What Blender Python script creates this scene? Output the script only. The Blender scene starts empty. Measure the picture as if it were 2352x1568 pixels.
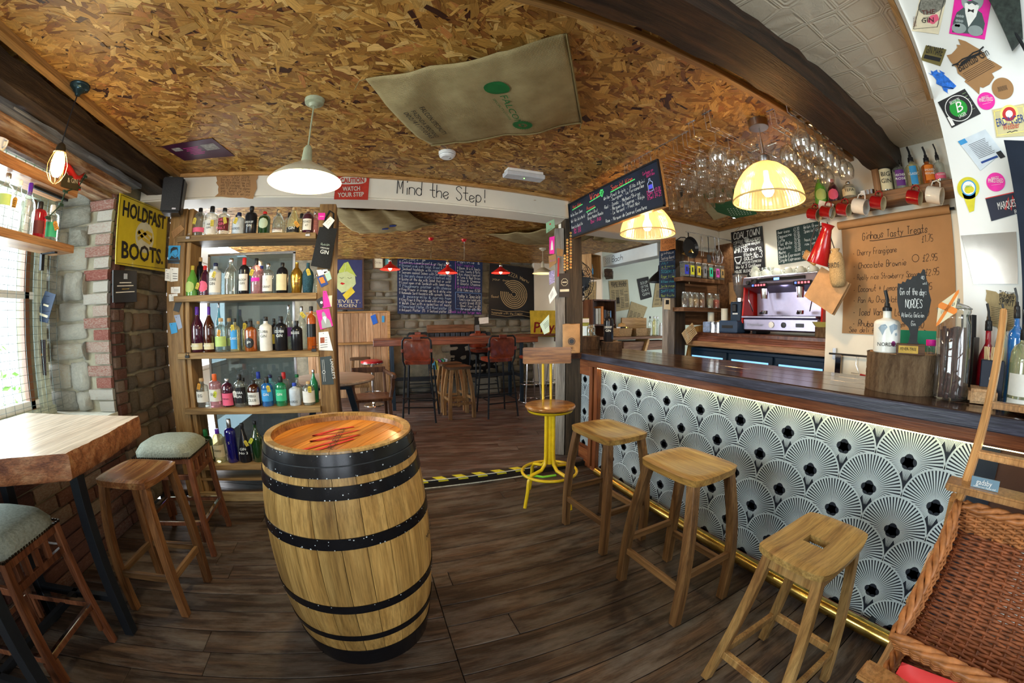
import bpy,bmesh,math,random
import numpy as np
from mathutils import Matrix,Vector
random.seed(7);rng=np.random.default_rng(7)
S=bpy.context.scene
COL=S.collection
R_=math.radians
# camera (a real fisheye lens, about 142 degrees wide)
CAM_H=1.36;FPX=879.185;KP=-.05
_yaw,_pitch,_roll=R_(-19.785),R_(-3.21),R_(-.49)
_Rw=(Matrix.Rotation(_yaw,3,'Z') @ Matrix.Rotation(_pitch,3,'X') @ Matrix(((1,0,0),(0,0,-1),(0,1,0))) @ Matrix.Rotation(_roll,3,'Z'))
cd=bpy.data.cameras.new('camera');cam=bpy.data.objects.new('camera',cd);COL.objects.link(cam);S.camera=cam
cd.type='PANO'
_c=cd if hasattr(cd,'panorama_type') else cd.cycles
_c.panorama_type='FISHEYE_LENS_POLYNOMIAL';_c.fisheye_fov=R_(220)
_pp=2352/36.0
_c.fisheye_polynomial_k0=0;_c.fisheye_polynomial_k1=-_pp/FPX;_c.fisheye_polynomial_k2=0
_c.fisheye_polynomial_k3=-KP*_pp**3/FPX/1e6;_c.fisheye_polynomial_k4=0
cd.sensor_width=36;cd.sensor_height=24;cd.clip_start=.01
_m=_Rw.to_4x4();_m.translation=(0,0,CAM_H);cam.matrix_world=_m
def ray(px,py):
    x,y=px-1176,py-784;r=math.hypot(x,y)+1e-9
    th=r/FPX*(1+KP*(r/1000)**2);s=math.sin(th)/r
    return _Rw @ Vector((x*s,-y*s,-math.cos(th)))
def P(px,py,ax,v):
    """where a measured sight line meets the plane ax = v"""
    i='xyz'.index(ax);d=ray(px,py);o=Vector((0,0,CAM_H))
    return o + d*((v-o[i])/d[i])
def Pz(xy,px,py):
    d=ray(px,py);return CAM_H + math.hypot(*xy[:2])*d.z/math.hypot(d.x,d.y)
# render look
S.view_settings.view_transform='Standard';S.view_settings.look='None'
S.view_settings.gamma=1;S.view_settings.use_curve_mapping=False
S.view_settings.exposure=0.3
S.cycles.max_bounces=7;S.cycles.diffuse_bounces=4;S.cycles.glossy_bounces=3;S.cycles.transmission_bounces=5
S.cycles.transparent_max_bounces=12;S.cycles.caustics_reflective=False;S.cycles.caustics_refractive=False
S.cycles.sample_clamp_indirect=4;S.cycles.use_denoising=True;S.cycles.blur_glossy=1.0
S.cycles.use_adaptive_sampling=True
# world: bright hazy sky
w=bpy.data.worlds.new('sky');S.world=w;w.use_nodes=True
w.node_tree.nodes['Background'].inputs[0].default_value=(.86,.93,1,1)
w.node_tree.nodes['Background'].inputs[1].default_value=3.2
def area(name,loc,rot,sx,sy,power,col):
    l=bpy.data.lights.new(name,'AREA');l.shape='RECTANGLE';l.size=sx;l.size_y=sy;l.energy=power;l.color=col
    o=bpy.data.objects.new(name,l);o.location=loc;o.rotation_euler=rot;COL.objects.link(o);return o
DAY=(.84,.93,1)
area('daylight_left',(-3.5,1.5,1.7),(0,R_(-90),0),1.8,2.6,300,DAY)
area('daylight_back',(-.9,-2.5,1.5),(R_(90),0,0),1.1,1.3,30,DAY)
area('daylight_back',(.5,-2.5,1.5),(R_(90),0,0),1.1,1.3,30,DAY)
area('daylight_far',(-2.9,5.2,1.55),(0,R_(-90),0),1.3,1.8,80,(.9,.95,1))
area('daylight_kitchen',(5.2,6.5,1.9),(R_(-90),0,0),1.6,1.2,55,(.9,.97,1))
# materials
MATS={}
def _mix(nt,fac,a,b):
    n=nt.nodes.new('ShaderNodeMix');n.data_type='RGBA'
    for s,v in ((0,fac),(6,a),(7,b)):
        if isinstance(v,bpy.types.NodeSocket): nt.links.new(v,n.inputs[s])
        elif s: n.inputs[s].default_value=(*v,1)
        else: n.inputs[0].default_value=v
    return n.outputs[2]
def base_mat(name):
    m=bpy.data.materials.new(name);m.use_nodes=True;nt=m.node_tree
    return m,nt,nt.nodes['Principled BSDF']
def coords(nt,scale,kind='Object',rnd=True):
    tc=nt.nodes.new('ShaderNodeTexCoord');mp=nt.nodes.new('ShaderNodeMapping')
    nt.links.new(tc.outputs[kind],mp.inputs[0]);mp.inputs['Scale'].default_value=scale
    if rnd:
        oi=nt.nodes.new('ShaderNodeObjectInfo');mu=nt.nodes.new('ShaderNodeMath');mu.operation='MULTIPLY';mu.inputs[1].default_value=37
        nt.links.new(oi.outputs['Random'],mu.inputs[0]);nt.links.new(mu.outputs[0],mp.inputs['Location'])
    return mp.outputs[0]
def noise(nt,vec,scale,detail=4,rough=.6,dist=0):
    n=nt.nodes.new('ShaderNodeTexNoise');n.inputs['Scale'].default_value=scale;n.inputs['Detail'].default_value=detail
    n.inputs['Roughness'].default_value=rough;n.inputs['Distortion'].default_value=dist;nt.links.new(vec,n.inputs['Vector']);return n.outputs[0]
def ramp(nt,fac,stops):
    r=nt.nodes.new('ShaderNodeValToRGB');nt.links.new(fac,r.inputs[0]);e=r.color_ramp.elements
    while len(e) < len(stops): e.new(.5)
    for k,(p,c) in enumerate(stops): e[k].position=p;e[k].color=(*c,1)
    return r.outputs[0]
def bump(nt,b,h,strength,dist=.01):
    n=nt.nodes.new('ShaderNodeBump');n.inputs['Strength'].default_value=strength;n.inputs['Distance'].default_value=dist
    nt.links.new(h,n.inputs['Height']);nt.links.new(n.outputs[0],b.inputs['Normal'])
def flat(name,c,rough=.5,metal=0,var=.12,sc=14,bmp=0,spec=.3,coat=0):
    if name in MATS: return MATS[name]
    m,nt,b=base_mat(name);b.inputs['Roughness'].default_value=rough;b.inputs['Metallic'].default_value=metal
    b.inputs['Specular IOR Level'].default_value=spec;b.inputs['Coat Weight'].default_value=coat
    v=coords(nt,(1,1,1),rnd=False);n=noise(nt,v,sc)
    nt.links.new(ramp(nt,n,[(.25,tuple(x*(1-var) for x in c)),(.75,tuple(min(1,x*(1+var)) for x in c))]),b.inputs['Base Color'])
    if bmp: bump(nt,b,n,bmp)
    MATS[name]=m;return m
def wood(name,dark,mid,light,axis='x',rough=.5,k=1.0,bmp=.25,coat=0,knots=True,wear=None):
    if name in MATS: return MATS[name]
    m,nt,b=base_mat(name);b.inputs['Roughness'].default_value=rough;b.inputs['Specular IOR Level'].default_value=.28;b.inputs['Coat Weight'].default_value=coat;b.inputs['Coat Roughness'].default_value=.15
    sc={'x': (1,14,14),'y': (14,1,14),'z': (14,14,1)}[axis]
    v=coords(nt,sc);n1=noise(nt,v,2.2*k,6,.65,.4)
    v2=coords(nt,tuple(6*s if s > 1 else 3 for s in sc));n2=noise(nt,v2,2.5*k,3,.7)
    c=ramp(nt,n1,[(.3,dark),(.5,mid),(.7,light)])
    g=ramp(nt,n2,[(.35,(.45,.45,.45)),(.6,(1,1,1))])
    mm=nt.nodes.new('ShaderNodeMix');mm.data_type='RGBA';mm.blend_type='MULTIPLY';mm.inputs[0].default_value=.75
    nt.links.new(c,mm.inputs[6]);nt.links.new(g,mm.inputs[7]);out=mm.outputs[2]
    if wear:
        v3=coords(nt,tuple(s**.5 for s in sc));n3=noise(nt,v3,3,5,.7)
        out=_mix(nt,ramp(nt,n3,[(.45,(0,0,0)),(.68,(1,1,1))]),out,wear)
    # piece to piece tone
    oi=nt.nodes.new('ShaderNodeObjectInfo');hs=nt.nodes.new('ShaderNodeHueSaturation')
    mr=nt.nodes.new('ShaderNodeMapRange');mr.inputs[3].default_value=.72;mr.inputs[4].default_value=1.25
    nt.links.new(oi.outputs['Random'],mr.inputs[0]);nt.links.new(mr.outputs[0],hs.inputs['Value']);nt.links.new(out,hs.inputs['Color'])
    nt.links.new(hs.outputs[0],b.inputs['Base Color']);bump(nt,b,n2,bmp,.004)
    MATS[name]=m;return m
def stone(name,stops,rough=.9,k=1,sc=(1,1,1)):
    m,nt,b=base_mat(name);b.inputs['Roughness'].default_value=rough
    v=coords(nt,sc,'Object');oi=nt.nodes.new('ShaderNodeObjectInfo')
    n=noise(nt,v,3*k,6,.75);ad=nt.nodes.new('ShaderNodeMath');ad.operation='MULTIPLY_ADD';ad.inputs[1].default_value=.6
    nt.links.new(oi.outputs['Random'],ad.inputs[0]);nt.links.new(n,ad.inputs[2])
    mr=nt.nodes.new('ShaderNodeMath');mr.operation='MULTIPLY';mr.inputs[1].default_value=.66;nt.links.new(ad.outputs[0],mr.inputs[0])
    nt.links.new(ramp(nt,mr.outputs[0],stops),b.inputs['Base Color'])
    n2=noise(nt,v,9*k,6,.8);bump(nt,b,n2,.9,.05);MATS[name]=m;return m
def emit(name,c,s):
    if name in MATS: return MATS[name]
    m,nt,b=base_mat(name);b.inputs['Base Color'].default_value=(*c,1);b.inputs['Emission Color'].default_value=(*c,1);b.inputs['Emission Strength'].default_value=s
    MATS[name]=m;return m
def glass(name,c=(1,1,1),rough=.03,alpha=.12,tint=None,shine=.06):
    """thin-walled glass: see-through tint plus a fresnel reflection"""
    if name in MATS: return MATS[name]
    m,nt,b=base_mat(name);nt.nodes.remove(b);o=nt.nodes['Material Output']
    t=nt.nodes.new('ShaderNodeBsdfTransparent');t.inputs[0].default_value=(*c,1)
    g=nt.nodes.new('ShaderNodeBsdfGlossy');g.inputs['Roughness'].default_value=rough
    d=nt.nodes.new('ShaderNodeBsdfDiffuse');d.inputs[0].default_value=(*(tint or c),1)
    lw=nt.nodes.new('ShaderNodeLayerWeight');lw.inputs[0].default_value=.28
    mp=nt.nodes.new('ShaderNodeMath');mp.operation='MULTIPLY_ADD';mp.inputs[1].default_value=.8;mp.inputs[2].default_value=shine
    nt.links.new(lw.outputs['Facing'],mp.inputs[0])
    m1=nt.nodes.new('ShaderNodeMixShader');m1.inputs[0].default_value=alpha;nt.links.new(t.outputs[0],m1.inputs[1]);nt.links.new(d.outputs[0],m1.inputs[2])
    m2=nt.nodes.new('ShaderNodeMixShader');nt.links.new(mp.outputs[0],m2.inputs[0]);nt.links.new(m1.outputs[0],m2.inputs[1]);nt.links.new(g.outputs[0],m2.inputs[2])
    nt.links.new(m2.outputs[0],o.inputs[0]);MATS[name]=m;return m
# mesh helpers
class MB:
    def __init__(s): s.v=[];s.f=[]
    def add(s,vs,fs,mat=None):
        n=len(s.v);s.v += [tuple(mat @ Vector(p)) if mat else tuple(p) for p in vs];s.f += [tuple(i+n for i in f) for f in fs];return s
    def box(s,c,d,rot=None,taper=1):
        x,y,z=d[0]/2,d[1]/2,d[2]/2;t=taper
        vs=[(-x*t,-y*t,-z),(x*t,-y*t,-z),(x*t,y*t,-z),(-x*t,y*t,-z),(-x,-y,z),(x,-y,z),(x,y,z),(-x,y,z)]
        m=Matrix.Translation(c) @ (rot.to_4x4() if rot else Matrix())
        return s.add(vs,[(0,3,2,1),(4,5,6,7),(0,1,5,4),(1,2,6,5),(2,3,7,6),(3,0,4,7)],m)
    def hexa(s,p):  # 8 corners: bottom 4 then top 4
        return s.add(p,[(0,3,2,1),(4,5,6,7),(0,1,5,4),(1,2,6,5),(2,3,7,6),(3,0,4,7)])
    def lathe(s,prof,n=24,mat=None,arc=None,cap=True):
        a0,a1=arc if arc else (0,2*math.pi);full=arc is None;k=n if full else n+1
        vs=[(r*math.cos(a0+(a1-a0)*j/n),r*math.sin(a0+(a1-a0)*j/n),z) for r,z in prof for j in range(k)]
        fs=[]
        for i in range(len(prof)-1):
            for j in range(n):
                b=(j+1) % k if full else j+1
                fs.append((i*k+j,i*k+b,(i+1)*k+b,(i+1)*k+j))
        if full and cap:
            if prof[0][0] > 1e-5: fs.append(tuple(range(k-1,-1,-1)))
            if prof[-1][0] > 1e-5: fs.append(tuple((len(prof)-1)*k+j for j in range(k)))
        return s.add(vs,fs,mat)
    def tube(s,pts,r,n=8,closed=False,cap=True):
        pts=[Vector(p) for p in pts];m=len(pts);rs=r if isinstance(r,(list,tuple)) else [r]*m;vs=[];prev=None
        for i,p in enumerate(pts):
            a=pts[i-1] if (i or closed) else p;b=pts[(i+1) % m] if (i < m-1 or closed) else p
            t=(b-a).normalized()
            if prev is None:
                u=t.orthogonal().normalized()
            else:
                u=(prev - t*prev.dot(t));u=u.normalized() if u.length > 1e-6 else t.orthogonal().normalized()
            prev=u;v=t.cross(u)
            vs += [tuple(p+(u*math.cos(2*math.pi*j/n)+v*math.sin(2*math.pi*j/n))*rs[i]) for j in range(n)]
        fs=[]
        for i in range(m if closed else m-1):
            for j in range(n):
                a,b=i*n,((i+1) % m)*n;fs.append((a+j,a+(j+1) % n,b+(j+1) % n,b+j))
        if cap and not closed: fs += [tuple(range(n-1,-1,-1)),tuple((m-1)*n+j for j in range(n))]
        return s.add(vs,fs)
    def prism(s,poly,h,mat=None):  # poly in xy, extruded from 0 to h
        n=len(poly);vs=[(x,y,0) for x,y in poly]+[(x,y,h) for x,y in poly]
        return s.add(vs,[tuple(range(n-1,-1,-1)),tuple(range(n,2*n))]+[(i,(i+1) % n,n+(i+1) % n,n+i) for i in range(n)],mat)
    def mesh(s,smooth=False,bevel=0,seg=1,auto=None):
        me=bpy.data.meshes.new('m');me.from_pydata(s.v,[],s.f)
        if bevel:
            bm=bmesh.new();bm.from_mesh(me)
            es=[e for e in bm.edges if len(e.link_faces) == 2 and e.calc_face_angle(0) > .6]
            bmesh.ops.bevel(bm,geom=es,offset=bevel,segments=seg,affect='EDGES',clamp_overlap=True);bm.to_mesh(me);bm.free()
        if smooth or auto is not None:
            me.polygons.foreach_set('use_smooth',[True]*len(me.polygons))
            if auto is not None: me.set_sharp_from_angle(angle=R_(auto))
        me.update();return me
    def sm(s,a=None): return s.mesh(smooth=True,auto=a)
    def bv(s,b): return s.mesh(bevel=b)
def obj(name,me,mat,parent=None,loc=None,rot=None,mw=None):
    if isinstance(me,MB): me=me.mesh()
    if mat and not me.materials: me.materials.append(mat)
    o=bpy.data.objects.new(name,me);COL.objects.link(o)
    if parent is not None: o.parent=parent
    if loc is not None: o.location=loc
    if rot is not None: o.rotation_euler=rot
    if mw is not None: o.matrix_local=mw
    return o
def tag(o,label,cat,group=None,kind=None):
    o['label']=label;o['category']=cat
    if group: o['group']=group
    if kind: o['kind']=kind
    return o
def thing(name,label,cat,loc=(0,0,0),rz=0,group=None,rot=None):
    o=bpy.data.objects.new(name,None);COL.objects.link(o);o.empty_display_size=.05;o.location=loc
    o.rotation_euler=rot or (0,0,rz);return tag(o,label,cat,group)
def struct(name,me,mat,**k):
    o=obj(name,me,mat,**k);o['kind']='structure';return o
def copy_tree(o,parent=None,**kw):
    c=o.copy();COL.objects.link(c);c.parent=parent
    for k in ('label','group'):
        if k in kw: c[k]=kw[k]
    if 'loc' in kw: c.location=kw['loc']
    if 'rz' in kw: c.rotation_euler=(0,0,kw['rz'])
    for ch in list(o.children): copy_tree(ch,c)
    return c
ORD='first second third fourth fifth sixth seventh eighth ninth tenth eleventh twelfth thirteenth fourteenth'.split()
def on2(px,py,a,b,lift=.002):
    """a sight line on the upright plane through plan points a, b, lifted towards the room"""
    a,b=Vector((*a,0)),Vector((*b,0));n=(b-a).cross(Vector((0,0,1))).normalized();n=n if n.y < 0 else -n;o=Vector((0,0,CAM_H));d=ray(px,py);return o+d*((a+n*lift-o).dot(n)/d.dot(n))
def rotm(ax,deg): return Matrix.Rotation(R_(deg),3,ax)
# lettering: a single-stroke hand and the built-in face
G={}
for ln in '''a 44,35,15,04,03,12,32,43 45,43,42,52
b 08,02 04,15,35,44,43,32,12,03
c 44,35,15,04,03,12,32,43
d 48,42 44,35,15,04,03,12,32,43
e 03,44,35,15,04,03,12,32,43
f 48,38,27,22 05,45
g 44,35,15,04,03,12,32,43 45,41,30,10,01
h 08,02 04,15,35,44,42
i 25,22 27,28
j 35,31,20,10 37,38
k 08,02 45,03 14,42
l 28,23,32
m 05,02 04,15,24,22 24,35,44,42
n 05,02 04,15,35,44,42
o 25,15,04,03,12,32,43,44,35,25
p 05,00 04,15,35,44,43,32,12,03
q 44,35,15,04,03,12,32,43 45,40
r 05,02 04,15,35
s 44,35,15,14,33,32,12,03
t 28,23,32,42 05,45
u 05,03,12,32,43,45 45,42
v 05,22,45
w 05,12,24,32,45
x 05,42 45,02
y 05,23 45,23,00
z 05,45,02,42
A 02,28,42 14,34
B 02,08,38,47,35,05 35,44,43,32,02
C 47,38,18,06,04,12,32,43
D 02,08,28,46,44,22,02
E 48,08,02,42 05,35
F 48,08,02 05,35
G 47,38,18,06,04,12,32,43,45,25
H 08,02 48,42 05,45
I 18,38 28,22 12,32
J 38,33,22,12,03
K 08,02 48,05 15,42
L 08,02,42
M 02,08,24,48,42
N 02,08,42,48
O 28,18,06,04,12,32,44,46,38,28
P 02,08,38,47,46,35,05
Q 28,18,06,04,12,32,44,46,38,28 33,51
R 02,08,38,47,46,35,05 25,42
S 47,38,18,07,16,35,44,43,32,12,03
T 08,48 28,22
U 08,03,12,32,43,48
V 08,22,48
W 08,12,25,32,48
X 08,42 48,02
Y 08,25,48 25,22
Z 08,48,02,42
0 28,18,06,04,12,32,44,46,38,28
1 17,28,22
2 07,18,38,47,46,02,42
3 07,18,38,47,36,25,35,44,43,32,12,03
4 32,38,04,44
5 48,08,05,35,44,43,32,02
6 38,16,04,03,12,32,43,44,35,15,04
7 08,48,12
8 25,16,07,18,38,47,36,25,14,03,12,32,43,34,25
9 45,25,06,07,18,38,47,44,22
£ 47,38,27,23,02,42 05,35
. 22,23
, 22,11
- 14,34
/ 02,48
! 28,24 23,22
' 28,26
: 25,24 23,22
& 42,06,17,28,26,03,12,22,44
+ 05,45 27,23
( 38,26,24,32
) 18,26,24,12
♥ 22,05,17,26,37,45,22
@ 43,35,24,33,44,42,22,04,06,28,46'''.splitlines():
    ch,*st=ln.split(' ');G[ch]=[[(int(p[0]),int(p[1])) for p in s.split(',')] for s in st]
def strokes(body,width_pen,jitter=.12,sub=3,slant=.12):
    """strokes of a line in units where the cap height is 1: list of ribbons"""
    out=[];x=0
    for ch in body:
        if ch == ' ': x += 5;continue
        g=G.get(ch)
        if g is None: x += 4;continue
        dy=random.uniform(-.25,.25);k=random.uniform(.94,1.08)
        for st in g:
            pts=[Vector((x+px*k+random.uniform(-jitter,jitter)*1.2+slant*py,py*k+dy+random.uniform(-jitter,jitter)*1.2)) for px,py in st]
            q=[]
            for i in range(len(pts)-1):
                p0,p1,p2,p3=pts[max(i-1,0)],pts[i],pts[i+1],pts[min(i+2,len(pts)-1)]
                for t in range(sub):
                    t /= sub;q.append(.5*((2*p1)+(p2-p0)*t+(2*p0-5*p1+4*p2-p3)*t*t+(3*p1-p0-3*p2+p3)*t**3))
            q.append(pts[-1]);out.append([((v.x)/6,(v.y-2)/6) for v in q])
        x += 5.4 if ch not in 'il.,!\':1' else 3.6
    return out,x/6
def ribbon(mb,line,w,f):
    """line of 2D points -> quad strip of pen width w; f maps (x,y)->3D"""
    n=len(line)
    if n < 2: return
    L=[]
    for i in range(n):
        a=line[max(i-1,0)];b=line[min(i+1,n-1)];dx,dy=b[0]-a[0],b[1]-a[1];l=math.hypot(dx,dy) or 1
        nx,ny=-dy/l*w/2,dx/l*w/2;L += [f(line[i][0]+nx,line[i][1]+ny),f(line[i][0]-nx,line[i][1]-ny)]
    mb.add(L,[(2*i,2*i+1,2*i+3,2*i+2) for i in range(n-1)])
class Face:
    """a flat rectangle frame: origin at top left, u to the right, v down, all in metres, n towards the room"""
    def __init__(s,tl,tr,bl,lift=.0012):
        s.o=Vector(tl);s.u=Vector(tr)-s.o;s.v=Vector(bl)-s.o;s.w=s.u.length;s.h=s.v.length
        s.n=s.v.cross(s.u).normalized();s.lift=lift
    def at(s,a,b,k=None): return s.o + s.u*a + s.v*b + s.n*(s.lift if k is None else k)
def hand(face,parent,body,x,y,size,mat,pen=.09,name='lettering',w=None,tilt=0,slant=.12):
    """handwriting: x, y = fraction of the face at the line's left baseline; size = cap height in metres; w squeezes to a width fraction"""
    if pen > .125: pen *= .62
    ss,tot=strokes(body,pen,slant=slant);mb=MB();k=size;kx=size
    if w: kx=min(kx*1.6,w*face.w/max(tot,.01))
    pw_=pen*math.sqrt(min(kx,k)*k)
    for st in ss:
        ribbon(mb,[(p[0]*kx,p[1]*k) for p in st],pw_,lambda a,b: tuple(face.at(x,y) + face.u.normalized()*a - face.v.normalized()*(b-a*tilt)))
    return obj(name,mb,mat,parent)
TEXTS=[]
def printed(face,parent,body,x,y,size,mat,align='LEFT',name='lettering',w=None,rot=0,shear=0,warp=None,weight=0):
    """printed letters from the built-in face, baseline at the fraction x, y; turned into meshes at the end"""
    c=bpy.data.curves.new('t','FONT');c.body=body;c.size=size*1.38;c.align_x=align;c.resolution_u=2;c.shear=shear;c.offset=weight
    o=bpy.data.objects.new(name,c);COL.objects.link(o)
    X=face.u.normalized();Y=-face.v.normalized();Y=(Y-X*Y.dot(X)).normalized();Z=X.cross(Y)
    M=Matrix((X,Y,Z)).transposed().to_4x4() @ Matrix.Rotation(rot,4,'Z');M.translation=face.at(x,y,getattr(face,'tl',.0036))
    TEXTS.append((o,M,parent,mat,name,w*face.w if w else None,warp));return o
def finish_texts():
    bpy.context.view_layer.update();dg=bpy.context.evaluated_depsgraph_get()
    for o,M,parent,mat,name,w,warp in TEXTS:
        me=bpy.data.meshes.new_from_object(o.evaluated_get(dg));me.materials.clear();me.materials.append(mat)
        if w and len(me.vertices):
            co=np.empty(len(me.vertices)*3);me.vertices.foreach_get('co',co);co=co.reshape(-1,3);dx=co[:,0].max()-co[:,0].min()
            co[:,0] *= w/max(dx,1e-4);me.vertices.foreach_set('co',co.ravel())
        if warp:
            for v in me.vertices: v.co=warp(M @ v.co)
            M=Matrix()
        n=obj(name,me,None,parent);n.matrix_local=M;bpy.data.objects.remove(o)
def card(name,label,cat,tl,tr,br,bl,mat,thick=.004,group=None,edge=0,fname=None,towards=(0,0,CAM_H)):
    """a thin flat thing with its real corners; returns (thing, face)"""
    tl,tr,br,bl=map(Vector,(tl,tr,br,bl));n=(bl-tl).cross(tr-tl).normalized()
    if n.dot(Vector(towards)-tl) < 0: n=-n
    t=thing(name,label,cat,tuple(bl),group=group);o=bl
    poly=[tl,bl,br,tr]
    if edge:
        q=[]
        for i in range(4):
            a,b=poly[i],poly[(i+1) % 4]
            for k in range(7):
                p=a+(b-a)*k/7;j=(random.random()-.5)*edge;q.append(p + (tl-br).normalized()*j + (tr-bl).normalized()*random.uniform(-.5,.5)*edge)
        poly=q
    m=len(poly);mb=MB();mb.add([tuple(p-o) for p in poly]+[tuple(p-o+n*thick) for p in poly],[tuple(range(m)),tuple(range(2*m-1,m-1,-1))]+[(i,(i+1) % m,m+(i+1) % m,m+i) for i in range(m)])
    obj(fname or 'panel',mb,mat,t)
    f=Face(tl-o+n*thick,tr-o+n*thick,bl-o+n*thick)
    if f.n.dot(n) < 0: f.n=n
    return t,f
def patch(face,parent,name,x0,y0,x1,y1,mat,lift=.0006):
    q=[face.at(x0,y0,lift),face.at(x0,y1,lift),face.at(x1,y1,lift),face.at(x1,y0,lift)]
    return obj(name,MB().add([tuple(p) for p in q],[(0,1,2,3)]),mat,parent)
def disc(face,parent,name,x,y,r,mat,lift=.0008,n=28,sx=1,wob=0):
    c=face.at(x,y,lift);U=face.u.normalized();V=face.v.normalized()
    pts=[tuple(c+(U*math.cos(a)*sx+V*math.sin(a))*r*(1+wob*math.sin(5*a+1)*.5+wob*random.uniform(-.5,.5))) for a in (2*math.pi*i/n for i in range(n))]
    return obj(name,MB().add(pts,[tuple(range(n-1,-1,-1))]),mat,parent)
def poly2(face,parent,name,pts,mat,lift=.001):
    return obj(name,MB().add([tuple(face.at(a,b,lift)) for a,b in pts],[tuple(range(len(pts)))]),mat,parent)
def loop2(face,parent,name,pts,mat,pen,lift=.0014,closed=False):
    mb=MB();q=[(a*face.w,b*face.h) for a,b in pts]
    if closed: q.append(q[0])
    ribbon(mb,q,pen,lambda a,b: tuple(face.at(a/face.w,b/face.h,lift)));return obj(name,mb,mat,parent)
# common materials
WHT=flat('chalk_white',(.85,.88,.85),.9);BLKINK=flat('black_ink',(.012,.012,.014),.6)
BLACK=flat('black_paint',(.014,.014,.016),.35);CHALK=flat('chalkboard',(.012,.018,.032),.6,var=.35,sc=5,spec=.12)
PINK=flat('pink_print',(.8,.02,.36),.45);YEL=flat('yellow_tag',(.62,.47,.05),.6);KRAFT=flat('kraft_paper',(.35,.19,.08),.75,var=.1,sc=5)
CREAM=flat('cream_print',(.75,.68,.5),.6);RED=flat('red_enamel',(.5,.015,.015),.2,coat=.5);WHITE=flat('white_gloss',(.8,.8,.78),.25)
PLAS=flat('white_wall_paint',(.72,.68,.58),.6,var=.06,sc=3,bmp=.25);STEEL=flat('brushed_steel',(.6,.6,.62),.25,1);CHROME=flat('chrome',(.8,.8,.82),.08,1)
BRASS=flat('brass',(.62,.42,.11),.22,1,var=.25,sc=20);IRON=flat('black_iron',(.02,.024,.03),.35,.5);CORK=flat('cork',(.5,.33,.16),.9)
# SETTING
ZC=2.53;XL=-1.97;XS=2.30;XW=2.90;XK=4.0;STEP=.06
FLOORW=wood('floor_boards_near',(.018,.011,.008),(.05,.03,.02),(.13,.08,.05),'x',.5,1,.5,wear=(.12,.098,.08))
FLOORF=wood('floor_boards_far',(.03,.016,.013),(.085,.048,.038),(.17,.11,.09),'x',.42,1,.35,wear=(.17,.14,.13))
MORTAR=flat('lime_mortar',(.24,.22,.16),.95,var=.35,sc=9,bmp=.6)
def clip(poly,x0,x1,y0,y1):
    for ax,lim,sg in ((0,x0,1),(0,x1,-1),(1,y0,1),(1,y1,-1)):
        out=[]
        for i in range(len(poly)):
            a,b=poly[i-1],poly[i];da,db=sg*(a[ax]-lim),sg*(b[ax]-lim)
            if (da >= 0) != (db >= 0):
                t=da/(da-db);out.append((a[0]+(b[0]-a[0])*t,a[1]+(b[1]-a[1])*t))
            if db >= 0: out.append(b)
        poly=out
        if not poly: return []
    return poly
def planks(parent,x0,x1,y0,y1,z,wid,ang,mat,name='plank',lmin=1.6,lmax=3.4):
    cx,cy=(x0+x1)/2,(y0+y1)/2;L=math.hypot(x1-x0,y1-y0)/2+.3;a=R_(ang);n=int(2*L/wid)+1
    for k in range(n):
        v=-L+k*wid;u=-L-random.random()*2
        while u < L:
            l=random.uniform(lmin,lmax);g=.004
            q=[(u+.0015,v+g/2),(u+l-.0015,v+g/2),(u+l-.0015,v+wid-g/2),(u+.0015,v+wid-g/2)]
            p=clip([(cx+c*math.cos(a)-s*math.sin(a),cy+c*math.sin(a)+s*math.cos(a)) for c,s in q],x0,x1,y0,y1)
            u += l
            if len(p) < 3: continue
            mx,my=sum(c for c,_ in p)/len(p),sum(s for _,s in p)/len(p)
            if max(c for c,_ in p)-min(c for c,_ in p) < .05: continue
            b=MB().prism([(( (c-mx)*math.cos(-a)-(s-my)*math.sin(-a)),((c-mx)*math.sin(-a)+(s-my)*math.cos(-a))) for c,s in p],.02)
            o=obj(name,b.bv(.0018),mat,parent,(mx,my,z-.02-random.random()*.0015),(0,0,a))
fl=struct('floor',MB().box((.1,.25,-.06),(4.6,5.42,.07)),flat('under_floor',(.01,.007,.005),.9))
planks(fl,-1.97,.17,-2.4,1.8,0,.142,0,FLOORW);planks(fl,.173,2.3,-2.4,1.8,0,.15,1.3,FLOORW);planks(fl,-1.97,2.3,1.8,2.97,0,.135,1.3,FLOORW)
planks(fl,2.3,4.0,.25,3.1,0,.2,0,FLOORW)
fl2=struct('floor_far_room',MB().box((1.6,5.1,-.01),(7.2,4.3,.1)),MATS['under_floor'])
planks(fl2,-2.0,3.4,2.98,6.9,STEP,.115,-10,FLOORF,lmin=2,lmax=4)
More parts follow.
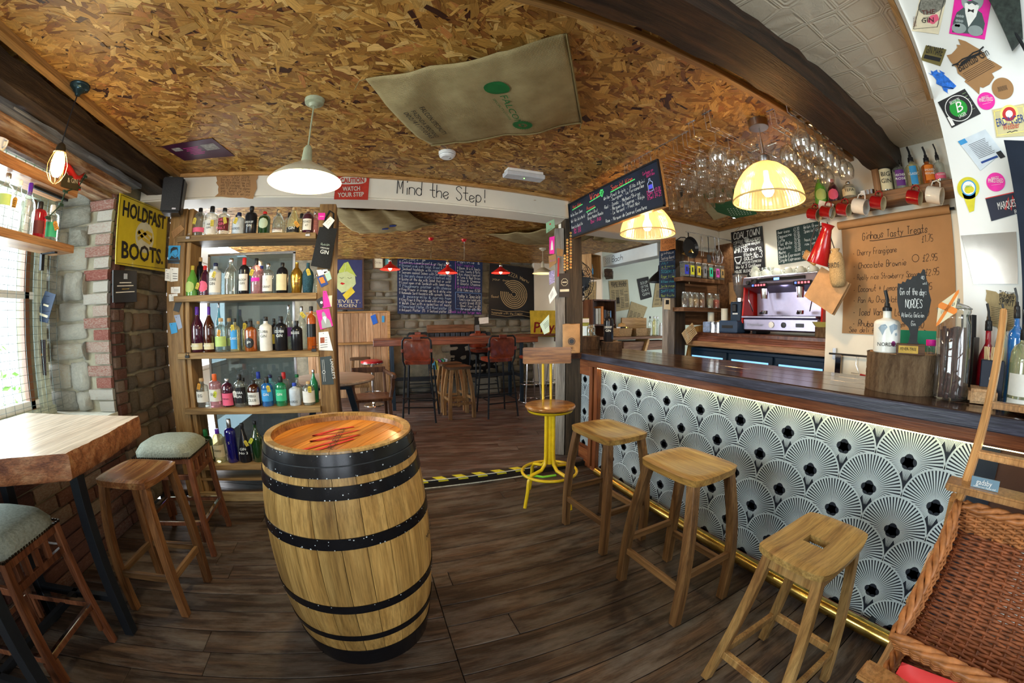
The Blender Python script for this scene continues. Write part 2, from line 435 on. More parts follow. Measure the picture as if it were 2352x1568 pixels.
# flaked strand board ceilings: thousands of pressed strands, joined
def strand_mat(name,gain=1):
    m,nt,b=base_mat(name);b.inputs['Roughness'].default_value=.42;b.inputs['Specular IOR Level'].default_value=.45
    at=nt.nodes.new('ShaderNodeAttribute');at.attribute_name='strand';uv=nt.nodes.new('ShaderNodeUVMap');uv.uv_map='grain'
    n=noise(nt,uv.outputs[0],1,4,.7)
    g=ramp(nt,n,[(.3,(.55*gain,)*3),(.62,(1.1*gain,)*3)])
    mm=nt.nodes.new('ShaderNodeMix');mm.data_type='RGBA';mm.blend_type='MULTIPLY';mm.inputs[0].default_value=1
    nt.links.new(at.outputs['Color'],mm.inputs[6]);nt.links.new(g,mm.inputs[7]);nt.links.new(mm.outputs[2],b.inputs['Base Color']);bump(nt,b,n,.3,.003)
    return m
OSB=strand_mat('strand_board')
def strands(parent,poly,z,dens,bias,lo=.05,hi=.19,name='wood_strands'):
    xs=[p[0] for p in poly];ys=[p[1] for p in poly];x0,x1,y0,y1=min(xs),max(xs),min(ys),max(ys)
    n=int((x1-x0)*(y1-y0)*dens);c=np.stack([rng.uniform(x0,x1,n),rng.uniform(y0,y1,n)],1)
    ins=np.zeros(n,bool);j=len(poly)-1
    for i in range(len(poly)):
        xi,yi=poly[i];xj,yj=poly[j]
        if yi != yj: ins ^= ((yi > c[:,1]) != (yj > c[:,1])) & (c[:,0] < (xj-xi)*(c[:,1]-yi)/(yj-yi)+xi)
        j=i
    c=c[ins];n=len(c);L=lo+(hi-lo)*rng.beta(1.3,2.8,n);W=np.clip(L*rng.uniform(.13,.5,n),.008,.05)
    a=bias+rng.normal(0,.75,n)
    t=np.array([(-.5,-.35),(-.42,.5),(.05,.42),(.44,.5),(.5,-.3),(-.05,-.5)])
    p=np.repeat(t[None],n,0)+rng.uniform(-.09,.09,(n,6,2));q=p*np.stack([L,W],1)[:,None]
    ca,sa=np.cos(a)[:,None],np.sin(a)[:,None]
    X=c[:,0,None]+q[...,0]*ca-q[...,1]*sa;Y=c[:,1,None]+q[...,0]*sa+q[...,1]*ca
    zz=z-.0006-rng.random(n)*.0035;tilt=rng.normal(0,.0009,(n,2))
    Z=zz[:,None]+p[...,0]*tilt[:,:1]+p[...,1]*tilt[:,1:];Z=np.minimum(Z,z-.0002)
    V=np.stack([np.clip(X,x0,x1),np.clip(Y,y0,y1),Z],-1).reshape(-1,3)
    me=bpy.data.meshes.new(name);me.vertices.add(len(V));me.vertices.foreach_set('co',V.ravel())
    me.loops.add(n*6);me.polygons.add(n);me.loops.foreach_set('vertex_index',(np.arange(n)[:,None]*6+np.array([0,5,4,3,2,1])[None][:,::-1]).ravel())
    me.polygons.foreach_set('loop_start',np.arange(n)*6);me.polygons.foreach_set('loop_total',np.full(n,6));me.update();me.validate()
    pal=np.array([(.47,.235,.05),(.58,.32,.08),(.34,.155,.03),(.70,.43,.14),(.24,.09,.02),(.055,.016,.008),(.43,.17,.045)])
    k=rng.choice(7,n,p=[.27,.22,.21,.1,.12,.025,.055]);cc=pal[k]*rng.uniform(.72,1.2,(n,1))
    at=me.color_attributes.new('strand','FLOAT_COLOR','POINT');at.data.foreach_set('color',np.repeat(np.concatenate([cc,np.ones((n,1))],1),6,0).ravel())
    uv=me.uv_layers.new(name='grain');vi=np.empty(n*6,int);me.loops.foreach_get('vertex_index',vi)
    UV=np.stack([q[...,0]*14+rng.random((n,1))*50,q[...,1]*260+rng.random((n,1))*50],-1).reshape(-1,2);uv.data.foreach_set('uv',UV[vi].ravel())
    me.materials.append(OSB);o=bpy.data.objects.new(name,me);COL.objects.link(o);o.parent=parent;o['kind']='stuff';return o
def slab(name,poly,z,th,mat):
    return struct(name,MB().prism(poly,th,Matrix.Translation((0,0,z))),mat)
BOARD=flat('strand_board_core',(.12,.055,.018),.8)
ce=slab('ceiling',[(-1.97,.4),(.3,.4),(.3,.9),(4.0,.9),(4.0,3.3),(-1.97,3.0)],ZC,.05,BOARD)
strands(ce,[(-1.97,.4),(.3,.4),(.3,.9),(4.0,.9),(4.0,3.3),(-1.97,3.0)],ZC,2600,.5)
ZF=2.46
cf=slab('ceiling_far_room',[(-2.2,3.0),(3.6,3.3),(5.4,3.3),(5.4,6.95),(-2.2,6.95)],ZF,.05,BOARD)
strands(cf,[(-2.2,3.0),(3.6,3.3),(3.6,6.9),(-2.2,6.9)],ZF,1700,.1,.06,.17)
EMB=None
m,nt,b=base_mat('embossed_plaster');b.inputs['Roughness'].default_value=.5;b.inputs['Base Color'].default_value=(.62,.55,.42,1)
v=coords(nt,(1,1,1),rnd=False);n1=noise(nt,v,18,3,.7,1.2)
vo=nt.nodes.new('ShaderNodeTexVoronoi');vo.feature='DISTANCE_TO_EDGE';vo.inputs['Scale'].default_value=7;vo.inputs['Randomness'].default_value=.25;nt.links.new(v,vo.inputs['Vector'])
wv=nt.nodes.new('ShaderNodeMath');wv.operation='SINE';mu=nt.nodes.new('ShaderNodeMath');mu.operation='MULTIPLY';mu.inputs[1].default_value=60
nt.links.new(vo.outputs[0],mu.inputs[0]);nt.links.new(mu.outputs[0],wv.inputs[0]);ad=nt.nodes.new('ShaderNodeMath');ad.operation='MULTIPLY_ADD';ad.inputs[1].default_value=.35
nt.links.new(wv.outputs[0],ad.inputs[0]);nt.links.new(n1,ad.inputs[2]);bump(nt,b,ad.outputs[0],.45,.006);EMB=m
slab('ceiling_plaster',[(.3,.03),(.9,.10),(2.3,.254),(2.9,.25),(2.9,.9),(.3,.9)],2.5,.05,EMB)
slab('ceiling_raised',[(.3,-2.4),(2.3,-2.4),(2.3,.26),(.3,.03)],3.4,.05,PLAS);slab('ceiling_entrance',[(-1.97,-2.4),(.3,-2.4),(.3,.41),(-1.97,.41)],ZC+.002,.05,PLAS)
struct('trim_1',MB().hexa([(.35,.03,2.47),(2.28,.248,2.47),(2.28,.262,2.47),(.35,.044,2.47),(.35,.03,3.4),(2.28,.248,3.4),(2.28,.262,3.4),(.35,.044,3.4)]),PLAS)
PINE=wood('pine_trim',(.35,.17,.05),(.5,.27,.09),(.62,.36,.14),'x',.4,.7,.15)
PINEY=wood('pine_trim_long',(.35,.17,.05),(.5,.27,.09),(.62,.36,.14),'y',.4,.7,.15)
struct('trim_2',MB().hexa([(.35,.045,2.462),(2.27,.263,2.462),(2.27,.285,2.462),(.35,.067,2.462),(.35,.045,2.5),(2.27,.263,2.5),(2.27,.285,2.5),(.35,.067,2.5)]),PINE)
struct('trim_3',MB().box((-1.64,1.7,2.512),(.05,2.7,.035)),PINEY)
# walls: plain parts
struct('wall_entrance',MB().box((.16,-2.46,.45),(4.4,.1,.9)).box((.16,-2.46,2.85),(4.4,.1,1.3)).box((-1.71,-2.46,1.55),(.52,.1,1.3)).box((-.2,-2.46,1.55),(.3,.1,1.3)).box((1.7,-2.46,1.55),(1.3,.1,1.3)),PLAS)
struct('wall_left_front',MB().box((-2.35,-1.05,1.3),(.76,2.7,2.6)),PLAS)
wl=struct('wall_left',MB().box((-2.37,1.4,.385),(.78,2.3,.77)).box((-2.37,2.985,1.26),(.76,.87,2.5)).box((-2.65,2.4,1.56),(.1,.2,1.6)).box((-2.35,1.4,2.56),(.8,2.3,.2)),MORTAR)
struct('windowsill',MB().box((-2.31,1.42,.785),(.66,2.3,.03)).bv(.004),flat('old_white_paint',(.62,.64,.58),.6,var=.2,bmp=.4))
struct('wall_right',MB().box((3.47,.785,1.2),(1.14,1.07,2.7)),PLAS)
struct('wall_sticker_pier',MB().box((2.6,-1.07,1.7),(.6,2.648,3.4)),flat('glossy_white_paint',(.76,.78,.76),.3,var=.04,sc=3,bmp=.1))
struct('wall_coffee',MB().box((4.06,2.3,1.2),(.12,2.1,2.7)),PLAS)
struct('wall_front_right',MB().box((1.3,-2.3,3.0),(2,.05,.9)),PLAS)
# beam with the painted warning, in two lengths
def beamy(x): return 2.88+.09*(x+1.57)
struct('wall_beam_face',MB().hexa([(x,beamy(x)+dy,z) for z in (2.327,ZC) for x,dy in ((-1.97,0),(1.74,0),(1.74,.28),(-1.97,.28))]).mesh(bevel=.012,seg=2),PLAS)
struct('trim_4',MB().hexa([(x,beamy(x)+dy,z) for z in (ZC-.03,ZC-.0045) for x,dy in ((-1.65,-.03),(1.74,-.03),(1.74,-.002),(-1.65,-.002))]),PINE)
struct('wall_beam_over_bar',MB().hexa([(x,y,z) for z in (2.25,ZC) for x,y in ((1.75,3.19),(4.0,3.26),(4.0,3.5),(1.75,3.45))]).bv(.01),PLAS)
struct('trim_5',MB().hexa([(x,y,z) for z in (ZC-.035,ZC-.0045) for x,y in ((1.75,3.16),(3.98,3.23),(3.98,3.255),(1.75,3.185))]),PINE)
struct('trim_6',MB().box((3.97,2.3,ZC-.022),(.04,1.9,.035)),PINEY)
# far room shell
struct('wall_far_left',MB().box((-2.6,3.6,1.25),(.5,.36,2.5)).box((-2.6,5.2,.38),(.1,3.2,.76)).box((-2.6,5.2,2.4),(.1,3.2,.3)).box((-2.6,6.6,1.5),(.1,.6,1.6)),PLAS)
wb=struct('wall_back',MB().box((.9,6.97,1.25),(7,.2,2.6)),MORTAR)
struct('wall_back_plaster',MB().box((3.2,6.8,1.3),(.62,.12,2.4)),PLAS)
GREENW=flat('pale_green_wall',(.56,.62,.52),.7,var=.05,sc=3)
struct('wall_kitchen',MB().box((4.6,5.25,1.3),(2.34,.1,2.5)),GREENW);struct('wall_kitchen_side',MB().box((3.44,5.9,1.3),(.06,1.4,2.5)),PLAS)
struct('wall_kitchen_right',MB().box((5.45,4.2,1.3),(.1,2.2,2.5)),PLAS)
kb=struct('lintel_kitchen',MB().box((3.02,3.88,2.16),(.16,1.14,.15)).bv(.006),flat('blue_white_paint',(.66,.76,.8),.4,var=.04))
f=Face((2.94,4.45,2.235),(2.94,3.31,2.235),(2.94,4.45,2.085));f.o -= kb.location
hand(f,kb,'Bach',.2,.72,.07,BLKINK,.1,name='lettering')
for k in range(3): loop2(f,kb,'painted_mark',[(.07+.035*k,.25),(.085+.035*k,.35),(.07+.035*k,.5),(.085+.035*k,.65),(.07+.035*k,.8)],BLKINK,.006)
# rubble stone and brick faces, each piece its own object
def stone_mesh(seed,amp=.07,nx=4,ny=4,dome=.45,sq=.8):
    r=random.Random(seed);mb=MB();vs=[]
    for j in range(ny+1):
        for i in range(nx+1):
            u,v=-1+2*i/nx,-1+2*j/ny;k=max(abs(u),abs(v));rr=(abs(u)**4+abs(v)**4)**.25 or 1
            f_=sq+(1-sq)*(k/rr) ;e=1 if k < .99 else 0
            vs.append((u*.5*f_+r.uniform(-amp,amp)*.6,v*.5*f_+r.uniform(-amp,amp)*.6,(1 if e else 1-dome)*(1 if e else 1)+(r.uniform(-.18,.18) if e else r.uniform(-.1,.1))))
    fs=[(j*(nx+1)+i,j*(nx+1)+i+1,(j+1)*(nx+1)+i+1,(j+1)*(nx+1)+i) for j in range(ny) for i in range(nx)]
    rim=[i for i in range(nx+1)]+[(j*(nx+1)+nx) for j in range(1,ny+1)]+[ny*(nx+1)+i for i in range(nx-1,-1,-1)]+[j*(nx+1) for j in range(ny-1,0,-1)]
    n=len(vs);vs += [(vs[i][0]*1.03,vs[i][1]*1.03,-.3) for i in rim];m=len(rim)
    fs += [(rim[(k+1) % m],rim[k],n+k,n+(k+1) % m) for k in range(m)]
    mb.add(vs,fs);return mb.sm(60)
_SM={}
def smesh(kind,mat):
    k=(kind,mat.name)
    if k not in _SM:
        L=[]
        for s in range(7 if kind == 'stone' else 5):
            me=stone_mesh(s*7+1,.05,dome=.55,sq=.62) if kind == 'stone' else stone_mesh(s*5+3,.018,3,2,.3,.97)
            me.materials.append(mat);L.append(me)
        _SM[k]=L
    return random.choice(_SM[k])
def lay(parent,O,U,V,N,u0,u1,v0,v1,hh,ww,mat,kind='stone',depth=.03,gap=.014,name=None,holes=()):
    """courses of pieces on the face with origin O and axes U (along), V (up), N (out)"""
    v=v0;row=0;U,V,N=Vector(U),Vector(V),Vector(N);R3=Matrix((U,V,N)).transposed()
    while v < v1-.02:
        h=min(random.uniform(*hh),v1-v);u=u0-(random.random()*ww[0] if kind == 'stone' else (row % 2)*ww[0]/2)
        while u < u1-.01:
            w_=random.uniform(*ww);a,b_=max(u,u0),min(u+w_,u1);u += w_
            if b_-a < .03: continue
            cu,cv=(a+b_)/2,v+h/2
            if any(x0 < cu < x1 and y0 < cv < y1 for x0,x1,y0,y1 in holes): continue
            hs=h*(random.uniform(.8,1.04) if kind == 'stone' else 1)
            o=bpy.data.objects.new(name or kind,smesh(kind,mat));COL.objects.link(o);o.parent=parent
            M=(R3 @ Matrix.Rotation(random.uniform(-.05,.05) if kind == 'stone' else random.uniform(-.008,.008),3,'Z')).to_4x4() @ Matrix.Diagonal((b_-a-gap,hs-gap,depth*random.uniform(.7,1.25),1))
            M.translation=Vector(O)+U*cu+V*cv;o.matrix_local=M
        v += h;row += 1
RUB=stone('rubble_lit',[(.25,(.3,.29,.24)),(.42,(.5,.49,.42)),(.6,(.66,.64,.55)),(.8,(.55,.44,.28))],k=2.4)  # stones whitened for the window light falling on the reveal
RUBD=stone('rubble_shaded',[(.2,(.1,.075,.05)),(.42,(.2,.16,.11)),(.6,(.3,.24,.17)),(.8,(.34,.2,.12))],k=2.4)  # same rubble darkened for the wall face in shade
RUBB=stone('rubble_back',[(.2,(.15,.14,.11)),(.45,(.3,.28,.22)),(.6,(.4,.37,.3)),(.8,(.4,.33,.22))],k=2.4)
BRK=stone('old_brick',[(.25,(.32,.07,.05)),(.38,(.45,.17,.13)),(.5,(.62,.46,.38)),(.66,(.72,.68,.6))],k=3)  # whitewash, plus window light put into the pale tones
BRKD=stone('dark_brick',[(.25,(.1,.03,.02)),(.48,(.2,.07,.045)),(.62,(.3,.19,.14)),(.78,(.42,.36,.28))],k=3)  # brick darkened likewise for the faces in shade
# reveal beside the window: rubble with a brick corner
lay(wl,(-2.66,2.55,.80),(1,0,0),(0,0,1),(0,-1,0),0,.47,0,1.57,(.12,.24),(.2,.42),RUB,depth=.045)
v=.0
k=0
while v < 1.57:
    ww=.24 if k % 2 else .15
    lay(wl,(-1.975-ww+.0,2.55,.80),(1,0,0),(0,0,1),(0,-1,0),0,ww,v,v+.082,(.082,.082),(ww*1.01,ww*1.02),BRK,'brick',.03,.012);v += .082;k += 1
# dark stretch of wall between window and shelves
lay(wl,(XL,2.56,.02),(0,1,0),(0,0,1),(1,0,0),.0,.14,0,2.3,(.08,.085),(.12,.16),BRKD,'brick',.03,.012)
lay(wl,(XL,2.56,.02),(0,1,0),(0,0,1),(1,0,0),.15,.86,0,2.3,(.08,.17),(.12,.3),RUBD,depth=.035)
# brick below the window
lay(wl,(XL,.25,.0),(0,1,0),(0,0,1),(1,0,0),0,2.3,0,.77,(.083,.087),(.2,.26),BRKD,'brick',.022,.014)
# back wall of the far room
lay(wb,(-1.0,6.86,.06),(1,0,0),(0,0,1),(0,-1,0),0,3.95,0,2.42,(.1,.19),(.16,.42),RUBB,depth=.05,gap=.02,holes=((.1,1.15,-1,1.1),(1.33,2.88,1.5,2.42),(1.27,2.2,.25,.97)))
# heavy timbers
def timber(name,pts,w_,h,mat,amp=.012,seg=14,parent=None,kind=True,loc=(0,0,0)):
    """a hewn beam along pts[0]-pts[1]: width w_, height h, uneven arrises"""
    a,b=Vector(pts[0]),Vector(pts[1]);d=(b-a).normalized();up=Vector((0,0,1));s=d.cross(up)
    if s.length < .1: s=Vector((1,0,0));up=Vector((0,1,0))
    s.normalize();up=s.cross(d);mb=MB();vs=[];m=12
    for i in range(seg+1):
        t=i/seg;c=a+(b-a)*t
        for k in range(m):
            an=2*math.pi*(k+.5)/m;x,y=math.cos(an),math.sin(an);q=max(abs(x),abs(y));x,y=x/q*.93,y/q*.93
            r=1+random.uniform(-1,1)*amp/min(w_,h)*2
            vs.append(tuple(c+s*x*w_/2*r+up*y*h/2*r))
    fs=[(i*m+k,i*m+(k+1) % m,(i+1)*m+(k+1) % m,(i+1)*m+k) for i in range(seg) for k in range(m)]+[tuple(range(m-1,-1,-1)),tuple(seg*m+k for k in range(m))]
    mb.add(vs,fs);o=obj(name,mb.sm(35),mat,parent)
    if kind: o['kind']='structure'
    return o
DARKB=wood('blackened_oak',(.008,.005,.004),(.03,.016,.01),(.1,.045,.02),'x',.5,.8,.8)
OLDY=wood('old_lintel_timber',(.05,.022,.012),(.2,.085,.035),(.42,.22,.1),'y',.6,.7,.7,wear=(.4,.3,.2))
DRKY=wood('sooty_lintel_timber',(.012,.008,.006),(.05,.03,.018),(.13,.08,.04),'y',.6,.9,.9)
BLUY=wood('blue_painted_timber',(.06,.05,.05),(.14,.16,.2),(.25,.28,.34),'y',.6,.7,.6)
timber('beam_ceiling',((.2,.735,2.425),(2.98,.735,2.42)),.21,.165,DARKB,.006,30)
struct('trim_7',MB().box((1.65,1.005,2.51),(2.75,.035,.035)).bv(.004),PINE)
timber('lintel_window_1',((-1.80,.1,2.435),(-1.80,2.95,2.44)),.22,.13,DRKY,.006,24)
timber('lintel_window_2',((-1.865,.1,2.355),(-1.865,2.6,2.36)),.14,.035,BLUY,.0018,24)
timber('lintel_window_3',((-1.93,.1,2.32),(-1.93,2.55,2.325)),.16,.045,OLDY,.0025,24)
timber('lintel_window_4',((-2.1,.1,2.30),(-2.1,2.55,2.30)),.2,.05,OLDY,.003,20)
# posts
OAKZ=wood('weathered_post_oak',(.05,.032,.02),(.13,.085,.055),(.22,.16,.11),'z',.6,.8,.5)
GREYZ=wood('grey_post_oak',(.13,.11,.095),(.24,.21,.18),(.35,.32,.28),'z',.6,.8,.5)
DRKZ=wood('dark_post_oak',(.012,.008,.005),(.036,.023,.012),(.07,.046,.026),'z',.6,.8,.5)
p1=struct('post_bar_end',MB().hexa([(x,y,z) for z in (0,2.31) for x,y in ((1.66,3.13),(1.80,3.07),(1.83,3.21),(1.69,3.27))]).bv(.006),DRKZ)
obj('side_board',MB().hexa([(x,y,z) for z in (0.06,2.22) for x,y in ((1.583,3.19),(1.652,3.135),(1.69,3.25),(1.62,3.28))]).bv(.004),GREYZ,p1)
p2=struct('post_behind_bar',MB().box((3.13,3.22,1.15),(.17,.14,2.22)).bv(.006),DRKZ)
obj('side_board',MB().box((2.99,3.2,1.13),(.1,.1,2.2)).bv(.004),GREYZ,p2)
# step nosing with hazard tape
NOS=flat('worn_white_line',(.55,.56,.5),.7,var=.45,sc=40)
st=struct('step_edge',MB().box((.05,2.985,.028),(3.4,.03,.064)),flat('step_board',(.1,.06,.04),.7))
Y2=flat('hazard_yellow',(.62,.55,.03),.45,var=.25,sc=30);B2=flat('hazard_black',(.012,.012,.012),.45)
tape=MB();tb=MB()
for i in range(15):
    x=-.02+i*.085
    q=[(x,2.9685,.058),(x+.085,2.9685,.058),(x+.11,2.9685,.012),(x+.025,2.9685,.012)];(tape if i % 2 else tb).add(q,[(0,1,2,3)])
    q=[(x,2.968,.0615),(x+.085,2.968,.0615),(x+.045,3.03,.0615),(x-.04,3.03,.0615)];(tape if i % 2 else tb).add(q,[(0,1,2,3)])
obj('yellow_tape_stripes',tape,Y2,st);obj('black_tape_stripes',tb,B2,st)
obj('white_line',MB().box((.62,2.955,.0035),(1.35,.03,.005)).box((.62,2.9665,.06),(1.35,.006,.005)),NOS,st)
lf=MB();lf.tube([(1.15,2.93,.004),(1.25,2.9,.004),(1.3,2.85,.004),(1.42,2.84,.004)],.012,6);tag(obj('tape_scrap',lf,flat('green_tape',(.2,.6,.04),.5)),'curled bright green tape scrap on the floor behind the yellow stool','tape')
# window 1
wn=struct('window_1',MB().box((-2.57,2.42,1.55),(.06,.1,1.54)).box((-2.57,.32,1.55),(.06,.1,1.54)).box((-2.57,1.4,.83),(.07,2.2,.06)).box((-2.57,1.4,2.3),(.07,2.2,.06)).bv(.004),flat('flaking_green_white_paint',(.45,.5,.42),.6,var=.3,sc=25,bmp=.5))
obj('sash_stile',MB().box((-2.6,2.3,1.56),(.05,.055,1.44)).box((-2.6,1.4,1.56),(.05,.05,1.44)).box((-2.6,.45,1.56),(.05,.055,1.44)).bv(.004),flat('brown_frame_paint',(.16,.07,.035),.4),wn)
obj('meeting_rail',MB().box((-2.6,1.4,1.62),(.05,1.95,.05)).box((-2.6,1.4,.89),(.05,1.95,.06)).bv(.004),MATS['white_gloss'],wn)
obj('pane',MB().box((-2.605,1.4,1.57),(.004,1.9,1.4)),glass('window_glass',(.97,1,.98),.02,.02),wn)
gw=MB()
for i in range(29): gw.tube([(-2.44,.35,.86+i*.05),(-2.44,2.47,.86+i*.05)],.0016,4)
for i in range(28): gw.tube([(-2.442,.37+i*.078,.84),(-2.442,.37+i*.078,2.28)],.0016,4)
g=obj('security_wire_mesh',gw,flat('wire_grey',(.1,.13,.13),.4,.6));tag(g,'grey welded wire grid across the inside of the window','grid',kind='stuff')
for i,(y,col) in enumerate(((3.9,0),(5.6,0))): pass
wf=struct('window_2',MB().box((-2.6,5.2,.8),(.08,2.4,.06)).box((-2.6,5.2,2.22),(.08,2.4,.06)).box((-2.6,4.02,1.5),(.08,.06,1.4)).box((-2.6,6.3,1.5),(.08,.06,1.4)).box((-2.6,5.2,1.5),(.06,.04,1.4)),MATS['white_gloss'])
for nm,x in (('window_3',-.9),('window_4',.5)):
    struct(nm,MB().box((x,-2.42,1.5),(.05,.05,1.25)).box((x,-2.42,1.5),(1.1,.05,.05)).box((x-.56,-2.42,1.5),(.05,.06,1.3)).box((x+.56,-2.42,1.5),(.05,.06,1.3)),MATS['white_gloss'])
# garden shrub outside
sh=MB()
for i in range(420):
    c=Vector((min(-3.1+random.gauss(0,.12),-2.87),random.uniform(1.2,3.4),.5+abs(random.gauss(0,.34))));r=random.uniform(.02,.045);q=Matrix.Rotation(random.random()*6,3,Vector((random.random(),random.random(),1)).normalized())
    sh.add([tuple(c+q @ Vector(p)*r) for p in ((-1,0,0),(0,.5,.1),(1.2,0,0),(0,-.5,.1))],[(0,1,2,3)])
tag(obj('garden_shrub',sh,flat('bright_leaf',(.2,.5,.08),.6)),'bright green leafy shrub outside below the window','shrub',kind='stuff')
# BARREL
OAK=wood('barrel_oak',(.23,.12,.03),(.40,.235,.07),(.52,.33,.11),'z',.38,.6,.15,coat=.25)
OAKIN=wood('barrel_rim_oak',(.18,.07,.02),(.36,.15,.04),(.5,.25,.09),'z',.4,.7,.2)
HEADW=wood('orange_barrel_head',(.42,.13,.015),(.62,.22,.03),(.74,.32,.06),'y',.3,.7,.15,coat=.3)
HOOP=flat('black_hoop_paint',(.008,.008,.01),.22,.3,var=.3,sc=60)
CHIP=flat('chipped_metal',(.55,.6,.62),.5)
BH=.955
def brr(z):
    t=2*z/BH-1;return .274+.054*(1-abs(t)**2.1)+.012*(z/BH)
bt=thing('wine_barrel','upright oak wine barrel with black hoops and orange head, mid floor','barrel',(-.182,1.49,0))
N=24
for k in range(N):
    a0,a1=2*math.pi*k/N,2*math.pi*(k+1)/N;mb=MB();vs=[];sub=3;zz=[BH*i/12 for i in range(13)]
    for z in zz:
        for inner in (0,1):
            for j in range(sub+1):
                a=a0+(a1-a0)*(.012+.976*j/sub);r=brr(z)-(.026 if inner else 0);
                vs.append((r*math.cos(a),r*math.sin(a),z))
    m=2*(sub+1);fs=[]
    for i in range(12):
        for j in range(sub): fs.append((i*m+j,i*m+j+1,(i+1)*m+j+1,(i+1)*m+j));q=sub+1;fs.append((i*m+q+j+1,i*m+q+j,(i+1)*m+q+j,(i+1)*m+q+j+1))
        fs.append((i*m+sub+1,i*m,(i+1)*m,(i+1)*m+sub+1));fs.append((i*m+sub,i*m+2*sub+1,(i+1)*m+2*sub+1,(i+1)*m+sub))
    for i in (0,12):
        for j in range(sub): fs.append((i*m+j,i*m+j+1,i*m+sub+2+j,i*m+sub+1+j) if i else (i*m+j+1,i*m+j,i*m+sub+1+j,i*m+sub+2+j))
    obj('stave',mb.add(vs,fs).sm(30),OAK,bt)
for z0,z1 in ((.872,.948),(.80,.845),(.622,.664),(.338,.374),(.178,.207),(.0,.105)):
    mb=MB();n=6;zs=[z0+(z1-z0)*i/n for i in range(n+1)]
    mb.lathe([(brr(z0)-.002,z0)]+[(brr(z)+.0035,z) for z in zs]+[(brr(z1)-.002,z1)],96,cap=False);hp=obj('hoop',mb.sm(40),HOOP,bt)
    if z0 > .3:
        cp=MB()
        for i in range(46 if z0 > .6 else 20):
            a=random.uniform(-2.6,.1);z=random.choice((z0+.002,z1-.003,random.uniform(z0,z1)));r=brr(z)+.0042;s=random.uniform(.0008,.003);z=min(max(z,z0+s),z1-s)
            cp.add([(r*math.cos(a+dx*s/r),r*math.sin(a+dx*s/r),z+dz*s) for dx,dz in ((-1,-.6),(.2,-1),(1,.1),(.3,.9),(-.8,.7))],[(0,1,2,3,4)])
        obj('paint_chips',cp,CHIP,hp)['kind']='stuff'
obj('hoop_seam',MB().lathe([(brr(.91)+.0055,.908),(brr(.91)+.0055,.912)],96,cap=False).sm(),flat('hoop_edge',(.08,.09,.1),.25,.6),bt)
hz=BH-.032;r=.257;nb=9
for k in range(nb):
    x0,x1=-r+2*r*k/nb+.0007,-r+2*r*(k+1)/nb-.0007;p=[]
    for i in range(7): x=x0+(x1-x0)*i/6;p.append((x,math.sqrt(max(r*r-x*x,0))))
    for i in range(7): x=x1+(x0-x1)*i/6;p.append((x,-math.sqrt(max(r*r-x*x,0))))
    ca,sa=math.cos(R_(12)),math.sin(R_(12))
    obj('head_board',MB().prism(p,.016).bv(.0008),HEADW,bt,(0,0,hz-.016),(0,0,R_(-30)))
obj('inner_chamfer',MB().lathe([(.254,hz-.01),(.257,hz+.002),(.266,BH-.004)],72,cap=False).sm(),OAKIN,bt)
hf=Face((-.22,.05,hz+.0005),(.2,.27,hz+.0005),(-.05,-.3,hz+.0005));hf.v=hf.u.normalized().cross(Vector((0,0,-1)))*.35;hf.h=.35;hf.lift=.001;hf.n=Vector((0,0,1))
REDINK=flat('red_stencil',(.55,.025,.02),.45)
# text line direction on the head: reads from lower left to upper right
a=P(752,1035,'z',.925)-Vector((-.18,1.485,0));b=P(800,962,'z',.925)-Vector((-.18,1.485,0))
a.z=b.z=hz;U=(b-a).normalized();V=U.cross(Vector((0,0,-1)));hf=Face(a,a+U*.3,a+V*.1);hf.v=V*.1;hf.h=.1;hf.u=U*.3;hf.w=.3;hf.n=Vector((0,0,1));hf.lift=.0012
hf.v=-Vector((0,0,1)).cross(U)*.1
printed(hf,bt,'MARQUES DE ULIA',-.08,.2,.026,BLKINK,w=1.0,name='black_lettering')
for pts in ([(-.1,-.7),(.45,.75)],[(.0,-1.0),(.62,.9),(.35,-.9)],[(.35,-.9),(.85,.8),(.6,-1.0)],[(.6,-1.0),(.9,-.2),(1.02,.5)]):
    loop2(hf,bt,'red_brush_mark',pts,REDINK,.016,.0022)
sf=Face((.30,-.14,.56),(.335,-.02,.56),(.305,-.14,.46))
for ch,an,z in (('M',-27,.515),('A',-22.5,.52),('R',-18,.525),('Q',-13.5,.53)):
    rr=brr(z)+.0015;c=Vector((rr*math.cos(R_(an)),rr*math.sin(R_(an)),z));t=Vector((-math.sin(R_(an)),math.cos(R_(an)),0))
    printed(Face(c,c+t*.03,c-Vector((0,0,.03))),bt,ch,0,0,.026,BLKINK,name='black_lettering')
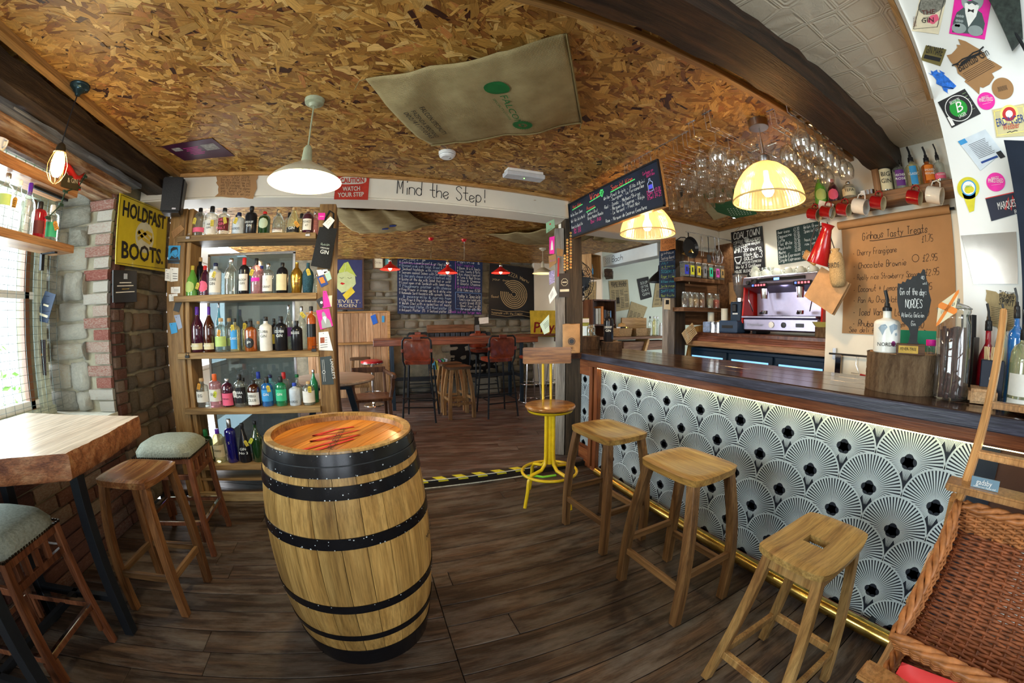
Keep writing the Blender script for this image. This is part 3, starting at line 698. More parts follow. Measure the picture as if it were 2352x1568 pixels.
# STOOLS
STW=wood('bar_stool_seat_wood',(.13,.055,.015),(.30,.17,.045),(.43,.29,.09),'y',.35,.6,.15,coat=.2)
STL=wood('bar_stool_leg_wood',(.07,.03,.012),(.17,.085,.032),(.27,.15,.06),'z',.42,.7,.2)
STR=wood('bar_stool_rail_wood',(.07,.03,.012),(.17,.085,.032),(.27,.15,.06),'x',.42,.7,.2)
def dished_seat(w,d,t,dip=.02,bulge=.02,mode='saddle',hole=False,rnd=.03,n=14):
    """solid seat: outline bulged, top dished; centre at origin, top rim at z = 0"""
    mb=MB();top=[];bot=[]
    for j in range(n+1):
        for i in range(n+1):
            u,v=-1+2*i/n,-1+2*j/n;x=u*(w/2)*(1+bulge*(1-v*v));y=v*(d/2)*(1+bulge*(1-u*u))
            k=max(abs(u),abs(v));rr=(abs(u)**6+abs(v)**6)**(1/6) or 1;f_=k/rr if k > 0 else 1;x *= f_**.6;y *= f_**.6
            z=-dip*(1-u*u if mode == 'saddle' else (1-u*u)*(1-v*v));e=max(0,k-.9)/.1;z -= .006*e*e
            top.append((x,y,z));bot.append((x*.985,y*.985,-t if mode != 'saddle' else -t-dip*.6*(1-u*u)))
    m=n+1;fs=[]
    def skip(i,j): return hole and abs(i+.5-n/2) < 1.1 and abs(j+.5-n/2) < 2.1
    for j in range(n):
        for i in range(n):
            if skip(i,j): continue
            fs.append((j*m+i,j*m+i+1,(j+1)*m+i+1,(j+1)*m+i));o=m*m;fs.append((o+j*m+i+1,o+j*m+i,o+(j+1)*m+i,o+(j+1)*m+i+1))
    o=m*m
    edges={}
    for f_ in fs:
        if f_[0] < o:
            for a,b in zip(f_,f_[1:]+f_[:1]): edges[(a,b)]=1
    for (a,b) in list(edges):
        if (b,a) not in edges: fs.append((b,a,o+a,o+b))
    mb.add(top+bot,fs);return mb.sm(38)
def curved_leg(a,b,w,bow,n=8,w2=None,rot=0):
    """tapered square leg from top a to foot b, bowed outward"""
    a,b=Vector(a),Vector(b);mb=MB();vs=[];out=Vector((b.x-a.x,b.y-a.y,0));out=out.normalized() if out.length > 1e-5 else Vector((0,0,0));w2=w2 or w
    for i in range(n+1):
        t=i/n;c=a+(b-a)*t+out*bow*math.sin(math.pi*t)*.5-out*bow*.0;s=(w+(w2-w)*t)/2
        for x,y in ((-1,-1),(1,-1),(1,1),(-1,1)):
            q=Matrix.Rotation(rot,3,'Z') @ Vector((x*s,y*s,0));vs.append(tuple(c+q))
    fs=[(i*4+k,(i+1)*4+k,(i+1)*4+(k+1) % 4,i*4+(k+1) % 4) for i in range(n) for k in range(4)]+[(0,1,2,3),(n*4+3,n*4+2,n*4+1,n*4)]
    mb.add(vs,fs);return mb.mesh(bevel=.003,auto=30)
def rail(a,b,w,h): 
    a,b=Vector(a),Vector(b);d=b-a;l=d.length;q=d.to_track_quat('X','Z').to_matrix()
    return MB().box((0,0,0),(l,w,h)).bv(.002),(a+b)/2,q
def add_rail(p,a,b,w,h,mat,name='rail'):
    me,c,q=rail(a,b,w,h);M=q.to_4x4();M.translation=c;return obj(name,me,mat,p,mw=M)
def wood_stool(label,x,y,rz,H,w,d,t,fw,fd,leg,bow,seatm,legm,railm,mode='saddle',hole=False,dip=.016,rh=(.2,.27),group=None,top=.78,apron=False):
    s=thing('bar_stool',label,'stool',(x,y,0),rz,group);obj('seat',dished_seat(w,d,t,dip,.05,mode,hole),seatm,s,(0,0,H))
    zt=H-t-(dip*.3 if mode == 'saddle' else 0)+.004;L={}
    for sx in (-1,1):
        for sy in (-1,1):
            a=Vector((sx*w/2*top,sy*d/2*top,zt));b=Vector((sx*fw/2,sy*fd/2,.0));L[sx,sy]=(a,b);obj('leg',curved_leg(a,b,leg,bow),legm,s)
    def at(k,z):
        a,b=L[k];tt=(zt-z)/zt;o=Vector((b.x-a.x,b.y-a.y,0));o=o.normalized() if o.length > 1e-5 else o;return a+(b-a)*tt+o*bow*.5*math.sin(math.pi*tt)
    for sx in (-1,1): add_rail(s,at((sx,-1),rh[0]),at((sx,1),rh[0]),.022,.035,railm)
    for sy in (-1,1): add_rail(s,at((-1,sy),rh[1]),at((1,sy),rh[1]),.022,.035,railm)
    if apron:
        for sx in (-1,1): add_rail(s,at((sx,-1),zt-.035),at((sx,1),zt-.035),.02,.055,railm,'apron')
        for sy in (-1,1): add_rail(s,at((-1,sy),zt-.035),at((1,sy),zt-.035),.02,.055,railm,'apron')
    return s
G1='wooden stools in front of the bar'
wood_stool('square wooden bar stool with dished yellowish seat, farthest of the row',1.28,1.86,R_(4),.715,.31,.40,.036,.30,.42,.042,.05,STW,STL,STR,group=G1,mode='bowl',dip=.012)
wood_stool('wooden bar stool with curved legs, in the middle of the row at the bar',1.275,1.18,R_(2),.725,.31,.36,.036,.33,.42,.044,.05,STW,STL,STR,group=G1,mode='bowl',dip=.01)
ASH=wood('pale_ash_stool_wood',(.2,.1,.03),(.36,.22,.07),(.47,.31,.11),'x',.4,.6,.2)
ASHL=wood('pale_ash_leg_wood',(.2,.09,.03),(.34,.19,.065),(.44,.28,.11),'z',.42,.6,.2)
wood_stool('pale wooden bar stool with a slotted hand hole in its rounded seat',1.20,.475,R_(0),.675,.36,.26,.03,.36,.34,.035,.0,ASH,ASHL,ASHL,mode='saddle',hole=True,dip=.012,rh=(.16,.16),group=G1,top=.72,apron=True)
RWS=wood('glossy_walnut_seat',(.09,.025,.008),(.26,.1,.035),(.45,.26,.1),'y',.25,.5,.1,coat=.5)
wood_stool('wooden stool with glossy two-tone slab seat and splayed legs, beside the live-edge table',-1.262,1.70,R_(-3),.712,.32,.31,.036,.31,.30,.042,.045,RWS,wood('walnut_leg',(.06,.02,.008),(.19,.08,.028),(.28,.13,.05),'z',.35,.7,.15),MATS['bar_stool_rail_wood'],mode='bowl',dip=.008,rh=(.22,.22))
# upholstered stools with fretted rails
CUSH=flat('grey_green_linen',(.24,.27,.23),.85,var=.3,sc=90,bmp=.4);RWD=wood('reddish_stool_frame',(.06,.02,.01),(.16,.055,.025),(.24,.1,.045),'z',.4,.7,.2)
STUD=flat('dark_brass_studs',(.07,.055,.04),.3,.9)
def cushion_stool(label,x,y,rz):
    s=thing('upholstered_stool',label,'stool',(x,y,0),rz);W,D,H=.40,.36,.70;n=16;mb=MB();vs=[]
    for j in range(n+1):
        for i in range(n+1):
            u,v=-1+2*i/n,-1+2*j/n;k=(abs(u)**5+abs(v)**5)**.2;h=max(0,1-k**6)**.5 if k < 1 else 0;f_=max(abs(u),abs(v))/k if k > 0 else 1
            vs.append((u*W/2*f_,v*D/2*f_,H-.045+.045*h+.012*(1-u*u)*(1-v*v)))
    fs=[(j*(n+1)+i,j*(n+1)+i+1,(j+1)*(n+1)+i+1,(j+1)*(n+1)+i) for j in range(n) for i in range(n)]
    rim=[i for i in range(n+1)]+[j*(n+1)+n for j in range(1,n+1)]+[n*(n+1)+i for i in range(n-1,-1,-1)]+[j*(n+1) for j in range(n-1,0,-1)]
    k0=len(vs);vs += [(vs[i][0]*.99,vs[i][1]*.99,H-.075) for i in rim];m=len(rim);fs += [(rim[(k+1) % m],rim[k],k0+k,k0+(k+1) % m) for k in range(m)]+[tuple(k0+m-1-k for k in range(m))]
    obj('cushion',mb.add(vs,fs).sm(50),CUSH,s)
    sd=MB()
    for i in range(26):
        for q in ((-W/2+W*(i+.5)/26,-D/2+.002),(-W/2+W*(i+.5)/26,D/2-.002)): sd.box((q[0],q[1],H-.07),(.009,.007,.009))
    for i in range(22):
        for q in ((-W/2+.002,-D/2+D*(i+.5)/22),(W/2-.002,-D/2+D*(i+.5)/22)): sd.box((q[0],q[1],H-.07),(.007,.009,.009))
    obj('stud_trim',sd,STUD,s)['kind']='stuff'
    zt=H-.075;ft={}
    for sx in (-1,1):
        for sy in (-1,1):
            a,b=(sx*(W/2-.02),sy*(D/2-.02),zt),(sx*(W/2+.015),sy*(D/2+.015),0);obj('leg',curved_leg(a,b,.034,0,4),RWD,s);ft[sx,sy]=(Vector(a),Vector(b))
    def at(k,z): a,b=ft[k];return a+(b-a)*((zt-z)/zt)
    for A,B in (((-1,-1),(1,-1)),((-1,1),(1,1)),((-1,-1),(-1,1)),((1,-1),(1,1))):
        for z in (zt-.02,zt-.115): add_rail(s,at(A,z),at(B,z),.02,.03,RWD)
        for k in (.3,.5,.7):
            c=(at(A,zt-.067)*(1-k)+at(B,zt-.067)*k);obj('fret',MB().box((0,0,0),(.024,.024,.07)).mesh(),RWD,s,tuple(c))
        add_rail(s,at(A,.22),at(B,.22),.02,.025,RWD,'stretcher');me,c,q=rail(at(A,.235),at(B,.235),.022,.004);M=q.to_4x4();M.translation=c;obj('metal_tread',me,CHROME,s,mw=M)
        for k,e in ((.06,A),(.94,B)):
            c=at(A,.15)*(1-k)+at(B,.15)*k;obj('bracket',MB().box((0,0,0),(.03,.018,.11)).mesh(),RWD,s,tuple(c),(0,0,0 if A[1] == B[1] else PI2))
    return s
PI2=math.pi/2
cushion_stool('grey-green upholstered stool with stud trim and fretted red frame, against the shelves',-1.38,2.28,R_(4))
cushion_stool('grey-green upholstered stool cut off at the near side of the live-edge table',-1.63,1.10,R_(3))
# LIVE-EDGE TABLE
SLABT=wood('daylit_slab_top',(.50,.40,.31),(.66,.57,.47),(.75,.68,.58),'y',.3,.5,.15)  # window glare on the table top is put into this pale colour
t=thing('live_edge_table','high table with a thick live-edge timber slab top and black steel legs, under the window','table',(-1.6,1.4,0))
TZ=.975;near=[P(*q,'z',TZ) for q in ((0,1043),(75,1041),(150,1041))];
out=[(-1.25,1.10),(-1.21,1.22),(-1.235,1.35),(-1.2,1.47),(-1.175,1.66),(-1.40,1.69),(-1.62,1.68),(-1.955,1.69),(-1.955,.35),(-1.5,.35),(-1.47,.6),(-1.44,.9),(-1.41,1.05)]
q=P(150,1041,'z',TZ);q2=P(318,955,'z',TZ)
out=[(q.x,q.y),(q.x*.75+q2.x*.25+.012,q.y*.75+q2.y*.25),(q.x*.5+q2.x*.5+.016,q.y*.5+q2.y*.5),(q.x*.25+q2.x*.75+.006,q.y*.25+q2.y*.75),(q2.x,q2.y),(-1.5,q2.y+.0),(-1.955,q2.y+.01),(-1.955,.62),(-1.60,.62),(-1.52,.78),(-1.44,q.y-.14)]
mb=MB();dense=[]
for i in range(len(out)):
    a,b=out[i-1],out[i];kk=8
    for j in range(kk): 
        t_=j/kk;dense.append((a[0]+(b[0]-a[0])*t_+random.uniform(-.003,.003),a[1]+(b[1]-a[1])*t_+random.uniform(-.003,.003)))
c0=Vector((-1.6,1.4,0));nn=len(dense);rings=[]
for z,k in ((TZ,1),(TZ-.01,1.004),(TZ-.05,1.006),(TZ-.085,1.0),(TZ-.095,.985)):
    for x,y in dense:
        j=random.uniform(-.006,.006) if z < TZ-.001 and y < q.y+.02 else 0;rings.append((-1.6+(x+1.6)*k-c0.x+j,1.3+(y-1.3)*k-c0.y+j,z))
fs=[tuple(range(nn)),tuple(4*nn+nn-1-i for i in range(nn))]+[(r*nn+i,(r+1)*nn+i,(r+1)*nn+(i+1) % nn,r*nn+(i+1) % nn) for r in range(4) for i in range(nn)]
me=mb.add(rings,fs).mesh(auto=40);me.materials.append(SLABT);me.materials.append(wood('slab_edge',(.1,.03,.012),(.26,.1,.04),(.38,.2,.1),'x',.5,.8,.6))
ar=[0]*len(me.polygons)
for p in me.polygons: ar[p.index]=0 if abs(p.normal.z) > .9 else 1
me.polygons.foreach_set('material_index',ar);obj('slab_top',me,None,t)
for y in (1.38,.8):
    for xx in (-1.36,-1.86):
        obj('leg',MB().box((xx+1.6,y-1.4,(TZ-.095)/2),(.05,.05,TZ-.095)).bv(.002),IRON,t)
    obj('crossbar',MB().box((-1.61+1.6,y-1.4,.2),(.45,.03,.03)),IRON,t);obj('top_bar',MB().box((-1.61+1.6,y-1.4,TZ-.115),(.45,.04,.04)),IRON,t)
obj('long_rail',MB().box((-1.61+1.6,1.09-1.4,.2),(.03,.6,.03)),IRON,t)
# YELLOW STOOL
YS=flat('yellow_enamel',(.62,.42,.01),.32,var=.15,sc=25,coat=.2)
TEAK=wood('polished_teak',(.13,.04,.01),(.32,.13,.03),(.45,.22,.06),'x',.25,.6,.1,coat=.5)
s=thing('high_stool','yellow steel stool with round wooden seat and backrest, by the bar end','stool',(1.17,2.45,0),R_(-18))
obj('seat',MB().lathe([(0,.722),(.15,.722),(.178,.73),(.183,.742),(.178,.752),(.15,.757),(0,.752)],48).sm(40),TEAK,s)
obj('seat_ring',MB().lathe([(.05,.698),(.162,.705),(.17,.722)],40,cap=False).sm(),YS,s)
obj('column',MB().lathe([(.03,.3),(.03,.71)],20).sm(40),YS,s)
for k in range(4):
    a=R_(35+90*k);c,sn=math.cos(a),math.sin(a);pr=[(.036,.69),(.038,.36),(.045,.3),(.08,.262),(.175,.245),(.2,.21),(.21,.12),(.235,.0)]
    obj('leg',MB().tube([(r*c,r*sn,z) for r,z in pr],.0135,8).sm(50),YS,s)
obj('foot_ring',MB().tube([(.205*math.cos(2*math.pi*i/40),.205*math.sin(2*math.pi*i/40),.238) for i in range(40)],.011,8,True).sm(),YS,s)
for x in (-.03,.03): obj('back_upright',MB().tube([(x,.12,.71),(x,.185,.73),(x,.2,.8),(x,.2,1.07)],.01,8).sm(50),YS,s)
obj('backrest',MB().box((0,.183,1.09),(.37,.022,.125)).mesh(bevel=.006,seg=2),wood('swirled_backrest_wood',(.08,.025,.008),(.28,.115,.03),(.42,.2,.06),'x',.3,.9,.1,coat=.4),s)
# BAR COUNTER
MAHO=wood('mahogany',(.1,.025,.01),(.25,.075,.025),(.34,.13,.045),'y',.3,.7,.12,coat=.3)
MAHZ=wood('mahogany_upright',(.1,.025,.01),(.25,.075,.025),(.34,.13,.045),'z',.3,.7,.12,coat=.3)
TOPW=wood('dark_varnished_counter',(.01,.005,.004),(.035,.016,.01),(.08,.04,.022),'y',.16,.5,.08,coat=.35)
XB=1.79
bar=thing('bar_counter','long dark bar counter with fan-patterned front panel','bar',(1.79,1.5,0))
def brel(p): return tuple(Vector(p)-Vector((1.79,1.5,0)))
obj('carcass',MB().box(brel((2.03,1.39,.49)),(.44,3.14,.94)),flat('bar_carcass',(.05,.02,.01),.6),bar)
for k in range(4):
    x0=1.70+k*.155;obj('top_plank',MB().box(brel((x0+.0775,1.55,1.045)),(.154,3.66,.05)).bv(.003),TOPW,bar)
obj('front_edge',MB().box(brel((1.693,1.55,1.04)),(.012,3.66,.052)).bv(.004),wood('blue_black_edge',(.015,.014,.02),(.04,.04,.06),(.1,.1,.15),'y',.35,.8,.3),bar)
obj('upper_rail',MB().box(brel((1.765,1.36,.985)),(.05,3.05,.065)).bv(.004),MAHO,bar)
obj('light_strip',MB().box(brel((1.752,1.33,.951)),(.008,2.9,.006)),emit('led_strip',(1,.82,.3),14),bar)
obj('base_rail',MB().box(brel((1.785,1.36,.03)),(.03,2.98,.06)).bv(.003),MAHO,bar)
for y in (2.84,2.76): obj('end_stile',MB().box(brel((1.772,y,.5)),(.05,.05,.92)).bv(.003),MAHZ,bar)
obj('end_side_panel',MB().box(brel((1.86,3.0,.49)),(.08,.32,.94)),MAHZ,bar);obj('end_ledge',MB().box(brel((1.635,3.0,1.045)),(.12,.2,.05)).bv(.003),TOPW,bar)
# fans
FANB=flat('wallpaper_black',(.010,.014,.022),.45);FANW=flat('wallpaper_silver',(.52,.6,.62),.38,.25,var=.12,sc=3)
def fans(y0,y1,z0,z1,x,parent,offy):
    wh=MB();bk=MB();R=.158;dy,dz=.31,.152
    rows=[]
    k=0;z=.815+dz
    while z > z0-R: rows.append((z,k));z -= dz;k += 1
    def sph(mb,pts,xx):
        p=[(y,zz) for y,zz in pts];p=clip([(a_,b_) for a_,b_ in p],y0,y1,z0,z1)
        if len(p) > 2: mb.add([(xx,a_,b_) for a_,b_ in p],[tuple(range(len(p)))])
    for z,k in rows:
        xx=x-.0006*(k+1);y=offy+(dy/2 if k % 2 == 0 else 0)-dy*12
        while y < y1+R:
            y += dy
            if y < y0-R or y > y1+R: continue
            sph(bk,[(y+R*math.cos(2*math.pi*i/36),z+R*math.sin(2*math.pi*i/36)) for i in range(36)],xx)
            n=50;a0,a1=R_(-62),R_(242)
            for i in range(n):
                a=a0+(a1-a0)*(i+.5)/n;h1=(a1-a0)/n*.27;h0=(a1-a0)/n*.46;r0,r1=.03,R*.955
                sph(wh,[(y+r0*math.cos(a-h0),z+r0*math.sin(a-h0)),(y+r1*math.cos(a-h1),z+r1*math.sin(a-h1)),(y+r1*math.cos(a+h1),z+r1*math.sin(a+h1)),(y+r0*math.cos(a+h0),z+r0*math.sin(a+h0))],xx-.00015)
                aa,ab=a-(a1-a0)/n*.51,a+(a1-a0)/n*.51
                sph(wh,[(y+R*.95*math.cos(aa),z+R*.95*math.sin(aa)),(y+R*1.0*math.cos(aa),z+R*1.0*math.sin(aa)),(y+R*1.0*math.cos(ab),z+R*1.0*math.sin(ab)),(y+R*.95*math.cos(ab),z+R*.95*math.sin(ab))][::-1],xx-.00015)
            for cx_,cz_,r in ((0,.016,.02),(-.02,.002,.018),(.02,.002,.018),(-.011,-.014,.016),(.011,-.014,.016),(0,0,.02)):
                sph(bk,[(y+cx_+r*math.cos(2*math.pi*i/14),z+cz_+r*math.sin(2*math.pi*i/14)) for i in range(14)],xx-.0003)
            for i in range(7):
                a=R_(-90+(-24+8*i));h=R_(2.4);r=.05-.004*abs(i-3)
                sph(wh,[(y-.0+.002*(i-3),z-.078),(y+.003*(i-3)-.001+(.055)*math.sin(R_(-24+8*i))*.5-.0017,z-.03),(y+.003*(i-3)+(.055)*math.sin(R_(-24+8*i))*.5+.0025,z-.03)],xx-.0004)
    o1=obj('pattern_ground',bk,FANB,parent,brel((0,0,0)));o2=obj('fan_pattern',wh,FANW,parent,brel((0,0,0)))
    return o1,o2
pn=obj('front_panel',MB().box(brel((1.797,1.38,.505)),(.012,2.76,.9)),FANB,bar)
fans(.105,2.735,.06,.952,1.7905,bar,2.686+.155)
# set-back narrow panel at the far end
obj('far_panel',MB().box(brel((1.80,3.02,.5)),(.012,.2,.86)),FANB,bar);fans(2.87,3.10,.2,.86,1.7935,bar,3.01)
obj('far_panel_top',MB().box(brel((1.787,2.99,.93)),(.02,.25,.14)),MAHO,bar);obj('far_panel_base',MB().box(brel((1.787,2.99,.1)),(.02,.25,.2)),MAHO,bar)
for o in bar.children:
    if o.name.startswith(('fan_pattern','pattern_ground')): o['kind']='stuff'
# brass foot rail
fr=thing('foot_rail','long round brass foot rail along the bottom of the bar','rail',(1.7,1.4,0))
obj('tube',MB().tube([(0,-1.5,.075),(0,1.22,.075)],.036,20).sm(50),BRASS,fr)
for y in (-1.1,-.2,.6,1.2): obj('bracket',MB().box((.045,y,.06),(.09,.03,.05)),IRON,fr)
# OPEN SHELF UNIT WITH BOTTLES
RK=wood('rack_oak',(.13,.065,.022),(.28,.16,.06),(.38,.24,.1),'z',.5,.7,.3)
RKX=wood('rack_shelf_oak',(.15,.08,.028),(.30,.18,.07),(.42,.28,.12),'x',.5,.7,.3)
YR=2.9
rk=thing('shelf_unit','tall open oak shelving unit with five shelves of bottles below the white beam','shelf',(-1.0,YR,0))
def rel(p,o): return tuple(Vector(p)-Vector(o.location))
obj('post',MB().box(rel((-1.615,2.93,1.13),rk),(.15,.055,2.26)).bv(.004),RK,rk)
obj('side_board',MB().box(rel((-1.515,3.02,1.13),rk),(.04,.2,2.26)).bv(.003),RK,rk)
obj('post',MB().box(rel((-.40,2.95,1.125),rk),(.125,.1,2.25)).bv(.004),RK,rk)
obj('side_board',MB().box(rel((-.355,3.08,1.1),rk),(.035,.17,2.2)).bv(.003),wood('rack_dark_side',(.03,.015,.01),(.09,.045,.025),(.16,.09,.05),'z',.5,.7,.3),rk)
SH=[]
for zl,zr,x0,x1 in ((2.043,2.025,-1.60,-.475),(1.594,1.583,-1.61,-.46),(1.173,1.164,-1.59,-.452),(.757,.753,-1.57,-.465),(.315,.319,-1.53,-.46)):
    SH.append((zl,zr,x0,x1));mb=MB();mb.hexa([rel((x,y,z+dz),rk) for dz in (-.046,0) for x,y,z in ((x0,2.872,zl),(x1,2.872,zr),(x1,3.15,zr),(x0,3.15,zl))])
    obj('shelf',mb.bv(.003),RKX,rk)
obj('base_shelf',MB().box(rel((-1.0,3.02,.18),rk),(1.1,.22,.02)),RKX,rk)
obj('base_board',MB().box(rel((-1.02,2.905,.038),rk),(1.1,.03,.076)).bv(.003),wood('worn_pale_step',(.25,.15,.07),(.4,.28,.13),(.5,.38,.2),'x',.6,.8,.4),rk)
for px,py in ((432,547),(707,541),(430,820),(721,805)):
    p=P(px,py-3,'y',2.868);c=thing('bulldog_clip','small %s bulldog clip on the %s end of the %s shelf edge' % ('steel' if py < 700 else 'black','window' if px < 500 else 'room','top' if py < 700 else 'third'),'clip',tuple(p))
    obj('jaw',MB().box((0,0,-.006),(.036,.012,.02)).bv(.002),STEEL if py < 700 else BLACK,c);obj('lever',MB().tube([(-.01,.0,.004),(-.012,.004,.022),(.012,.004,.022),(.01,0,.004)],.0025,6),STEEL if py < 700 else BLACK,c)
# glass and mirror panel set behind the lower shelves
gp=thing('tinted_glass_screen','grey tinted glass screen standing behind the bottle shelves','screen',(-1.12,3.32,STEP))
obj('pane',MB().box((0,0,.95),(.78,.008,1.88)).mesh(),glass('smoke_glass',(.42,.5,.52),.04,.22,(.3,.36,.38)),gp)
obj('frame',MB().box((.39,0,.95),(.02,.02,1.9)).box((-.39,0,.95),(.02,.02,1.9)).box((0,0,1.9),(.8,.02,.02)).box((0,0,.02),(.8,.12,.04)),STEEL,gp)
# bottles
PROF={
 'std': [(.9,0),(1,.02),(1,.60),(.93,.67),(.6,.74),(.36,.79),(.30,.84),(.29,.96),(.34,.965),(.34,.985),(.3,1)],
 'tall': [(.9,0),(1,.02),(1,.55),(.9,.62),(.55,.72),(.34,.80),(.28,.86),(.27,1)],
 'slim': [(.92,0),(1,.01),(1,.72),(.8,.78),(.42,.82),(.38,.86),(.38,1)],
 'sho': [(.94,0),(1,.02),(1,.66),(.96,.72),(.8,.765),(.5,.79),(.33,.82),(.31,.98),(.33,1)],
 'flask': [(.7,0),(.8,.02),(1,.42),(1,.58),(.85,.7),(.45,.8),(.3,.84),(.28,1)],
 'bell': [(1,0),(1.02,.03),(.98,.4),(.85,.58),(.6,.72),(.38,.82),(.3,.88),(.28,1)],
 'cone': [(.95,0),(1,.03),(.9,.35),(.6,.62),(.36,.78),(.3,.85),(.28,1)],
 'round': [(.8,0),(.95,.06),(1,.2),(1,.42),(.9,.55),(.55,.66),(.33,.72),(.3,.95),(.36,.97),(.34,1)],
 'jug': [(.85,0),(.98,.03),(1,.3),(1,.62),(.92,.74),(.7,.82),(.36,.86),(.3,.9),(.3,1)]}
def G_(n,c,a=.35,t=None): return glass('bottle_glass_'+n,c,.03,a,t or c)
BM={'clear': lambda: G_('clear',(.86,.9,.86),.08),'pinkc': lambda: G_('pink',(.95,.6,.66),.2),'green': lambda: G_('green',(.25,.75,.12),.45),'dgreen': lambda: G_('deep_green',(.04,.2,.06),.6,(.01,.06,.015)),
 'blue': lambda: G_('blue',(.1,.45,.9),.45,(.03,.25,.7)),'navy': lambda: G_('navy',(.02,.03,.4),.6,(.01,.01,.2)),'black': lambda: flat('black_bottle',(.012,.012,.015),.18,var=.1),'brown': lambda: G_('brown',(.2,.06,.02),.6,(.08,.015,.005)),
 'amber': lambda: G_('amber',(.85,.32,.05),.4,(.6,.16,.02)),'gold': lambda: flat('gold_bottle',(.75,.45,.08),.2,.9),'white': lambda: flat('white_ceramic',(.75,.75,.7),.25),'purple': lambda: G_('purple',(.15,.03,.1),.6,(.08,.01,.04)),
 'pale': lambda: G_('pale_gold',(.9,.85,.55),.2),'knit': lambda: flat('blue_knit_texture',(.02,.07,.1),.7,var=.9,sc=160,bmp=.6),'frost': lambda: flat('frosted_white_blue',(.5,.56,.62),.35,var=.25,sc=20),'cyan': lambda: G_('cyan',(.3,.75,.85),.35),'red': lambda: G_('ruby',(.75,.03,.08),.5,(.5,.01,.03)),'teal': lambda: G_('green2',(.05,.55,.3),.5,(.02,.35,.15))}
LM={'w': flat('label_white',(.72,.7,.64),.6),'c': flat('label_cream',(.66,.58,.36),.6),'k': BLACK,'g': flat('label_green',(.1,.42,.08),.5),'lg': flat('label_lime',(.45,.6,.18),.5),'p': flat('label_pink',(.75,.12,.22),.5),'b': flat('label_blue',(.04,.28,.6),.5),'y': flat('label_yellow',(.72,.55,.04),.5),'dr': flat('label_dark_red',(.12,.015,.015),.5),'o': flat('label_orange',(.7,.2,.02),.5),'pu': flat('label_purple',(.12,.03,.2),.5),'gg': flat('label_mint',(.04,.45,.22),.5),'lc': flat('label_pale_green',(.42,.5,.36),.5),'m': flat('label_magenta',(.7,.02,.4),.5)}
CM={'k': BLACK,'cork': CORK,'r': flat('cap_red',(.55,.02,.02),.4),'b': flat('cap_blue',(.02,.05,.35),.4),'pu': flat('cap_purple',(.09,.02,.32),.3),'s': STEEL,'w': WHITE,'y': flat('cap_yellow',(.6,.5,.08),.4),'g': flat('cap_green',(.01,.14,.04),.4),'or': flat('cap_orange',(.7,.12,.02),.4),'br': flat('cap_brown',(.12,.05,.02),.5),'kb': flat('cap_navy',(.01,.015,.06),.4)}
_PM={}
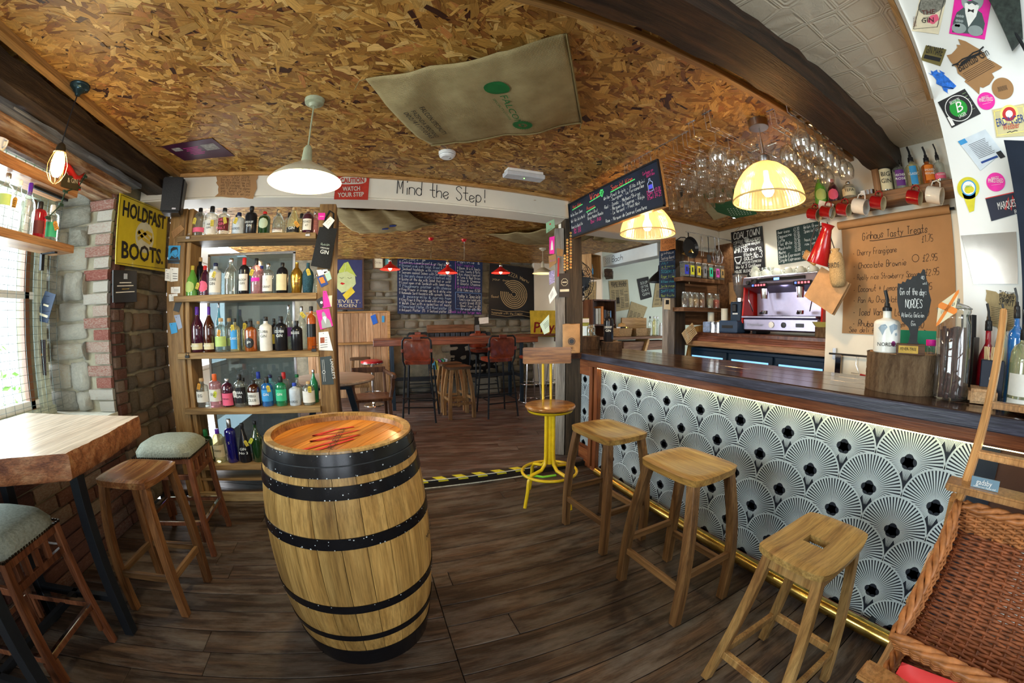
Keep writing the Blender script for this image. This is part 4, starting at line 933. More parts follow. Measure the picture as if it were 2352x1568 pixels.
def bottle(label,x,y,z,r,H,style,body,cap,lab=None,lh=(.12,.45),face=-90,tag_=None,txt=None,tc=None,group=None,tsize=None,capf=.1,pour=False,arc=75,round_l=False,tilt=0,back=False):
    b=thing('bottle',label,'bottle',(x,y,z),R_(face+90)+random.uniform(-.08,.08),group)
    pr=[(q*r,h*H*(1-(0 if not cap else .0))) for q,h in PROF[style]]
    k=(style,round(r,3),round(H,3),body)
    me=MB().lathe([(.0,.003)]+pr,22).sm(42);obj('glass_body',me,BM[body](),b)
    rn=pr[-1][0]
    if cap: obj('cap',MB().lathe([(rn*1.12,H*(1-capf)),(rn*1.18,H*(1-capf)+.002),(rn*1.15,H-.002),(rn*.95,H+.002)],16).sm(40),CM[cap],b)
    rl=max(q for q,h in [(float(np.interp(t_,[h for _,h in PROF[style]],[q for q,_ in PROF[style]])),0) for t_ in np.linspace(lh[0],min(lh[1],.98),6)])*r*1.012
    f=None
    if lab:
        if round_l:
            rr=H*(lh[1]-lh[0])/2;zc=H*(lh[0]+lh[1])/2;n=20;rr=min(rr,r*.86)
            rl2=rl*1.015;mb=MB();L_=[]
            for i in range(11):
                z_=-rr+2*rr*i/10;hw_=math.sqrt(max(rr*rr-z_*z_,0));L_ += [(rl2*math.sin(p/rl2),-rl2*math.cos(p/rl2),zc+z_) for p in [hw_*(-1+2*j/8) for j in range(9)]]
            mb.add(L_,[(i*9+j,i*9+j+1,i*9+j+10,i*9+j+9) for i in range(10) for j in range(8)]);obj('label',mb.sm(),LM[lab],b)
        else:
            obj('label',MB().lathe([(rl,H*lh[0]),(rl,H*lh[1])],12,arc=(R_(-90-arc),R_(-90+arc)),cap=False).sm(),LM[lab],b)
    if txt:
        sz=tsize or r*.42;lines=txt.split('|');zz=H*(lh[0]+lh[1])/2+sz*.55*(len(lines)-1);rr=rl+.0012
        for i,s_ in enumerate(lines):
            ff=Face((-r*.72,-rr,zz+sz-1.5*sz*i),(r*.72,-rr,zz+sz-1.5*sz*i),(-r*.72,-rr,zz-1.5*sz*i));ff.tl=.0012;printed(ff,b,s_,.5,1,sz,tc or BLKINK,'CENTER',w=.98 if len(s_) > 3 else None)
    if tag_:
        a=Vector((r*tag_[1],-r*1.12,H*tag_[2]));w_,h_=.027,.05;th=R_(tag_[0]);X=Vector((math.cos(th),0,math.sin(th)));Y=Vector((-math.sin(th),-.12,math.cos(th)))
        o_=MB().add([tuple(a+X*p+Y*q) for p,q in ((-w_*.5,-h_),(w_*.5,-h_),(w_*.5,-.008),(w_*.25,0),(-w_*.25,0),(-w_*.5,-.008))]+[tuple(a+X*p+Y*q+Vector((0,.0012,0))) for p,q in ((-w_*.5,-h_),(w_*.5,-h_),(w_*.5,-.008),(w_*.25,0),(-w_*.25,0),(-w_*.5,-.008))],[(0,1,2,3,4,5),(11,10,9,8,7,6)])
        tg=obj('price_tag',o_,{'y': YEL,'w': LM['w'],'o': flat('orange_tag',(.62,.28,.03),.6),'l': flat('lime_tag',(.6,.62,.05),.6)}[tag_[3] if len(tag_) > 3 else 'y'],b)
        ff=Face(a-X*w_*.5,a+X*w_*.5,a-X*w_*.5-Y*h_);ff.n=Vector((0,-1,0));ff.lift=.001
        for q,wd in ((.35,.7),(.52,.55),(.68,.65),(.93,.8)): patch(ff,tg,'writing',.12,q-.045,.12+wd,q,BLKINK,.0008)
        obj('string',MB().tube([tuple(a),tuple(a*.3+Vector((0,-rn*1.1,H*.8))*.7),(0,-rn*1.3,H*.86)],.0008,4),CORK,b)
    if pour:
        obj('pourer',MB().lathe([(rn*1.1,H-.004),(rn*1.1,H+.01),(rn*.7,H+.016),(rn*.62,H+.03)],14).tube([(0,0,H+.02),(0,0,H+.05),(-.008,0,H+.085)],rn*.42,8).sm(40),BLACK,b)
    return b
def rb(row,px,top,wpx,style,body,cap,label,back=0,**k):
    """a bottle on shelf row; px = its measured centre column, top = measured top"""
    zl,zr,x0,x1=SH[row];y=2.955+back*.085
    c=P(px,{0: 530,1: 660,2: 780,3: 900,4: 1030}[row],'y',y);t_=(c.x-x0)/(x1-x0);z=zl+(zr-zl)*t_
    e=P(px+wpx/2,{0: 530,1: 660,2: 780,3: 900,4: 1030}[row],'y',y);r=min(abs(e.x-c.x),.05);T=P(px,top,'y',y).z
    pre={0: 'on the top shelf',1: 'on the second shelf',2: 'on the middle shelf',3: 'on the fourth shelf',4: 'on the bottom shelf'}[row]
    return bottle(label+' '+pre,c.x,y,z+.0005,r,max(T-z,.12),style,body,cap,group='bottles '+pre+' of the shelf unit',**k)
W_=WHT
rb(0,457,479,28,'jug','clear','k','clear bottle with pink label and bulbous black stopper',lab='p',lh=(.14,.3),tag_=(-14,-.3,.62),capf=.26)
rb(0,484,475,27,'sho','clear','k','clear bottle with tall black cap and white label',lab='w',lh=(.06,.52),txt='NE|GIN',tag_=(-2,.6,.5),tsize=.016,capf=.2)
rb(0,513,479,26,'sho','clear','k','clear bottle with wide dark red label',lab='dr',lh=(.16,.62),tag_=(14,.5,.62),txt='DRY|GIN|No.1',tc=LM['p'],capf=.13)
rb(0,547,489,26,'sho','frost','kb','frosted bottle with blue lower half and navy cap',tag_=(-25,.1,.72),txt='NORDES',lh=(.1,.3),capf=.16)
rb(0,575,475,27,'sho','black','k','matt black bottle with white letters',txt='LONDON DRY|GIN',tc=W_,lh=(.25,.42),tsize=.017,capf=.12)
rb(0,606,487,27,'jug','dgreen','r','dark bottle with round pale green label and red cap',lab='lc',lh=(.2,.72),round_l=True)
rb(0,639,484,33,'bell','clear','cork','squat clear flask with red triangle label',lab='w',lh=(.06,.18),txt='ELEPHANT',tc=LM['dr'],arc=50)
rb(0,673,477,31,'bell','pale','cork','clear flared bottle with black label and cork stopper',lab='k',lh=(.05,.24),tag_=(38,.5,.42,'o'),txt='GIN',tc=W_)
rb(0,706,481,26,'jug','purple','cork','dark purple bottle with framed white label',lab='w',lh=(.14,.58),txt='MONKEY|47',arc=48)
rb(0,722,487,18,'sho','pinkc','s','slim pink-tinted bottle half hidden beside the end post',back=1)
for px,tp in ((637,483),(663,489),(691,491),(543,494)): rb(0,px,tp,22,'sho','clear' if px != 691 else 'pale','k',{637: 'black-capped clear bottle behind the red triangle flask',663: 'black-capped clear bottle behind the cork-stopped flared bottle',691: 'pale yellow bottle with black cap behind the framed white label',543: 'black-capped bottle behind the frosted blue one'}[px],back=1.4,capf=.2)
rb(1,441,611,28,'bell','green','y','bright green bottle with round lime label and yellow neck',lab='lg',lh=(.1,.48),round_l=True,capf=.2)
rb(1,470,611,26,'bell','purple','p' if 0 else 'r','dark bottle with round pink label and rose neck',lab='p',lh=(.1,.5),round_l=True,tag_=(-22,-.6,.42),capf=.22)
rb(1,458,592,24,'sho','black','cork','black bottle with cork top behind the green and pink ones',back=1.6)
rb(1,494,605,28,'sho','frost','kb','white-sleeved bottle with navy neck',lab='w',lh=(.08,.7),tag_=(-25,.5,.72),txt="J.CORNE|GIN",arc=85)
rb(1,530,594,30,'std','clear','s','tall clear round-shouldered bottle with white tag',tag_=(-25,.0,.6,'w'))
rb(1,560,593,23,'sho','black','r','black bottle with red capsule and white portrait label',lab='w',lh=(.1,.55),txt="BLOOM|GIN",arc=60,capf=.2)
rb(1,588,594,24,'sho','pinkc','k','pale pink bottle with magenta band and brown cap',lab='m',lh=(.35,.45),tag_=(-20,-.4,.68),capf=.18,arc=50)
rb(1,574,612,18,'slim','cyan','s','slim iridescent bottle between the red-capped and pink bottles',back=.8)
rb(1,600,611,18,'slim','pinkc','b','slim bottle with pale blue cap behind the pink one',back=1.2)
rb(1,615,606,25,'sho','clear','s','clear bottle with white label of a standing figure',lab='w',lh=(.08,.6),txt='i||GRANIT',arc=60)
rb(1,648,604,27,'jug','black','k','black bottle with long cream label',lab='c',lh=(.1,.62),arc=62,capf=.18)
rb(1,681,603,28,'flask','gold',None,'polished gold tapering bottle',txt='GOLD|GIN',tc=MATS['label_dark_red'] if 'label_dark_red' in MATS else BLKINK,lh=(.2,.5))
rb(1,707,604,27,'flask','knit',None,'dark blue textured bottle with yellow tag',tag_=(18,.0,.78))
rb(1,727,630,14,'slim','clear','s','thin clear bottle against the end post',back=.6)
rb(2,454,705,26,'tall','purple','pu','tall dark bottle with purple neck, the one nearer the stone wall,',lab='c',lh=(.06,.2),txt='SACRED',tc=W_,capf=.2,tsize=.012)
rb(2,481,705,24,'tall','brown','pu','tall copper-tinted bottle with purple neck',lab='c',lh=(.06,.2),txt='SACRED',tc=W_,capf=.2,tsize=.012)
rb(2,443,756,18,'sho','black','k','short black bottle beside the board at the window end',back=1)
rb(2,508,731,26,'sho','clear','cork','clear bottle with lime green band label and orange tag',lab='lg',lh=(.16,.46),tag_=(-14,.2,.66,'o'))
rb(2,504,696,13,'tall','cyan','s','very tall thin clear bottle behind the lime-banded one',back=1.6)
rb(2,527,731,22,'sho','clear','cork','clear corked bottle with small green label',lab='lg',lh=(.16,.4),back=1)
rb(2,540,732,22,'sho','pale','k','pale bottle with vertical blue label',lab='b',lh=(.08,.66),arc=42,tag_=(2,-.1,.82,'y'),txt='CLASSIC',tc=W_)
rb(2,566,738,20,'sho','pale','k','pale yellow bottle with black cap and yellow tag',tag_=(-5,0,.95),back=1)
rb(2,576,737,27,'sho','amber','k','amber bottle with round brown label',lab='k',lh=(.1,.46),round_l=True,txt='gin',tc=W_,capf=.22)
rb(2,594,738,18,'sho','clear','cork','clear corked bottle behind the amber one',back=1.5)
rb(2,611,728,29,'sho','white','k','white ceramic bottle with black cap and letters',txt='COLOMBIAN|GIN',lh=(.35,.62),capf=.12)
rb(2,646,727,29,'sho','black','k','black ceramic bottle with white slanted letters',txt='COLOMBIAN|GIN',tc=W_,lh=(.35,.62),capf=.12)
rb(2,630,732,20,'sho','black','k','dark bottle with yellow label between white and black ceramics',lab='y',lh=(.2,.5),back=1.2)
rb(2,682,737,26,'sho','black','k','glossy black bottle with small white letters',txt='BULLDOG',tc=W_,lh=(.5,.62),capf=.18)
rb(2,664,701,21,'tall','clear','s','tall clear bottle with silver top behind the two black bottles',back=1.2,lab='pu',lh=(.3,.5))
rb(2,694,704,23,'tall','clear','s','tall clear white bottle with square tag',back=.8,tag_=(40,.1,.86,'y'))
rb(2,716,704,21,'slim','amber','k','tall orange bottle with black label next to the end post',lab='k',lh=(.3,.6),arc=80)
rb(3,465,869,26,'sho','clear','cork','clear corked bottle with EG label and orange tag',lab='w',lh=(.18,.56),txt='EG',tsize=.024,tag_=(-18,.1,.86,'o'),arc=85)
rb(3,456,864,20,'sho','clear','cork','clear corked bottle behind the orange-tagged EG bottle',back=1.2)
rb(3,495,859,26,'sho','pinkc','or','clear bottle with red-orange cap and EG label',lab='w',lh=(.18,.55),txt='EG',tsize=.02,tag_=(-22,.6,.5,'l'),arc=85,capf=.22)
rb(3,523,870,26,'jug','purple','s','dark purple bottle with pink flowered label',lab='p',lh=(.06,.5),txt='PINK',tsize=.012)
rb(3,552,860,26,'sho','clear','k','clear bottle with black zebra label and white card',lab='k',lh=(.12,.62),txt='ZEBRA|GIN',tc=W_,tag_=(5,-.7,.52,'w'),capf=.18)
rb(3,560,868,20,'sho','clear','k','black-capped clear bottle behind the zebra label',back=1.3,capf=.2)
rb(3,583,873,28,'jug','brown','k','brown bottle with wide white label',lab='w',lh=(.08,.55),txt='OMBRASA|CLUB',arc=70,capf=.2)
rb(3,614,866,26,'sho','blue','k','bright blue bottle with blue label and yellow tag',lab='b',lh=(.18,.58),txt='GIN',tc=W_,tag_=(10,.45,.74),capf=.2)
rb(3,596,854,24,'sho','clear','b','clear bottle with royal blue cap behind the brown one',back=1.4,capf=.22)
rb(3,623,861,24,'sho','cyan','kb','pale cyan bottle behind the bright blue one',back=1)
rb(3,646,865,26,'sho','teal','k','emerald green bottle with green label',lab='gg',lh=(.18,.58),txt='GIN',tc=W_,capf=.2)
rb(3,654,855,24,'sho','clear','r','clear bottle with red and navy cap behind the emerald one',back=1.2,capf=.22)
rb(3,677,879,26,'sho','frost','b','white ceramic bottle with blue cap and grey map',txt='NORDES',lh=(.08,.2),capf=.14)
rb(3,684,860,22,'round','clear','g','clear round bottle with green cap behind the white map bottle',back=1.2)
rb(3,709,876,28,'jug','clear','cork','squat clear bottle with cream label and yellow tag',lab='w',lh=(.12,.62),tag_=(-2,.3,.84),arc=80)
rb(3,722,849,20,'tall','teal','s','tall green bottle with steel cap against the end post',back=1)
rb(4,477,986,25,'sho','dgreen','g','dark green bottle with cream label and green square',lab='c',lh=(.1,.52),txt='PORTERS',capf=.24)
rb(4,504,985,27,'jug','pale','pu','clear bottle with gold-edged cream label',lab='c',lh=(.18,.55),txt='Tanqueray',capf=.14)
rb(4,533,962,25,'sho','navy','s','deep blue bottle with silver capsule',lab='b' if 0 else None,txt='5',tc=LM['c'],lh=(.3,.6),tsize=.02,capf=.22)
rb(4,562,972,28,'cone','black','k','black sloping bottle with silver crest print',txt='GIN|No 3',tc=W_,lh=(.15,.45),tag_=(20,.5,.6))
rb(4,592,967,25,'tall','dgreen','k','green tapering bottle with square lime tag',tag_=(-35,-.4,.62,'l'),capf=.08)
rb(4,612,1000,20,'round','pale','y','yellow bottle partly hidden by the barrel',back=.5)
# things pinned on the posts of the unit
def pin_card(name,label,cat,quad,plane,mat,group=None,**k):
    ax,v=plane;return card(name,label,cat,*[P(*q,ax,v) for q in quad],mat,group=group,**k)
PY=('y',YR+.0015);PR=('y',2.898)
NAVY=flat('navy_print',(.01,.05,.25),.5);SKY=flat('sky_print',(.04,.3,.62),.5)
t,f=pin_card('price_tag','brown luggage tag with handwriting on the left shelf post','tag',((394,532),(416,516),(424,526),(399,548)),PY,KRAFT)
for i in range(4): hand(f,t,'gin and tonic'[:9+i],.1,.3+.2*i,.006,BLKINK,.12,w=.75)
t,f=pin_card('art_card','bright blue card with black line portrait on the left shelf post','card',((388,564),(415,564),(412,605),(386,604)),PY,SKY)
poly2(f,t,'hair',[(.2,.5),(.2,.2),(.4,.08),(.75,.1),(.85,.35),(.7,.22),(.35,.3)],BLACK);poly2(f,t,'coat',[(.1,.8),(.3,.58),(.6,.7),(.85,.62),(.95,.82)],BLACK);patch(f,t,'base_band',0,.82,1,1,BLACK);loop2(f,t,'face_line',[(.75,.3),(.85,.45),(.75,.52),(.72,.6),(.55,.64),(.45,.5)],BLACK,.003)
for nm,lb,qd,mt in (('leaflet','white folded leaflet with small print on the left shelf post',((391,614),(410,615),(409,645),(392,647)),WHITE),('leaflet','small white photo leaflet curling off the left shelf post',((380,617),(391,618),(391,646),(379,644)),WHITE),
    ('business_card','white business card with pin and small bird',((393,659),(414,658),(414,673),(393,673)),WHITE),('business_card','white business card with small horse below the bird card',((388,676),(408,674),(409,690),(389,692)),WHITE),
    ('business_card','dark narrow card hanging askew below the horse card',((404,690),(418,694),(411,717),(398,713)),BLACK),('swing_tag','sky blue swing tag low on the left shelf post',((389,742),(405,740),(408,763),(394,767)),SKY),('swing_tag','grey and blue key tag above the sky blue swing tag',((400,724),(413,722),(419,752),(410,757)),flat('grey_blue_print',(.3,.36,.5),.5))):
    t,f=pin_card(nm,lb,'card' if 'tag' not in nm else 'tag',qd,PY,mt,thick=.003)
    disc(f,t,'pin',.3,.15,.003,BLACK)
    if mt is WHITE:
        for i in range(3): patch(f,t,'print_line',.3,.4+.17*i,.85,.44+.17*i,BLKINK)
t,f=pin_card('badge','round magenta badge near the top of the right shelf post','badge',((731,489),(747,489),(747,505),(731,505)),PR,PINK,fname='badge_back');patch(f,t,'line',.2,.48,.8,.54,WHT)
# canvas bottle bag
CANV=flat('black_canvas',(.012,.013,.015),.85,var=.3,sc=120,bmp=.3)
def bagpt(px,py): return P(px,py,'y',2.86)
o_=bagpt(740,560);b=thing('canvas_bag','black canvas bottle bag with white gin lettering hanging on the right shelf post','bag',tuple(o_))
out=[bagpt(*q)-o_ for q in ((734,521),(775,525),(758,618),(714,610))];mb=MB();nx,ny=6,10;vs=[]
for s_ in (-1,1):
    for j in range(ny+1):
        for i in range(nx+1):
            u,v=i/nx,j/ny;q=(out[0]*(1-u)+out[1]*u)*(1-v)+(out[3]*(1-u)+out[2]*u)*v;vs.append(tuple(q+Vector((0,s_*(.004+.014*math.sin(math.pi*u)*(.4+.6*math.sin(math.pi*v))),0))))
k_=(nx+1)*(ny+1);fs=[]
for j in range(ny):
    for i in range(nx): a=j*(nx+1)+i;fs += [(a,a+nx+1,a+nx+2,a+1),(k_+a,k_+a+1,k_+a+nx+2,k_+a+nx+1)]
for j in range(ny): a=j*(nx+1);fs += [(a,k_+a,k_+a+nx+1,a+nx+1),(a+nx,a+2*nx+1,k_+a+2*nx+1,k_+a+nx)]
for i in range(nx): a=ny*(nx+1)+i;fs.append((a,k_+a,k_+a+1,a+1))
obj('bag_body',mb.add(vs,fs).sm(50),CANV,b)
obj('handle',MB().tube([tuple(bagpt(*q)-o_) for q in ((744,523),(748,500),(758,484),(766,490),(766,505),(762,524))],.0075,8).sm(),CANV,b)
f=Face(out[0]-Vector((0,.0195,0)),out[1]-Vector((0,.0195,0)),out[3]-Vector((0,.0195,0)))
f=Face(f.at(.05,0),f.at(.95,0),f.at(.05,1));f.n=Vector((0,-1,0))
hand(f,b,'Rodolph',.3,.47,.014,flat('silver_green_print',(.35,.45,.38),.5),.12,w=.55);printed(f,b,'LONDON DRY',.32,.55,.011,WHT,w=.55,rot=R_(-4));printed(f,b,'GIN',.36,.68,.03,WHT,w=.5,rot=R_(-4))
t,f=pin_card('swing_label','white diamond-shaped label on the handle of the black bag','label',((759,497),(769,506),(754,526),(741,515)),('y',2.838),WHITE);loop2(f,t,'drawing',[(.3,.3),(.7,.3),(.7,.7),(.3,.7)],BLKINK,.0015,closed=True)
RP=[('business_card','white oval card pinned under the black canvas bag',((727,620),(752,618),(755,626),(732,634)),WHITE),('sticker_card','pale green cut-out card on the right shelf post',((744,624),(757,622),(762,640),(752,646)),flat('mint_card',(.4,.6,.5),.6)),('sticker_card','orange and navy card pinned askew on the right shelf post',((728,636),(743,631),(754,652),(738,660)),NAVY),
      ('drip_mat','black card with white emblem on the right shelf post',((726,689),(741,681),(744,703),(736,708)),BLACK),('keyring_tag','pink beaded strap hanging from a pin on the right shelf post',((742,668),(750,668),(760,704),(741,708)),PINK),('business_card','cream card behind the pink beaded strap',((747,680),(763,678),(762,704),(747,703)),CREAM),
      ('art_card','magenta card with a grey bearded gorilla figure on the right shelf post',((726,713),(756,708),(765,748),(736,757)),PINK),('recipe_card','white printed card with brown photograph on the right shelf post',((732,763),(754,761),(765,805),(733,804)),WHITE)]
for nm,lb,qd,mt in RP:
    t,f=pin_card(nm,lb,'card',qd,('y',2.896 if 'cream' not in lb else 2.8975),mt,thick=.003);disc(f,t,'pin',.5,.08,.003,BLACK)
    if 'orange' in lb: patch(f,t,'orange_picture',.2,.15,.85,.7,LM['o'])
    if 'gorilla' in lb:
        GR=flat('grey_figure',(.35,.38,.38),.6);poly2(f,t,'figure',[(.15,.95),(.2,.6),(.35,.45),(.38,.2),(.5,.1),(.62,.2),(.68,.45),(.85,.6),(.9,.95)],GR);poly2(f,t,'beard',[(.38,.4),(.5,.75),(.66,.4),(.5,.35)],WHT,.0015)
    if 'photograph' in lb:
        patch(f,t,'photograph',.15,.3,.6,.62,flat('brown_photo',(.3,.07,.03),.5))
        for i in range(5): patch(f,t,'print_line',.15 if i > 2 else .65,.32+.13*i,.9,.345+.13*i,BLKINK)
    if 'emblem' in lb: disc(f,t,'emblem',.5,.5,.01,WHT)
t,f=pin_card('long_box_card','dark grey tall card lettered vertically, low on the right shelf post','card',((735,820),(761,817),(767,882),(740,883)),PR,flat('slate_print',(.04,.055,.06),.5));printed(f,t,"LANGLEY'S",.88,.1,.022,WHT,rot=R_(-90));disc(f,t,'ring',.25,.55,.012,WHT);disc(f,t,'ring_middle',.25,.55,.009,MATS['slate_print'],.0014)
for i,x in enumerate((.18,.32)): patch(f,t,'line',x-.01,.1,x+.01,.9,WHT)
# FAR ROOM
YB=6.84;PB=('y',6.775)
LEATH=flat('brown_red_leather',(.17,.03,.012),.35,var=.55,sc=14,bmp=.3,coat=.2)
TBW=wood('red_brown_table_timber',(.05,.017,.01),(.16,.055,.03),(.26,.11,.06),'x',.35,.7,.3,coat=.2)
t=thing('high_table','long high table with thick red-brown timber top and black steel frame in the far room','table',(1.18,5.9,STEP))
obj('tabletop',MB().box((0,0,.995),(2.54,.64,.095)).bv(.006),TBW,t)
for x in (-1.0,1.0):
    for y in (-.28,.28): obj('leg',MB().box((x,y,.475),(.05,.05,.95)).bv(.002),flat('blue_black_steel',(.02,.035,.055),.4,.4),t)
obj('long_rail',MB().box((0,0,.42),(2.0,.04,.05)),IRON,t)
for x in (-1.0,1.0): obj('cross_rail',MB().box((x,0,.42),(.04,.54,.05)),IRON,t)
def leather_chair(label,x,y,rz):
    c=thing('bar_chair',label,'chair',(x,y,STEP),rz,'leather bar chairs at the high table')
    # front faces +Y (local); back at -Y
    for s in (-1,1):
        obj('rear_leg',MB().tube([(s*.215,-.235,0),(s*.165,-.17,.72),(s*.185,-.20,.80),(s*.185,-.23,1.0)],.0125,8).sm(50),IRON,c)
        obj('front_leg',MB().tube([(s*.215,.235,0),(s*.17,.17,.7)],.0125,8).sm(50),IRON,c)
        obj('side_rung',MB().tube([(s*.2,-.215,.24),(s*.2,.215,.24)],.009,6),IRON,c)
    obj('back_hoop',MB().tube([(-.185,-.23,1.0),(-.18,-.235,1.06),(-.15,-.24,1.095),(.15,-.24,1.095),(.18,-.235,1.06),(.185,-.23,1.0)],.0125,8).sm(50),IRON,c)
    for z in (.2,.32): obj('rung',MB().tube([(-.205,-.22,z),(.205,-.22,z)],.009,6),IRON,c);obj('rung',MB().tube([(-.205,.22,z),(.205,.22,z)],.009,6),IRON,c)
    mb=MB();n=10;vs=[]
    for sd in (1,-1):
        for j in range(n+1):
            for i in range(n+1):
                u,v=-1+2*i/n,-1+2*j/n;k=(abs(u)**6+abs(v)**6)**(1/6) or 1;f_=max(abs(u),abs(v))/k
                wr=.004*math.sin(i*2.3+j*.7)*(1-u*u);vs.append((u*.168*f_,-.228-sd*(.016*(1-u*u)*(1-v*v)**.5+.004)+.02*(1-u*u)+wr*sd,.935+v*.13*f_))
    m=n+1;K=m*m;fs=[]
    for j in range(n):
        for i in range(n): a=j*m+i;fs += [(a,a+1,a+m+1,a+m),(K+a,K+a+m,K+a+m+1,K+a+1)]
    rim=[i for i in range(m)]+[j*m+n for j in range(1,m)]+[n*m+i for i in range(n-1,-1,-1)]+[j*m for j in range(n-1,0,-1)]
    fs += [(rim[(k+1) % len(rim)],rim[k],K+rim[k],K+rim[(k+1) % len(rim)]) for k in range(len(rim))]
    obj('back_pad',mb.add(vs,fs).sm(50),LEATH,c)
    obj('top_strap',MB().box((0,-.243,1.085),(.11,.035,.05)).bv(.006),LEATH,c)
    for s in (-1,1): obj('side_strap',MB().box((s*.182,-.23,.93),(.034,.036,.045)).bv(.005),LEATH,c)
    obj('seat_pad',dished_seat(.36,.36,.05,.012,.04,'bowl'),LEATH,c,(0,0,.80))
    return c
leather_chair('brown leather bar chair on the near side of the high table, behind the barrel',.52,5.05,R_(-14))
leather_chair('brown leather bar chair on the near side of the high table, nearer the bar',1.56,4.98,R_(4))
leather_chair('leather bar chair across the high table, back showing above its left half',.66,6.62-.1,R_(176))
leather_chair('leather bar chair across the high table, back showing above its right half',1.78,6.5,R_(184))
for i,(x,y,lb) in enumerate(((1.03,5.02,'rustic square wooden stool tucked between the two near leather chairs'),(1.0,5.45,'rustic wooden stool half hidden behind the other square one under the high table'))):
    s=thing('wooden_stool',lb,'stool',(x,y,STEP),R_(6));H=.70
    obj('seat',dished_seat(.32,.26,.04,.006,.02,'bowl'),wood('dark_stool_seat',(.04,.02,.012),(.11,.06,.03),(.2,.12,.06),'x',.5),s,(0,0,H))
    for a in (-1,1):
        for b in (-1,1): obj('leg',curved_leg((a*.11,b*.09,H-.04),(a*.165,b*.14,0),.045,.05),wood('tan_stool_leg',(.14,.06,.02),(.3,.16,.06),(.42,.26,.12),'z',.5,.7),s)
    for b in (-1,1): add_rail(s,(-.16,b*.13,.2),(.16,b*.13,.2),.02,.035,MATS['tan_stool_leg'])
    add_rail(s,(-.16,.13,.26),(-.16,-.13,.26),.02,.035,MATS['tan_stool_leg']);add_rail(s,(.16,.13,.26),(.16,-.13,.26),.02,.035,MATS['tan_stool_leg'])
s=thing('round_stool','chrome swivel stool with round red seat near the wooden panelling','stool',(-.13,6.08,STEP))
obj('seat',MB().lathe([(0,.66),(.16,.66),(.178,.675),(.17,.70),(.1,.72),(0,.724)],36).sm(40),flat('red_vinyl',(.6,.02,.03),.3,coat=.3),s)
obj('seat_rim',MB().lathe([(.17,.655),(.182,.665),(.17,.68)],36).sm(),CHROME,s);obj('column',MB().lathe([(.02,0),(.02,.66)],14).sm(50),CHROME,s)
obj('foot_ring',MB().tube([(.14*math.cos(i*.2618)+.0,.14*math.sin(i*.2618),.2) for i in range(24)],.009,6,True).sm(),CHROME,s);obj('base',MB().lathe([(0,0),(.17,0),(.16,.012),(.03,.03),(.02,.06)],30).sm(40),CHROME,s)
s=thing('wooden_stool','pale wooden stool against the panelling behind the red round stool','stool',(-.33,6.5,STEP))
obj('seat',dished_seat(.34,.26,.035,.004,.02,'bowl'),MATS['dark_stool_seat'],s,(0,0,.72))
for a in (-1,1):
    for b in (-1,1): obj('leg',curved_leg((a*.12,b*.09,.685),(a*.16,b*.12,0),.036,.02),MATS['tan_stool_leg'],s)
for b in (-1,1): add_rail(s,(-.15,b*.115,.25),(.15,b*.115,.25),.02,.035,MATS['tan_stool_leg'])
# round table + armchair
t=thing('round_table','round table with pale scrubbed top and dark blue trestle legs behind the barrel','table',(-.52,4.1,STEP))
obj('tabletop',MB().lathe([(0,.70),(.44,.70),(.455,.712),(.455,.728),(.44,.735),(0,.735)],60).sm(40),wood('scrubbed_pale_top',(.35,.24,.17),(.5,.38,.3),(.62,.52,.45),'x',.35,.5,.1),t)
for k in range(4):
    a=R_(20+90*k);c,sn=math.cos(a),math.sin(a);obj('leg',curved_leg((.16*c,.16*sn,.70),(.32*c,.32*sn,0),.065,0,3),MATS['blue_black_steel'],t)
obj('frame',MB().box((0,0,.665),(.4,.4,.06)).bv(.004),MATS['blue_black_steel'],t)
c=thing('armchair','dark wooden elbow chair with scrolled arm beyond the barrel','chair',(-.12,4.62,STEP),R_(8));DW=wood('dark_armchair_wood',(.03,.012,.006),(.12,.05,.025),(.2,.1,.05),'z',.35,.7,.2)
obj('seat',dished_seat(.46,.44,.035,.012,.03,'bowl'),DW,c,(0,0,.43))
for a in (-1,1):
    for b in (-1,1): obj('leg',curved_leg((a*.19,b*.18,.4),(a*.2,b*.2,0),.036,0,3),DW,c)
    obj('arm_support',MB().tube([(a*.2,-.17,.41),(a*.235,-.15,.53),(a*.245,-.17,.66)],[.02,.024,.024],8).sm(50),DW,c)
    obj('arm',MB().tube([(a*.2,.2,.7),(a*.235,0,.68),(a*.25,-.17,.685),(a*.25,-.215,.67),(a*.25,-.22,.645)],[.02,.024,.03,.03,.018],10).sm(50),DW,c)
    obj('back_post',MB().tube([(a*.2,.2,.40),(a*.2,.24,.74)],.018,8).sm(50),DW,c)
obj('back_rail',MB().box((0,.235,.71),(.42,.02,.07)).bv(.004),DW,c)
# panelling
PNL=wood('honey_pine_board',(.33,.17,.08),(.5,.3,.16),(.6,.4,.24),'z',.5,.6,.15)
pw=struct('wall_panelling',MB().box((-.55,6.8,.77),(1.42,.04,1.5)),PNL)
for z0,z1 in ((.06,.985),(1.02,1.52)):
    n=11
    for k in range(n): obj('board',MB().box((-1.25+1.4*(k+.5)/n,6.77,(z0+z1)/2),(1.4/n-.006,.022,z1-z0)).bv(.003),PNL,pw)
obj('ledge',MB().box((-.55,6.73,1.0),(1.44,.1,.035)).bv(.004),PINE,pw);obj('top_rail',MB().box((-.55,6.765,1.535),(1.44,.05,.03)).bv(.003),PINE,pw)
obj('end_post',MB().box((.17,6.76,.79),(.05,.06,1.5)).bv(.003),PINE,pw)
t,f=pin_card('leaflet','bright blue leaflet pinned askew on the pine panelling','leaflet',((851,726),(862,721),(868,741),(857,746)),('y',6.752),flat('bright_blue_print',(.02,.13,.6),.5))
t,f=pin_card('leaflet','small grey-blue card at the end of the pine panelling','leaflet',((877,725),(883,725),(883,740),(877,740)),('y',6.752),SKY)
